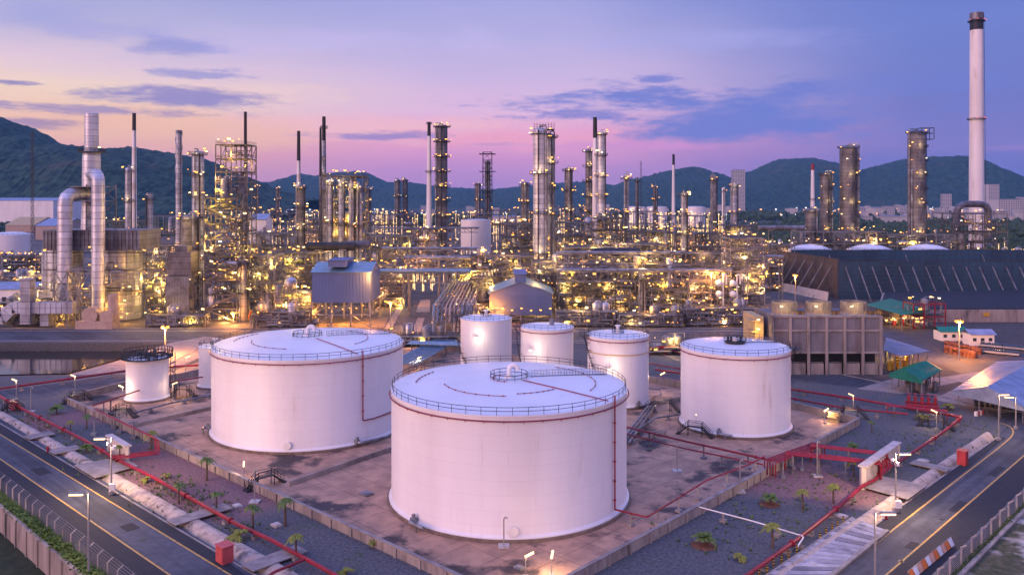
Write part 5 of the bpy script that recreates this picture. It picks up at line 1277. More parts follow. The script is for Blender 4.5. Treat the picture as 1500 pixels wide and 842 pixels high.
b = MB(); x = X_(143, Yd); b.box((x, Yd, 1.5), (14, 6, 3)); b.tube([(x - 2, Yd - 2.4, 5.2), (x - 2, Yd + 2.4, 5.2)], 3, 20); b.box((x + 4.5, Yd, 4.5), (5, 5, 3.6)); b.tube([(x + 6, Yd, 5), (x + 6, Yd, 13)], 2, 14); obj('fan_casing', b, M['rosy'] if 'rosy' in M else M.setdefault('rosy', pm('sandstone_paint', (.42, .32, .27), (.34, .25, .2), .5, .6)), t)
for z in (zz(395), zz(425), za - 1): 
    b = MB(); x0, x1 = X_(64, Y0 - 3), X_(210, Y0 - 3); b.box(((x0 + x1) / 2, Y0 - 2.5, z), (x1 - x0, 2.2, .2))
    for hz in (1.1, .55): b.beam((x0, Y0 - 3.6, z + hz), (x1, Y0 - 3.6, z + hz), .1)
    obj('walkway', b, M['dark'], t, smooth=False)
for i in range(34): add_lamp(t, (X_(random.uniform(62, 210), Y0), Y0 - 4.2, random.choice([2, 4, zz(392), zz(422), zz(440), zz(368)]) + random.uniform(.5, 2)), rl(), s=.9)
for px, py in ((130, 455), (170, 440), (125, 420), (200, 430), (85, 470), (185, 460), (140, 470), (205, 390)): add_light(XZ(px, py, Y0 - 5), 420, (1, .46, .07), parent=t)
pipework(t, X_(66, Y0), X_(212, Y0), Y0 - 5, Y0 - 1, 1, 26, 60)
# second block behind plus low sheds at far left
unit('low tangle of pipes and small ducts left of the silver boiler', 0, 62, 322, 12, 9, 2, pipes=60, lamps=14, lights=4, vess=3)
def shed(label, px0, px1, Y, D, pz, pr, m='white', rm='roof_sheet', legs=0, ridge='x', name='shed', cat='shed', oh=.6, vent=False, win=0, z0=0, group=None, lit=0):
    x0, x1 = X_(px0, Y), X_(px1, Y); z1 = Z_(pz, Y); zr = z1 + (Z_(pr, Y) - z1)
    t = thing(name, label, cat, ((x0 + x1) / 2, Y, 0), group); zb = legs; b = MB()
    if ridge == 'x':
        ym = Y + D / 2; b.add([(x0, Y, zb), (x1, Y, zb), (x1, Y + D, zb), (x0, Y + D, zb), (x0, Y, z1), (x1, Y, z1), (x1, Y + D, z1), (x0, Y + D, z1), (x0, ym, zr), (x1, ym, zr)], [(0, 1, 5, 4), (1, 2, 6, 9, 5), (2, 3, 7, 6), (3, 0, 4, 8, 7), (3, 2, 1, 0)])
        rf = [((x0 - oh, Y - oh, z1 - .05), (x1 + oh, Y - oh, z1 - .05), (x1 + oh, ym, zr + .12), (x0 - oh, ym, zr + .12)), ((x1 + oh, Y + D + oh, z1 - .05), (x0 - oh, Y + D + oh, z1 - .05), (x0 - oh, ym, zr + .12), (x1 + oh, ym, zr + .12))]
    else:
        xm = (x0 + x1) / 2; b.add([(x0, Y, zb), (x1, Y, zb), (x1, Y + D, zb), (x0, Y + D, zb), (x0, Y, z1), (x1, Y, z1), (x1, Y + D, z1), (x0, Y + D, z1), (xm, Y, zr), (xm, Y + D, zr)], [(0, 1, 5, 8, 4), (1, 2, 6, 5), (2, 3, 7, 9, 6), (3, 0, 4, 7), (3, 2, 1, 0)])
        rf = [((x0 - oh, Y - oh, z1 - .05), (xm, Y - oh, zr + .12), (xm, Y + D + oh, zr + .12), (x0 - oh, Y + D + oh, z1 - .05)), ((xm, Y - oh, zr + .12), (x1 + oh, Y - oh, z1 - .05), (x1 + oh, Y + D + oh, z1 - .05), (xm, Y + D + oh, zr + .12))]
    obj('wall', b, M[m], t, smooth=False); b = MB()
    for q in rf:
        n = (Vector(q[1]) - Vector(q[0])).cross(Vector(q[3]) - Vector(q[0])).normalized() * .18; b.add([Vector(p) for p in q] + [Vector(p) + n for p in q], [(3, 2, 1, 0), (4, 5, 6, 7), (0, 1, 5, 4), (1, 2, 6, 5), (2, 3, 7, 6), (3, 0, 4, 7)])
    obj('roof', b, M[rm], t, smooth=False)
    for i in range(win):
        b = MB(); x = x0 + (x1 - x0) * (i + .5) / win; b.box((x, Y - .04, zb + (z1 - zb) * .55), ((x1 - x0) / win * .5, .12, (z1 - zb) * .35)); obj('window', b, M['glass'], t, smooth=False)
    if legs:
        n = max(2, round((x1 - x0) / 7))
        for i in range(n + 1):
            for y in (Y, Y + D): c = MB(); x = x0 + (x1 - x0) * i / n; c.beam((x, y, 0), (x, y, legs), .6); obj('leg', c, M['steel2'], t, smooth=False)
        c = MB()
        for i in range(n):
            xa, xb = x0 + (x1 - x0) * i / n, x0 + (x1 - x0) * (i + 1) / n
            for z_ in (legs * .5,): c.beam((xa, Y, z_), (xb, Y, z_), .35)
            if i % 2 == 0: c.beam((xa, Y, 0), (xb, Y, legs * .5), .25); c.beam((xb, Y, 0), (xa, Y, legs * .5), .25)
            else: c.beam((xa, Y, legs * .5), (xb, Y, legs), .25)
        for x in (x0, x1): c.beam((x, Y, legs * .5), (x, Y + D, legs), .25); c.beam((x, Y, legs * .5), (x, Y + D, legs * .5), .3)
        obj('bracing', c, M['steel2'], t, smooth=False)
    return t
def ribs(t, x0, x1, y, z0, z1, m, step=1.2):
    b = MB(); n = int((x1 - x0) / step)
    for i in range(n + 1): b.box((x0 + (x1 - x0) * i / n, y, (z0 + z1) / 2), (.12, .1, z1 - z0))
    obj('wall_ribs', b, M[m], t, smooth=False)
# blue-grey sheds on legs
Ys = 318
s1 = shed('tall blue-grey sheet-clad hall raised on steel legs, left of the north road', 457, 542, Ys, 24, 399, 388, 'blue_clad', 'bluer' if 'bluer' in M else M.setdefault('bluer', pm('blue_roof', (.17, .30, .42), (.13, .24, .34), .3, .45, .2)) and 'bluer', legs=9.4, ridge='x', name='raised_hall', cat='building')
ribs(s1, X_(458, Ys), X_(541, Ys), Ys - .06, 9.4, Z_(401, Ys), 'blue_clad')
b = MB(); b.box((X_(503, Ys + 12), Ys + 8, Z_(384, Ys + 8)), (7, 16, 2.6)); b.box((X_(503, Ys + 12), Ys + 8, Z_(381, Ys + 8) + .5), (8, 17, .2)); obj('roof_vent', b, M['blue_clad'], s1, smooth=False)
for px, py in ((470, 455), (500, 460), (530, 456), (549, 405)): add_light(XZ(px, py, Ys + (6 if px < 545 else -2)), 1500 if px < 545 else 3000, (1, .36, .06), parent=s1)
for i in range(8): add_lamp(s1, XZ(462 + i * 10, 449 + random.uniform(-2, 8), Ys - .6), 'warm', s=.6)
Ys2 = 330
s2 = shed('lower blue-grey hall with a monitor roof, lit orange on its left, behind the small tanks', 717, 809, Ys2, 26, 430, 413, 'blue_clad', 'bluer', legs=2.8, ridge='y', name='raised_hall', cat='building')
ribs(s2, X_(718, Ys2), X_(808, Ys2), Ys2 - .06, 2.8, Z_(432, Ys2), 'blue_clad')
b = MB(); b.box((X_(762, Ys2), Ys2 + 12, Z_(408, Ys2)), (4.4, 24, 3.2)); b.box((X_(762, Ys2), Ys2 + 12, Z_(408, Ys2) + 1.7), (5.6, 25, .2)); obj('roof_vent', b, M['blue_clad'], s2, smooth=False)
add_light((X_(718, Ys2), Ys2 - 3, 7), 1500, (1, .25, .02), .5, s2); add_light((X_(732, Ys2), Ys2 - 3, 4.5), 900, (1, .28, .03), .5, s2)
for i in range(7): add_lamp(s2, XZ(722 + i * 14, 452 + random.uniform(-3, 6), Ys2 - 1), 'warm', s=.9)

# ---------------- tall open structures and columns, left to right
unit('tall open steel stair structure, highest frame on the left', 316, 362, 338, 12, Z_(212, 338), 14, 2, 2, vess=3, drums=2, lamps=40, pipes=70, lights=14, stair=False, brace=.3)
unit('wide lower stair and braced frame in front of the tallest frame', 300, 347, 330, 7, Z_(290, 330), 9, 1, 1, vess=2, drums=1, lamps=26, pipes=30, lights=8, stair=False, brace=1.0, bw=.7)
unit('boxy panelled furnace structure with walkways, between boiler and tallest frame', 237, 283, 328, 10, Z_(400, 328), 4, 2, 1, vess=1, drums=1, lamps=20, pipes=26, lights=6)
fx = MB(); x0, x1 = X_(243, 327), X_(276, 327); fx.box(((x0 + x1) / 2, 330, Z_(435, 327)), (x1 - x0, 6, 17))
for i in range(9): fx.box((x0 + (x1 - x0) * i / 8, 326.9, Z_(435, 327)), (.22, .25, 17))
for i in range(5): fx.box(((x0 + x1) / 2, 326.85, Z_(435, 327) - 8 + 4 * i), (x1 - x0, .3, .25))
ft = thing('furnace', 'pale panelled furnace box with ribs, glowing lamps at its side', 'furnace', ((x0 + x1) / 2, 328, 0)); obj('panelled_casing', fx, M['steel2'], ft, smooth=False)
fx = MB(); fx.box(((x0 + x1) / 2 + 1, 331, Z_(388, 327)), (9, 8, 10)); fx.box(((x0 + x1) / 2 + 1, 331, Z_(388, 327) + 6), (5, 5, 3)); obj('convection_box', fx, M['clad3'], ft, smooth=False)
column('silver column with crowded platforms between the spiral stack and tallest frame', 290, 222, 400, 17, m='clad', plats=7, lamps=5, psz=1.7)
column('thick brown insulated tower left of the tallest frame', 279, 315, 372, 26, m='vess', plats=3, lamps=3)
column('slender silver column with top rail left of the dark tipped stack', 188, 246, 452, 9, m='clad', plats=4, lamps=2)
column('short silver column right of the boiler', 219, 283, 430, 10, m='clad', plats=2, lamps=2, pipe=0, top='flat')
stack('white stack with dark tip, left of the spiral stack', 196.5, 166, 460, 5, 9, tipf=.10)
stack('grey stack with spiral strakes around its upper part', 262, 191, 425, 8.5, 10, m='clad', tip='clad2', tipf=.02, spiral=True)
stack('dark thin stack rising behind the tallest frame', 359.5, 164, 420, 4.2, 6, m='clad3', tipf=.2)
stack('white slim stack with black top third beside the small column', 437.5, 192, 500, 4.6, 8, tipf=.2)
stack('tallest slim stack of the left middle pair, black top', 474.5, 171, 455, 5, 10, m='clad', tipf=.14, rings=(.93,))
stack('shorter dark slim stack of the left middle pair', 469.5, 187, 452, 3, 6, m='clad3', tipf=.3)
stack('white slim stack with black and ring bands, left of the tall lit column', 628.5, 179, 640, 4.6, 10, tipf=.1, rings=(.64, .985))
stack('white slim stack with long black tip, right of the twin towers', 871.5, 172, 520, 5.4, 10, tipf=.13)
stack('small far white stack with dark tip right of the centre', 986.5, 226, 900, 3.2, 6.5, tipf=.12)
stack('small far white stack with red head, right side near dark columns', 1190.5, 240, 900, 4.4, 8, tip='red', tipf=.08, rings=(.55,))
def lattice(label, px, ptop, Y, w0, w1, n=12, m='dark', pl=()):
    x = X_(px, Y); z1 = Z_(ptop, Y); t = thing('lattice_mast', label, 'mast', (x, Y, 0)); b = MB(); a0, a1 = w1 / 2 * Y / F, w0 / 2 * Y / F; pv = None
    for i in range(n + 1):
        u = i / n; a = a0 + (a1 - a0) * u; z = z1 * u; c = [Vector((x + sx_ * a, Y + sy * a, z)) for sx_, sy in ((-1, -1), (1, -1), (1, 1), (-1, 1))]
        if pv:
            for k in range(4): b.beam(pv[k], c[k], max(.14, a0 * .12)); b.beam(pv[k], c[(k + 1) % 4], max(.1, a0 * .07)); b.beam(c[k], c[(k + 1) % 4], max(.1, a0 * .07))
        pv = c
    obj('lattice', b, M[m], t, smooth=False)
    for f in pl: b = MB(); b.box((x, Y, z1 * f), (a0 * 3.4, a0 * 3.4, .4)); obj('platform', b, M['dark'], t, smooth=False)
    return t
lattice('thin dark lattice mast in front of the left hill', 47.5, 193, 520, 2.2, 3.4, 22)
lattice('dark lattice tower with top platform in the far centre', 714, 223, 800, 13, 14, 12, pl=(.98, .8, .6, .4))
column('dark far tower inside the central lattice', 714.5, 236, 806, 8, m='clad3', plats=5, lamps=0, lights=0)
lattice('thin far aerial mast right of the slim lit column', 939, 236, 900, 1.6, 3, 14)
column('tall insulated column banded with lit platforms, centre left', 647.5, 183, 650, 16, m='clad3', plats=9, lamps=7, psz=2.6, sweep=R(300), lampk='warm')
column('large silver twin tower, left and thicker one', 791, 188, 432, 20, m='silver', plats=4, lamps=4, psz=2.0, pipe=2, lights=1)
column('large silver twin tower, right and slimmer one behind', 806, 196, 440, 13, m='silver', plats=6, lamps=4, psz=2.0, pipe=2)
b = MB()
tw = thing('tower_top_deck', 'railed square deck on top of the silver twin towers', 'platform', (X_(797, 434), 434, Z_(190, 434))); x = X_(797, 434); z = Z_(190, 434)
b.box((x, 435, z), (11, 8, .3))
for i in range(8): b.beam((x - 5.3 + i * 1.5, 431.2, z), (x - 5.3 + i * 1.5, 431.2, z + 3.6), .2)
for h_ in (1.2, 2.4): b.beam((x - 5.3, 431.2, z + h_), (x + 5.3, 431.2, z + h_), .14)
obj('deck', b, M['dark'], tw, smooth=False)
column('medium column with black bands, between twin towers and slim stack', 833, 246, 560, 12, m='clad3', plats=5, lamps=5, psz=1.8)
column('slim column with many lit platforms left of the black tipped stack', 862, 219, 560, 9, m='clad2', plats=8, lamps=5, psz=2.2)
column('tall pale column right beside the black tipped stack', 880.5, 193, 500, 11, m='silver', plats=7, lamps=4, psz=1.8)
column('short dark column left of the twin towers', 769, 267, 520, 12, m='clad2', plats=5, lamps=5)
column('slim silver column with wide top platform, right of the tall pale column', 917.5, 255, 480, 7.5, m='clad', plats=3, lamps=5, psz=2)
column('column with conical lamp-lined top, right centre', 1002, 282, 430, 9, m='clad', plats=5, lamps=5, psz=1.6)
column('plain pinkish far column right of centre', 1045, 256, 620, 9, m='vess', plats=2, lamps=2, lights=0)
column('far silver column with lit cap, right of the pinkish one', 1075, 268, 600, 11, m='clad', plats=3, lamps=4)
column('small white and red banded far column', 1060, 275, 900, 5, m='white', plats=2, lamps=1, lights=0)
column('dark column, left one of the far pair in the centre left', 583, 263, 900, 7.5, m='clad3', plats=4, lamps=2, lights=0)
column('dark column, right one of the far pair in the centre left', 593, 262, 905, 7.5, m='clad3', plats=4, lamps=2, lights=0)
column('small silver column with lit head left of the big lit frame', 441, 272, 445, 12, m='clad2', plats=5, lamps=5)
column('tapered far column with a lamp garland, left behind the tallest frame', 377, 272, 900, 5, m='clad3', plats=5, lamps=6, lights=0)
column('second lamp garlanded far column left of the white slim stack', 407, 275, 900, 6, m='clad3', plats=5, lamps=5, lights=0)
column('far lamp garlanded column right of the big lit frame', 540, 276, 850, 8, m='clad3', plats=5, lamps=5, lights=0)
column('far dark column pair member left of the lattice tower', 700, 268, 850, 9, m='clad3', plats=4, lamps=3, lights=0)
column('far slender column right of the slim silver column', 933, 262, 620, 4.5, m='clad2', plats=1, lamps=0, lights=0)
column('far banded column with lit rungs right of the aerial mast', 960, 272, 760, 7, m='clad3', plats=5, lamps=4, lights=0)
column('plain silver vessel standing in front of the right lit frames', 940, 402, 336, 9, m='vess', plats=1, lamps=1, pipe=1)
column('pale vertical vessel right of the tallest frame', 358, 380, 334, 13, m='vess', plats=2, lamps=3)
column('brown insulated column with lit side ladder, left one of the right group', 1209.5, 253, 560, 16, m='clad3', plats=7, lamps=2, sweep=R(120), ang=R(-10))
column('dark stub column left of the brown insulated one', 1188, 306, 540, 17, m='clad3', plats=1, lamps=1)
column('broad brown column with outside pipe, middle one of the right group', 1243, 214, 560, 25, m='clad3', plats=9, lamps=2, sweep=R(110), ang=R(-5), pipe=2)
column('broad brown column with a square top frame, nearest the tall chimney', 1343, 192, 545, 25, m='clad3', plats=10, lamps=2, sweep=R(110), ang=R(-5), pipe=2)
x = X_(1356, 545); z = Z_(200, 545); b = MB()
for dx in (-4, 4):
    for dy in (-3, 3): b.beam((x + dx, 545 + dy, z - 2), (x + dx, 545 + dy, z + 5.5), .35)
for dz in (-2, 2, 5.5):
    for dx in (-4, 4): b.beam((x + dx, 542, z + dz), (x + dx, 548, z + dz), .3)
    for dy in (-3, 3): b.beam((x - 4, 545 + dy, z + dz), (x + 4, 545 + dy, z + dz), .3)
o = obj('top_frame', b, M['dark'], smooth=False); tag(o, 'square open steel frame on top of the column nearest the tall chimney', 'frame')
# the great chimney
ch = stack('very tall white chimney with dark crown at the right edge', 1430.5, 20, 720, 17.5, 21, tipf=.07, tip='black', rings=(.09, .56, .965), group='the great chimney')
x = X_(1430.5, 720); b = MB(); r = 17.5 / 2 * 720 / F; zt = Z_(20, 720)
b.lathe((x, 720, 0), [(r * 1.02, zt - 6), (r * 1.05, zt - 5.8), (r * 1.05, zt + .3), (r * .9, zt + .4)], 28); obj('crown', b, M['clad2'], ch)
for f in (.09, .56, .965):
    zr = Z_(20, 720) * f
    for i in range(4): a = -PI / 2 + (i - 1.5) * .8; add_lamp(ch, (x + math.cos(a) * (r + 2.2), 720 + math.sin(a) * (r + 2.2), zr + 1.5), 'redlamp', s=.9)
unit('plant block wrapped round the foot of the great chimney', 1398, 1476, 560, 30, 39, 6, 5, 2, vess=5, drums=4, lamps=40, pipes=90, lights=7, lscale=1.0, m='clad3')
t = ch; duct([(X_(1402, 600), 600, 8), (X_(1402, 600), 600, Z_(299, 600)), (X_(1448, 600), 600, Z_(299, 600)), (X_(1448, 600), 600, 20)], 2.4, 'clad2', bend=7)

# big lit frame, left of the tall column
unit('big lit frame crowded with tall vessels, behind the tall blue-grey hall', 473, 531, 400, 16, Z_(258, 400), 8, 3, 2, vess=8, drums=3, lamps=60, pipes=80, lights=16, power=600)
for i, px in enumerate((484, 500, 515, 526)):
    column(['first', 'second', 'third', 'fourth'][i] + ' vertical drum from the left inside the big lit frame', px, 262 + i * 3, 396, 9, m='clad', plats=3, lamps=3, group='drums of the big lit frame')

# generic units, row after row; labels say their neighbours
RW_ = [
 (212, 240, 345, 14, 14, 3, 'low lit pipework between boiler and furnace'), (365, 402, 340, 14, 26, 5, 'lit pipe structure just right of the tallest frame'), (403, 456, 336, 10, 11, 3, 'low lit frame under the small sphere'),
 (-40, 66, 440, 14, 8, 2, 'dim low unit at the left edge behind the ducts'), (-40, 66, 560, 16, 10, 2, 'dim low unit at the left edge before the low white tank'),
 (386, 470, 372, 16, 25, 5, 'wide lit unit behind the small sphere'), (540, 590, 372, 14, 19, 4, 'lit unit behind the right end of the tall hall'), (690, 722, 352, 12, 25, 5, 'narrow lit frame left of the lower hall'),
 (655, 700, 400, 16, 21, 4, 'lit pipe frame beyond the pipe bridge'), (722, 782, 378, 14, 23, 5, 'frame behind the lower hall'), (780, 824, 356, 14, 22, 4, 'lit frame at the foot of the twin towers'),
 (818, 880, 342, 14, 21, 4, 'front frame right of the lower hall'), (880, 945, 345, 14, 22, 4, 'front frame in the middle of the right process block'), (945, 1010, 343, 14, 22, 4, 'front frame right of the plain silver vessel'),
 (1008, 1072, 341, 14, 16, 3, 'lower front frame with round exchangers'), (1070, 1120, 344, 14, 33, 7, 'tall braced stair frame at the right end of the process block'),
 (830, 900, 378, 18, 27, 5, 'second row frame under the long dark drum'), (900, 975, 384, 18, 28, 5, 'second row frame right of the long dark drum'), (975, 1065, 380, 18, 24, 5, 'second row frame with crossed beams'), (1060, 1110, 392, 18, 31, 6, 'second row frame behind the tall braced stair frame'),
 (208, 262, 395, 16, 27, 5, 'lit unit behind the boiler, left of the spiral stack'), (150, 205, 430, 16, 28, 4, 'dim unit rising behind the boiler'), (255, 300, 430, 16, 33, 6, 'lit frame around the spiral stack'), (362, 420, 430, 18, 31, 5, 'frame behind the tallest frame, to the right'),
 (425, 470, 465, 18, 38, 5, 'frame around the small silver column'), (535, 600, 470, 20, 28, 4, 'mid-distance unit left of the tall banded column'), (600, 640, 520, 20, 30, 4, 'mid-distance unit at the foot of the tall banded column'), (735, 780, 470, 20, 35, 5, 'lit unit left behind the twin towers'),
 (815, 870, 450, 20, 36, 5, 'lit unit right behind the twin towers'), (865, 915, 470, 20, 38, 5, 'lit unit around the tall pale column'), (915, 985, 460, 20, 31, 4, 'mid-distance unit under the slim silver column'), (985, 1060, 455, 20, 30, 4, 'mid-distance unit under the lamp-lined column'),
 (1060, 1110, 500, 20, 33, 4, 'mid-distance unit below the far silver column'), (1108, 1146, 440, 18, 14, 2, 'low pipe trestles left of the dark screens'), (1110, 1172, 520, 20, 20, 3, 'low lit unit left of the dark stub column'), (1175, 1300, 530, 20, 28, 4, 'long low unit around the brown columns'),
 (1300, 1400, 530, 20, 26, 4, 'long low unit at the foot of the column nearest the chimney'), (1470, 1560, 500, 20, 16, 3, 'low unit at the right edge beyond the screens'),
 (340, 400, 620, 24, 40, 4, 'far lit unit under the lamp garlands on the left'), (400, 470, 640, 24, 38, 4, 'far lit unit left of the big lit frame'), (530, 610, 680, 24, 36, 4, 'far dim unit under the far column pair'), (640, 720, 720, 26, 36, 3, 'far unit under the lattice tower'),
 (720, 790, 640, 24, 40, 4, 'far unit left behind the twin towers'), (810, 880, 640, 24, 42, 4, 'far unit behind the black banded column'), (885, 960, 700, 26, 38, 4, 'far unit below the aerial mast'), (960, 1040, 720, 26, 34, 3, 'far unit below the small white stack'), (140, 215, 560, 20, 34, 3, 'far unit glimpsed left of the white stack'), (215, 300, 620, 20, 36, 3, 'far unit glimpsed behind the spiral stack'),
]
for (a, b_, Y, D, zt, nl, lab) in RW_:
    far = Y > 600; wpx = (b_ - a)
    unit(lab, a, b_, Y, D, zt, nl, None, 2 if not far else 1, vess=3 if far else max(2, wpx // 14), drums=1 if far else max(2, wpx // 18), lamps=int(wpx * (.62 if Y < 400 else .70)), pipes=int(wpx * (3.6 if not far else 1.4)), lights=(5 if Y < 400 else 3 if Y < 600 else 1), lscale=1.0 if Y < 420 else 1.15, m=random.choice(['steel', 'steel2', 'steel2']), power=700 if Y < 400 else 1000, group='lit steel process structures')

# low equipment rows along the front edge of the plant and in the corridor behind the tanks
for (a, b_, py, D, zt, nl, lab, mm) in [(214, 300, 479, 5, 4.5, 1, 'low pump row in front of the panelled furnace', 'steel'), (372, 456, 480, 6, 6, 2, 'low pump row left of the tall blue-grey hall', 'steel'), (640, 700, 482, 6, 7, 2, 'low valve frame at the near end of the long pipe rack', 'steel2'),
   (815, 905, 479, 5, 6, 2, 'low pump row right of the lower hall', 'steel2'), (905, 1000, 480, 5, 5, 1, 'low pump row before the middle of the right process block', 'steel'), (1000, 1110, 478, 6, 7, 2, 'low pump row at the right end of the process block', 'steel2'),
   (560, 672, 508, 8, 3.5, 1, 'low grey pipe frame just behind the gap between the largest tanks', 'steel2'), (950, 1000, 520, 6, 2.6, 1, 'low red pipe frame between narrow tank and right tank', 'red'), (20, 70, 478, 5, 5, 1, 'low duct frame at the left edge of the plant', 'steel')]:
    Yq = G(750, py).y; unit(lab, a, b_, Yq, D, zt, nl, None, 1, vess=max(1, (b_ - a) // 20), drums=max(1, (b_ - a) // 16), lamps=int((b_ - a) * .14), pipes=int((b_ - a) * 1.3), lights=2, m=mm, power=350, lscale=1.0, group='low equipment rows')
# small vessels sitting between rows
x = X_(426, 334); t = thing('sphere_vessel', 'small silver sphere on short legs above the low lit frame', 'vessel', (x, 334, 11)); b = MB(); b.ball((x, 334, 15.2), 2.6, 20); obj('ball', b, M['clad'], t)
b = MB()
for i in range(6): a = 2 * PI * i / 6; b.beam((x + math.cos(a) * 2.2, 334 + math.sin(a) * 2.2, 11.2), (x + math.cos(a) * 2.2, 334 + math.sin(a) * 2.2, 14.4), .3)
obj('legs', b, M['steel2'], t)
def bigdrum(label, px0, px1, py, Y, wpx, m='dark'):
    b = MB(); z = Z_(py, Y); r = wpx / 2 * Y / F; t = thing('long_drum', label, 'drum', (X_(px0, Y), Y, 0)); b.hdrum((X_(px0, Y), Y, z), (X_(px1, Y), Y, z), r, 20); obj('drum_shell', b, M[m], t)
    n = max(2, int((px1 - px0) / 25))
    for i in range(n): c = MB(); x = X_(px0 + (px1 - px0) * (i + .5) / n, Y); c.beam((x - 1, Y, 0), (x - 1, Y, z - r * .7), .4); c.beam((x + 1, Y, 0), (x + 1, Y, z - r * .7), .4); c.box((x, Y, z - r * .75), (3, r * 1.8, .5)); obj('saddle', c, M['steel2'], t, smooth=False)
bigdrum('long dark horizontal drum above the right process block', 868, 936, 369, 366, 12); bigdrum('long dark horizontal drum left above the tall hall', 450, 520, 361, 362, 13); bigdrum('dark drum above the right end of the tall hall', 505, 541, 359, 366, 12, 'clad3')
bigdrum('long pale horizontal pipe drum right of centre by the trestles', 1112, 1178, 334, 470, 8, 'clad2')
for px, py, Y, w_, lab in ((1052, 430, 338, 9, 'left'), (1072, 430, 338, 9, 'right')):
    b = MB(); x = X_(px, Y); z = Z_(py, Y)
    for dz in (0, 4.4): b.ball((x, Y - 1.5, z + dz), 1.4, 14)
    b.tube([(x + 1.7, Y - 1.5, 0), (x + 1.7, Y - 1.5, z + 8), (x + 3, Y - 1.5, z + 8), (x + 3, Y - 1.5, z + 4)], .3, 8, bend=.8); tag(obj('round_exchanger', b, M['white']), 'pair of white round exchangers one above the other, ' + lab + ' pair', 'exchanger')

# pipe bridges over the north road
def bridge(label, px0, px1, py, Y, m='steel2', pm_='blue_pipe', n=3, r=.7, h=4, legs=True, pipes=True):
    x0, x1 = X_(px0, Y), X_(px1, Y); z = Z_(py, Y); t = thing('pipe_bridge', label, 'pipe bridge', (x0, Y, 0)); b = MB(); K = max(3, int((x1 - x0) / 5))
    for y in (Y, Y + 5):
        for zz_ in (z, z - h): b.beam((x0, y, zz_), (x1, y, zz_), .35)
        for i in range(K):
            a, c = x0 + (x1 - x0) * i / K, x0 + (x1 - x0) * (i + 1) / K; b.beam((a, y, z - h if i % 2 else z), (c, y, z if i % 2 else z - h), .22); b.beam((a, y, z - h), (a, y, z), .22)
    if legs:
        for i in range(0, K + 1, 3):
            a = x0 + (x1 - x0) * i / K
            for y in (Y, Y + 5): b.beam((a, y, 0), (a, y, z), .5)
    obj('truss', b, M[m], t, smooth=False)
    if pipes:
        for i in range(n): c = MB(); c.tube([(x0 - 1, Y + .8 + i * 1.7, z + r + .2), (x1 + 1, Y + .8 + i * 1.7, z + r + .2)], r, 12); obj('pipe', c, M[pm_], t)
    for i in range(4): add_lamp(t, (random.uniform(x0, x1), Y - .3, z - h + 1), rl(), s=.8)
    return t
bridge('nearer pipe bridge with a thick blue-grey pipe crossing the north road', 546, 686, 401, 350, r=.9, n=2)
bridge('farther pipe bridge crossing the north road', 594, 690, 380, 395, r=.6, n=4, pm_='pipe')
bridge('pipe bridge farther back beyond the second one', 560, 700, 366, 440, r=.5, n=4, pm_='pipe')
bridge('long high pipe bridge across the right process block', 820, 1070, 398, 339, r=.45, n=3, pm_='pipe', legs=False)
bridge('pipe bridge along the top of the right process block', 820, 1000, 372, 352, r=.4, n=3, pm_='pipe', legs=False)
bridge('long pipe trestle with dim lamps left of the dark screens', 1108, 1146, 378, 400, r=.5, n=4, pm_='pipe')
bridge('lower trestle strip far behind the pipe bridges', 545, 700, 335, 640, r=.5, n=3, pm_='pipe', h=3)
# rack running away along the right side of the north road
rk = thing('long_pipe_rack', 'long multi-level pipe rack running away along the right side of the north road', 'pipe rack', (X_(660, 305), 305, 0))
xa, xb = -29, -14.5
b = MB()
for i in range(14):
    y = 300 + i * 9
    for x in (xa, (xa + xb) / 2, xb): b.beam((x, y, 0), (x, y, 10.5), .4)
    for z in (5, 8, 10.5): b.beam((xa, y, z), (xb, y, z), .35)
for x in (xa, xb):
    for z in (5, 8, 10.5): b.beam((x, 300, z), (x, 417, z), .28)
obj('rack_frame', b, M['steel2'], rk, smooth=False)
for i in range(20):
    c = MB(); x = xa + .6 + (xb - xa - 1.2) * (i % 10) / 9; z = 8.4 if i < 10 else 10.95; r = random.choice([.2, .28, .35]); c.tube([(x, 294, z - 3 if i % 3 else 1), (x, 300, z), (x, 417, z)], r, 8, bend=1); obj('pipe', c, M[random.choice(['pipe', 'blue_pipe', 'rosy', 'steel2', 'pipe'])], rk)
for i in range(22): add_lamp(rk, (random.choice([xa, xb, xa]) - .3, 300 + random.uniform(0, 110), random.choice([4, 7, 9.5])), 'warm', s=.9)
for i in range(4): add_light((xb + 1, 305 + 25 * i, 4), 700, (1, .5, .2), parent=rk)
# tanks among the plant
def bgtank(label, px, py, Y, wpx, pb=None, m='tank', rise=.08):
    x = X_(px, Y); r = wpx / 2 * Y / F; h = Z_(py, Y) if pb is None else pb; t = thing('storage_tank', label, 'tank', (x, Y, 0), 'background tanks')
    b = MB(); b.lathe((x, Y, 0), [(r, 0), (r, h), (r - .1, h + .05)], 40); obj('shell', b, M[m], t); b = MB(); b.lathe((x, Y, h), [(r - .05, .02), (r * .5, r * rise * .75), (.01, r * rise)], 40); obj('roof', b, M['tankroof'], t); b = MB(); railing_ring(b, (x, Y), r - .1, h, hgt=1.2, step=4, t=.15); obj('railing', b, M['dark'], t); return t
bgtank('pale upright tank in the far centre, lit from the right', 697, 322, 700, 44); bgtank('smaller pale tank left of the far centre tank', 628, 344, 640, 26); bgtank('low white tank at the left edge behind the sheds', 16, 343, 700, 60, rise=.12); bgtank('small round pale tank right of the lit road bridge, far', 590, 352, 560, 40, 6)
for i, px in enumerate((1187, 1274, 1357)):
    bgtank(['left', 'middle', 'right'][i] + ' one of three low white domed tanks behind the dark screens', px, 365, 500, 62 + i, rise=.24)
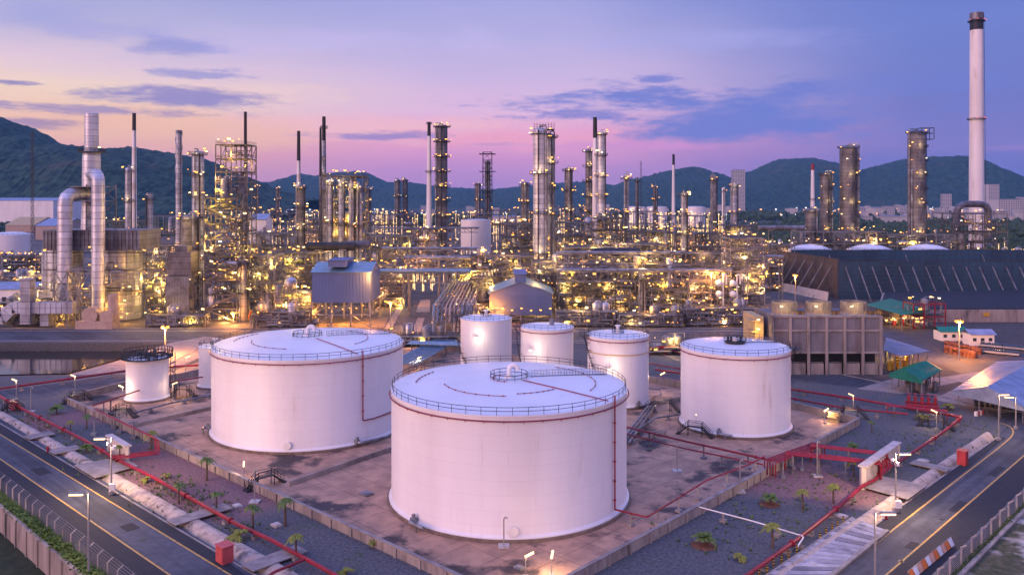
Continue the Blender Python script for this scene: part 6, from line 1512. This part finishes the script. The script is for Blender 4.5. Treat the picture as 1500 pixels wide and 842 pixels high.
for px, w_, lab in ((930, 30, 'far pale tank beyond the slim silver column'), (962, 30, 'far white tank left of the small far stack'), (1018, 30, 'far white tank at the edge of the woods')): bgtank(lab, px, 303, 1300, w_)

# ---------------- left background sheds
shed('long pale warehouse at the left edge below the hill', -60, 78, 1400, 110, 294, 290, 'white', 'roof_sheet', name='warehouse', cat='warehouse')
shed('cream gabled shed behind the left boiler', 8, 50, 1000, 60, 330, 319, 'rosy', 'yel2', name='shed'); shed('second cream gabled shed closer to the boiler', 52, 92, 980, 60, 331, 321, 'rosy', 'roof_sheet')
shed('grey blue-roofed low building at the left edge before the boiler', -60, 48, 345, 14, 424, 416, 'white', 'roof_sheet', win=9, name='low_building', cat='building'); shed('small grey shed right behind the tallest frame', 366, 390, 470, 12, 322, 314, 'white', 'roof_sheet')
shed('pale box building at the left edge above the low tank', -60, 14, 620, 20, 381, 377, 'city', 'roof_sheet')

# ---------------- concrete cooling tower
Yc = 232; x0, x1 = X_(1131, Yc), X_(1290, Yc); zt = Z_(462, Yc); zb = 6.3; D = 15
ct = thing('cooling_tower', 'concrete cooling tower block with three fan cylinders on its roof', 'cooling tower', ((x0 + x1) / 2, Yc, 0))
b = MB(); b.box(((x0 + x1) / 2, Yc + D / 2, (zt + zb) / 2), (x1 - x0, D, zt - zb)); obj('upper_walls', b, M['lilac'] if 'lilac' in M else M.setdefault('lilac', pm('weathered_concrete', (.20, .185, .205), (.14, .13, .14), .35, .85, 0, stretch=(1, 1, .3), c3=(.14, .11, .11), s3=.2, lo3=.54, hi3=.68)), ct, smooth=False)
b = MB(); n = 5
for i in range(n + 2):
    x = x0 + (x1 - x0) * i / (n + 1)
    for y in (Yc - .25, Yc + D + .25): b.box((x, y, zt / 2), (.7, .5, zt))
for z in (zt - .3, (zt + zb) / 2 + 1, zb): b.box(((x0 + x1) / 2, Yc - .2, z), (x1 - x0 + .6, .35, .5))
obj('concrete_frame', b, M['conc_wall'], ct, smooth=False)
b = MB()
for i in range(n + 1):
    xa, xb = x0 + (x1 - x0) * i / (n + 1) + .7, x0 + (x1 - x0) * (i + 1) / (n + 1) - .7; b.box(((xa + xb) / 2, Yc + .3, 1.6), (xb - xa, .3, 3.2))
    b.box(((xa + xb) / 2, Yc + .8, 3.4), (xb - xa, .2, .1))
obj('basin_wall', b, M['conc_wall'], ct, smooth=False)
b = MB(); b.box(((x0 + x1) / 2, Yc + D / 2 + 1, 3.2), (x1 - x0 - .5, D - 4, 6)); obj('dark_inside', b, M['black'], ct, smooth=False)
for px in (1149, 1199, 1250):
    x = X_(px, Yc + 8); b = MB(); r = 3.5; b.lathe((x, Yc + 8, zt), [(r, 0), (r * .96, 1.5), (r, 3.0), (r * .9, 3.0), (r * .88, .5)], 32)
    for k in range(16): a = 2 * PI * k / 16; b.beam((x + math.cos(a) * r * 1.0, Yc + 8 + math.sin(a) * r, zt), (x + math.cos(a) * r * 1.0, Yc + 8 + math.sin(a) * r, zt + 3), .18)
    f = obj('fan_cylinder', b, M['fanpaint'] if 'fanpaint' in M else M.setdefault('fanpaint', pm('sandy_paint', (.34, .30, .22), (.22, .19, .15), .5, .6)), ct); b = MB(); b.cyl((x, Yc + 8, zt + 1.6), .5, .5, 12)
    for k in range(6): a = 2 * PI * k / 6; b.box((x + math.cos(a) * 1.7, Yc + 8 + math.sin(a) * 1.7, zt + 1.9), (2.6, .6, .1), a, .25)
    obj('fan_blades', b, M['dark'], f); add_lamp(ct, (x - 2.5, Yc + 3, zt + 2.2), 'bright', s=.9); add_light((x - 1.5, Yc + 1.6, zt + 3.0), 90, (1, .68, .3), .3, ct)
    b = MB(); b.box((x + 2.8, Yc + 2.5, zt + .6), (2, 1, .9)); obj('fan_motor', b, M['dark'], ct)
b = MB()
for i in range(22): x = x0 + (x1 - x0) * i / 21; b.beam((x, Yc + .2, zt), (x, Yc + .2, zt + 1.1), .09)
for h_ in (1.1, .6): b.beam((x0, Yc + .2, zt + h_), (x1, Yc + .2, zt + h_), .08)
obj('roof_railing', b, M['yel'], ct, smooth=False)
b = MB(); xw = x0 - 3.0; b.box((xw, Yc + 8, zt / 2 + .4), (2.4, 12, zt - 2)); 
for z in (3, 6, 9, 12, 15): b.box((xw - 1.2, Yc + 4, z), (2.5, 6, .15))
obj('end_annex', b, M['yel2'], ct, smooth=False); add_light((xw - 2, Yc - 1, 12), 260, (1, .55, .12), .3, ct); add_light((xw - 2, Yc - 1, 5), 260, (1, .62, .15), .3, ct)
for z in (6, 13, 15.6): add_lamp(ct, (xw - 1, Yc - .4, z), 'bright', s=.9)

# ---------------- dark wind screens (flare enclosure)
def screen(label, A_, B_, h, m, lean=0.0, struts=14, name='wind_screen', bays=6, pitch=3.5):
    A_, B_ = Vector(A_), Vector(B_); d = (B_ - A_); n = Vector((d.y, -d.x, 0)).normalized()
    if n.y > 0: n = -n
    t = thing(name, label, 'wind screen', A_); b = MB()
    up = n * -lean + Vector((0, 0, h)); tk = n * .35
    q = [A_, B_, B_ + up, A_ + up]; b.add([p + tk for p in q] + [p - tk for p in q], [(0, 1, 2, 3), (7, 6, 5, 4), (0, 4, 5, 1), (1, 5, 6, 2), (2, 6, 7, 3), (3, 7, 4, 0)]); obj('screen_panel', b, M[m], t, smooth=False)
    b = MB()
    for i in range(bays + 1): u = up * (i / bays); b.beam(A_ + u + n * .5, B_ + u + n * .5, .22)
    K = int(d.length / pitch)
    for i in range(K + 1): p = A_ + d * (i / K) + n * .5; b.beam(p, p + up, .10)
    obj('screen_frame', b, M['steelb'] if 'steelb' in M else M.setdefault('steelb', pm('weathered_frame', (.07, .08, .11), (.05, .055, .08), .5, .7)), t, smooth=False)
    b = MB()
    for i in range(struts): p = A_ + d * ((i + .5) / struts); b.beam(p + n * 10 + d.normalized() * 2, p + up * .86 + n * .4, .42)
    obj('strut', b, M['steel2'], t, smooth=False)
    return t
Yn = 405; cx = X_(1228, Yn); zs_ = Z_(383, Yn)
screen('long blue-black louvred wind screen on the right', (cx, Yn, 0), (X_(1620, Yn), Yn, 0), zs_, 'scr', 0, 20, bays=9)
screen('brown end screen closing the left of the dark wind screens', (cx, Yn, 0), (X_(1152, 455), 470, 0), Z_(374, 430), 'scr2', 0, 7, bays=8, pitch=3)
screen('rear dark screen rising above the long one', (X_(1165, 470), 478, 0), (X_(1620, 470), 478, 0), Z_(366, 478), 'scr', 0, 4, bays=7)
b = MB(); g0, g1 = G(1122, 421), G(1212, 441); bk_ = Vector((1.2, 1.6, 4.2))
for k in range(2):
    u0, u1 = (0, .5) if k == 0 else (.52, 1); a, c = g0.lerp(g1, u0), g0.lerp(g1, u1); tk_ = Vector((.25, .3, -.2)); q = [a, c, c + bk_, a + bk_]; b.add(q + [p + tk_ for p in q], [(0, 1, 2, 3), (7, 6, 5, 4), (0, 4, 5, 1), (1, 5, 6, 2), (2, 6, 7, 3), (3, 7, 4, 0)])
tag(obj('sloping_panel', b, M['pale2'], smooth=False), 'low sloping pale panels before the brown end screen', 'panel')
# dark low building/pond cover to the right
b = MB(); b.prism([(X_(1285, 330), 330), (X_(1640, 330), 330), (X_(1640, 330), 398), (X_(1300, 385), 390)], 0, 5); wl = thing('covered_basin', 'dark covered basin with stained concrete walls below the wind screens', 'basin', (X_(1400, 330), 330, 0)); obj('wall', b, M['conc_wall'], wl, smooth=False)
b = MB(); b.prism([(X_(1287, 332), 331), (X_(1640, 330), 331), (X_(1640, 330), 397), (X_(1302, 385), 389)], 5.02, 5.4); obj('cover', b, M['shoulder'], wl, smooth=False)
b = MB(); b.box((X_(1446, 329), 329.4, 3.2), (2.4, .2, 1.3)); obj('yellow_sign', b, M['yel'], wl)
# ---------------- shelters on the right
def shelter(label, pts, h0, h1, m, posts=True, name='open_shelter', gable=None, fill=None, rf=False):
    P4 = [G(p[0], p[1], h0 if rf else 0) for p in pts]
    P4 = [Vector((p.x, p.y, 0)) for p in P4]; c = sum(P4, Vector()) / 4; t = thing(name, label, 'shelter', c); b = MB(); Z = Vector((0, 0, 1))
    # pts: front-left, front-right, back-right, back-left ; gable: ridge between mid of (0,3)?? else mono-pitch from h0 to h1
    if gable:
        mA, mB = (P4[0] + P4[1]) / 2, (P4[3] + P4[2]) / 2
        fs = [(P4[0] + Z * h0, mA + Z * h1, mB + Z * h1, P4[3] + Z * h0), (mA + Z * h1, P4[1] + Z * h0, P4[2] + Z * h0, mB + Z * h1)]
    else: fs = [(P4[0] + Z * h0, P4[1] + Z * h0, P4[2] + Z * h1, P4[3] + Z * h1)]
    for q in fs: b.add([p for p in q] + [p - Z * .2 for p in q], [(0, 1, 2, 3), (7, 6, 5, 4), (0, 4, 5, 1), (1, 5, 6, 2), (2, 6, 7, 3), (3, 7, 4, 0)])
    obj('roof', b, M[m], t, smooth=False)
    rb = MB()
    for q in fs:
        for i in range(1, 14): u = i / 14; rb.beam(Vector(q[0]).lerp(q[3], u) + Z * .05, Vector(q[1]).lerp(q[2], u) + Z * .05, .1)
    obj('roof_ribs', rb, M[m], t, smooth=False)
    for i in range(4):
        for j in range(3):
            p = P4[i].lerp(P4[(i + 1) % 4], j / 3).lerp(c, .1); pb = MB(); pb.beam(p, p + Z * h0, .22); obj('post', pb, M['steel2'], t, smooth=False)
    if gable:
        g = MB(); g.add([P4[0] + Z * (h0 - .9), P4[1] + Z * (h0 - .9), P4[1] + Z * (h0 - .1), mA + Z * (h1 - .1), P4[0] + Z * (h0 - .1)], [(0, 1, 2, 3, 4)]); obj('gable_sheet', g, M[m], t, smooth=False)
    if fill:
        for i in range(fill[0]):
            f = MB(); p = c + (P4[0] - c) * random.uniform(-.6, .7) + (P4[1] - c) * random.uniform(-.6, .7); f.cyl((p.x, p.y, .15), random.uniform(.5, .9), random.uniform(1.4, 2.4), 12); f.box((p.x, p.y, 2.2), (1.2, .8, .6)); obj('machine', f, M[fill[1]], t)
    return t
shelter('open shelter with bright green gabled roof beside the road', [(1302, 547), (1351, 557), (1380, 541), (1336, 533)], 4.2, 6.0, 'green_roof', gable=True, fill=(8, 'clad3'), rf=True)
sh = shelter('larger green mono-pitch shelter over red equipment', [(1268, 446), (1322, 461), (1364, 455), (1304, 438)], 6.6, 6.9, 'green_roof', fill=(5, 'redbox'), rf=True)
for i in range(6): add_lamp(sh, G(1285 + i * 13, 486 + random.uniform(-4, 4)) + Vector((0, 0, 4.5)), 'bright', s=.8)
add_light(G(1320, 478) + Vector((0, 0, 3.5)), 260, (1, .45, .12), parent=sh); add_light(G(1345, 480) + Vector((0, 0, 3.5)), 260, (1, .5, .12), parent=sh)
sh = shelter('long grey-blue roof on posts right of the cooling tower, yellow pipes below', [(1294, 512), (1319, 521), (1362, 516), (1298, 496)], 5.4, 5.8, 'roof_sheet', fill=(9, 'yel'), rf=True)
add_light(G(1318, 532) + Vector((0, 0, 2.5)), 240, (1, .62, .08), parent=sh); add_light(G(1304, 526) + Vector((0, 0, 2.5)), 240, (1, .62, .08), parent=sh)
sh = shelter('large open hall with blue-grey gabled roof at the right edge', [(1395, 598), (1500, 625), (1580, 580), (1460, 552)], 4.3, 7.0, 'roof_sheet', gable=True)
bk = MB(); c = G(1452, 596)
tr = thing('stacked_drums', 'stack of black drums inside the large right hall', 'drums', c)
for i in range(8):
    for j in range(3): d_ = MB(); p = c + Vector((i * 1.05 - 3.5, i * -.45, .5 + j * .9)); d_.tube([p, p + Vector((.5, 1.2, 0))], .42, 12); obj('drum', d_, M['black'], tr)
for i, (px, py, w_, hh) in enumerate(((1396, 499, 9, 3.2), (1438, 506, 8, 3.8))):
    c = G(px, py); t = thing('small_house', ['white hut with low green roof beside the orange mast', 'white gabled hut with dark windows right of the orange mast'][i], 'hut', c)
    b = MB(); b.box(c + Vector((0, 2, hh / 2)), (w_, 5, hh)); obj('wall', b, M['white'], t, smooth=False)
    b = MB(); a0 = c + Vector((-w_ / 2 - .6, -1.2, hh)); 
    b.add([a0, a0 + Vector((w_ + 1.2, 0, 0)), a0 + Vector((w_ + 1.2, 3.2, 1.5)), a0 + Vector((0, 3.2, 1.5)), a0 + Vector((0, 6.4, 0)), a0 + Vector((w_ + 1.2, 6.4, 0))], [(0, 1, 2, 3), (3, 2, 5, 4)]); obj('roof', b, M['green_roof'] if i == 0 else M['roof_sheet'], t, smooth=False)
    for k in range(3): b = MB(); b.box(c + Vector((-w_ / 3 + k * w_ / 3, -.55, hh * .55)), (1.2, .1, 1.1)); obj('window', b, M['glass'], t, smooth=False)
# barrels and parked clutter by the huts
dp = thing('steel_drum', 'rust-red drum standing on the lot below the orange mast', 'drum', (0, 0, 0), 'rust-red drums below the orange mast'); b = MB(); b.cyl((0, 0, 0), 1.1, 2.2, 16); b.lathe((0, 0, 0), [(1.1, .7), (1.17, .74), (1.1, .78), (1.1, 1.4), (1.17, 1.44), (1.1, 1.48)], 16); obj('drum_body', b, M['rust'], dp); b = MB(); b.cyl((.5, 0, 2.2), .15, .12, 8); obj('bung', b, M['dark'], dp)
for i in range(15):
    p = G(1388 + (i % 8) * 6.5 + random.uniform(-1, 1), 509 + (i // 8) * 7 + (i % 8) * 1.4)
    if i == 0: dp.location = p
    else: copy_tree(dp, loc=p, scale=random.uniform(.85, 1.1))
cp = thing('parked_car', 'small dark parked car in the row at the right edge', 'car', (0, 0, 0), 'cars parked at the right edge'); b = MB(); b.add([Vector(v) for v in [(-2.1, -.85, .4), (2.1, -.85, .4), (2.1, .85, .4), (-2.1, .85, .4), (-2.1, -.85, .95), (2.1, -.8, .85), (2.1, .8, .85), (-2.1, .85, .95)]], [(3, 2, 1, 0), (4, 5, 6, 7), (0, 1, 5, 4), (1, 2, 6, 5), (2, 3, 7, 6), (3, 0, 4, 7)]); obj('body', b, M['carp'] if 'carp' in M else M.setdefault('carp', pm('car_paint', (.35, .36, .4), None, rough=.25)), cp)
b = MB(); b.add([Vector(v) for v in [(-1.6, -.8, .93), (1.0, -.8, .88), (1.0, .8, .88), (-1.6, .8, .93), (-1.2, -.65, 1.45), (.3, -.65, 1.45), (.3, .65, 1.45), (-1.2, .65, 1.45)]], [(4, 5, 6, 7), (0, 1, 5, 4), (1, 2, 6, 5), (2, 3, 7, 6), (3, 0, 4, 7)]); obj('cabin', b, M['glass'], cp)
for sx_ in (-1.3, 1.3):
    for sy in (-.85, .85): b = MB(); b.tube([(sx_, sy - .1, .34), (sx_, sy + .1, .34)], .34, 12); obj('wheel', b, M['black'], cp)
for i in range(16):
    p = G(1440 + (i % 9) * 8, 507 + (i // 9) * 9 + (i % 9) * .8); rz = R(60 + random.uniform(-6, 6))
    if i == 0: place(cp, p, rz)
    else: copy_tree(cp, loc=p, rz=rz)
unit('small red pipe frame behind the larger green shelter', 1338, 1385, 312, 8, 9.5, 2, 3, 1, vess=1, drums=1, lamps=7, pipes=12, lights=1, m='red', power=120)
unit('lamp-lit pump row between cooling tower and dark screens', 1292, 1330, 322, 6, 3, 1, 3, 1, vess=1, drums=1, lamps=5, pipes=10, lights=1, power=120)
mast('orange floodlight mast before the brown end screen', Vector((X_(1165, 372), 372, 0)), 14.5, power=4000)
mast('orange floodlight mast over the north road', Vector((X_(592, 380), 380, 0)), 18, power=12000, n=3)
mast('orange floodlight mast left of the tall hall, near the walkway', Vector((X_(342, 322), 322, 0)), 4.5, power=4000, n=2, s=1.3)
mast('red-orange lamp mast right of the tall blue-grey hall', Vector((X_(572, 312), 312, 0)), 10, power=3000, n=2, s=1.2)
mast('orange floodlight mast in the right process block', Vector((X_(1041, 338), 337, 0)), 19, power=4000, n=2, s=1.2)
# windsock
b = MB(); base = Vector((X_(368, 312), 312, 0)); ws = thing('windsock', 'orange windsock on a pole left of the tall blue-grey hall', 'windsock', base); b.tube([base, base + Vector((0, 0, 7.5))], .14, 6); obj('pole', b, M['polem'], ws); b = MB(); b.tube([base + Vector((0, 0, 7.2)), base + Vector((-.8, 0, 5.2)), base + Vector((-.9, 0, 3.6))], [.5, .4, .25], 8); obj('sock', b, M['orange'], ws)
# road barrier block far right
b = MB(); c = G(1434, 608)
for i in range(4): b.mi = i % 2; b.box(c + Vector((i * .7 - 1, i * .45 - .6, .5)), (.7, .5, 1.0), R(32))
tag(obj('road_barrier', b, [M['white'], M['redbox']], smooth=False), 'red and white striped barrier block at the road junction', 'barrier')

# ================================================================ far plain
random.seed(33)
# woods as one mass of leaf clumps
def woods(name, label, areas, n, hgt, s0, mat='leafd', kind='stuff'):
    b = MB()
    for _ in range(n):
        a = random.choice(areas); px = random.uniform(a[0], a[1]); Y = random.uniform(a[2], a[3]); x = X_(px, Y); h_ = hgt * random.uniform(.5, 1.1) * a[4]; s = s0 * random.uniform(.6, 1.2) * a[4]
        c = Vector((x, Y, -3.6 + h_ * random.uniform(.3, 1)))
        k = 7; rot = random.uniform(0, 6)
        vs = [c + Vector((0, 0, s * .9 * random.uniform(.7, 1.2)))]
        for j in range(k): an = rot + 2 * PI * j / k; q = s * random.uniform(.6, 1.25); vs.append(c + Vector((math.cos(an) * q, math.sin(an) * q, random.uniform(-.25, .35) * s)))
        for j in range(k): an = rot + 2 * PI * j / k; q = s * random.uniform(.5, .9); vs.append(c + Vector((math.cos(an) * q, math.sin(an) * q, -s * random.uniform(.8, 1.3))))
        fs = [(0, 1 + j, 1 + (j + 1) % k) for j in range(k)] + [(1 + j, 1 + k + j, 1 + k + (j + 1) % k, 1 + (j + 1) % k) for j in range(k)]
        b.add(vs, fs)
    o = obj(name, b, M[mat], smooth=False, origin=(0, 0, 0)); tag(o, label, 'woods', kind=kind); return o
woods('woods', 'dark belt of trees beyond the plant', [(1090, 1560, 760, 1250, 1), (900, 1150, 900, 1500, .9), (-60, 300, 1050, 1500, 1.2), (1150, 1560, 900, 1800, 1.2), (300, 900, 1400, 2200, 1.1), (900, 1560, 1900, 2600, 1.3), (480, 620, 760, 900, .6), (1480, 1560, 560, 760, 1)], 9000, 11, 5.5)
# city blocks
def block(label, px, py_top, w_, Y, D=None, py_base=None, m='city', win=True, group='pale buildings of the distant town', name='town_building'):
    x = X_(px, Y); zt_ = Z_(py_top, Y); ww = w_ * Y / F; D = D or ww * .7; t = thing(name, label, 'building', (x, Y, -3.6), group); b = MB(); b.box((x, Y + D / 2, (zt_ - 3.6) / 2), (ww, D, zt_ + 3.6)); obj('wall', b, M['winwall' if win else m], t, smooth=False)
    b = MB(); b.box((x, Y + D / 2, zt_ + .4), (ww * 1.03, D * 1.03, .8)); obj('roof', b, M['roof_sheet'], t, smooth=False)
    return t
block('slim grey high-rise in front of the far hills, right of centre', 1083, 249, 17, 2600); block('pale apartment block beyond the woods, right of the chimney', 1456, 270, 16, 2500); block('white hospital-like block left of the chimney', 1388, 284, 12, 2500); block('long pale low block at the right edge below the hill', 1480, 292, 34, 1900); block('reddish-roofed block at the far right edge', 1497, 289, 10, 2100)
for i in range(170):
    if i < 130: px = random.uniform(1240, 1500); Y = random.uniform(1600, 2900)
    elif i < 150: px = random.uniform(880, 1240); Y = random.uniform(2000, 3200)
    else: px = random.uniform(380, 880); Y = random.uniform(2200, 3300)
    hh = random.uniform(11, 27) if i < 150 else random.uniform(6, 20); block('small pale building of the distant town among dark trees', px, 290 + (50 - hh) / Y * F, random.uniform(4, 16), Y, win=i % 3 == 0)
for px, w_, Y, lab in ((745, 54, 1500, 'long low pale factory hall right of the lattice tower, far'), (560, 40, 1600, 'long low pale factory hall left of the far column pair'), (1320, 44, 1500, 'long low white hall beyond the woods')): block(lab, px, 290 + 34 / Y * F, w_, Y, win=False, group='far halls')
# distant lamps
def farlights(label, areas, n, s, mat, name='distant_lamps'):
    b = MB()
    for _ in range(n):
        a = random.choice(areas); px = random.uniform(a[0], a[1]); Y = random.uniform(a[2], a[3]); x = X_(px, Y); q = s * Y / 1000 * random.uniform(.6, 1.2); z = random.uniform(a[4], a[5])
        b.box((x, Y, z), (q * 1.3, q, q)); b.beam((x, Y, -3.6), (x, Y, z - q / 2), .3)
    o = obj(name, b, M[mat], smooth=False, origin=(0, 0, 0)); tag(o, label, 'lamps', kind='stuff')
M['fw'] = em('far_warm', (1, .62, .26), 2.2); M['fo'] = em('far_orange', (1, .40, .15), 2.2); M['fc'] = em('far_cool', (.9, .9, 1), 1.8)
farlights('many warm lamps of the far part of the plant', [(340, 620, 700, 1300, 6, 34), (620, 900, 700, 1300, 6, 34), (880, 1060, 700, 1300, 5, 30)], 420, 1.3, 'fw')
farlights('orange street lamps of the distant town', [(1240, 1500, 1700, 3000, 6, 16), (880, 1240, 1900, 3000, 6, 16), (340, 900, 1400, 3000, 6, 16)], 110, 1.4, 'fo')
farlights('white lamps of the distant town', [(1240, 1500, 1700, 3000, 6, 16), (340, 1240, 1900, 3000, 6, 16)], 90, 1.1, 'fc')
farlights('warm ground lamps scattered through the low units on the right', [(1140, 1500, 500, 640, 3, 16)], 110, .9, 'fw'); farlights('warm lamps along the plant streets', [(600, 720, 430, 640, 3, 9), (540, 640, 440, 620, 3, 10), (700, 760, 480, 600, 3, 9)], 110, .9, 'fw')
# painted edge lines and kerbs along the cross road, yellow-lit aprons
b = MB()
for py in (484.6, 499.0): b.prism([(v.x, v.y) for v in strip(G(-200, py), G(1115, py), .5)], .03, .05)
struct('road_lines', b, M['pale2'])
b = MB()
for (a, c, py) in ((0, 120, 481.5), (150, 545, 481.5), (650, 1112, 481.5), (330, 560, 503), (700, 1100, 503)): b.prism([(v.x, v.y) for v in strip(G(a, py), G(c, py), .5)], 0, .22)
struct('kerb', b, M['pale'])
# haze
if HAZE:
    b = MB(); b.box((0, 4000, 172.6), (15800, 8900, 354.8)); hz = obj('haze', b, bpy.data.materials.new('haze_air'), smooth=False, origin=(0, 0, 0)); tag(hz, kind='stuff')
    m = hz.data.materials[0]; Nn, Ll = nodes(m); Nn.remove(Nn['Principled BSDF']); v = Nn.new('ShaderNodeVolumePrincipled'); v.inputs['Density'].default_value = HAZE; v.inputs['Color'].default_value = (.22, .58, 1, 1); v.inputs['Anisotropy'].default_value = .1
    Ll.new(v.outputs[0], Nn['Material Output'].inputs['Volume'])
print('LIGHTS', NL, 'objects', len(bpy.data.objects))
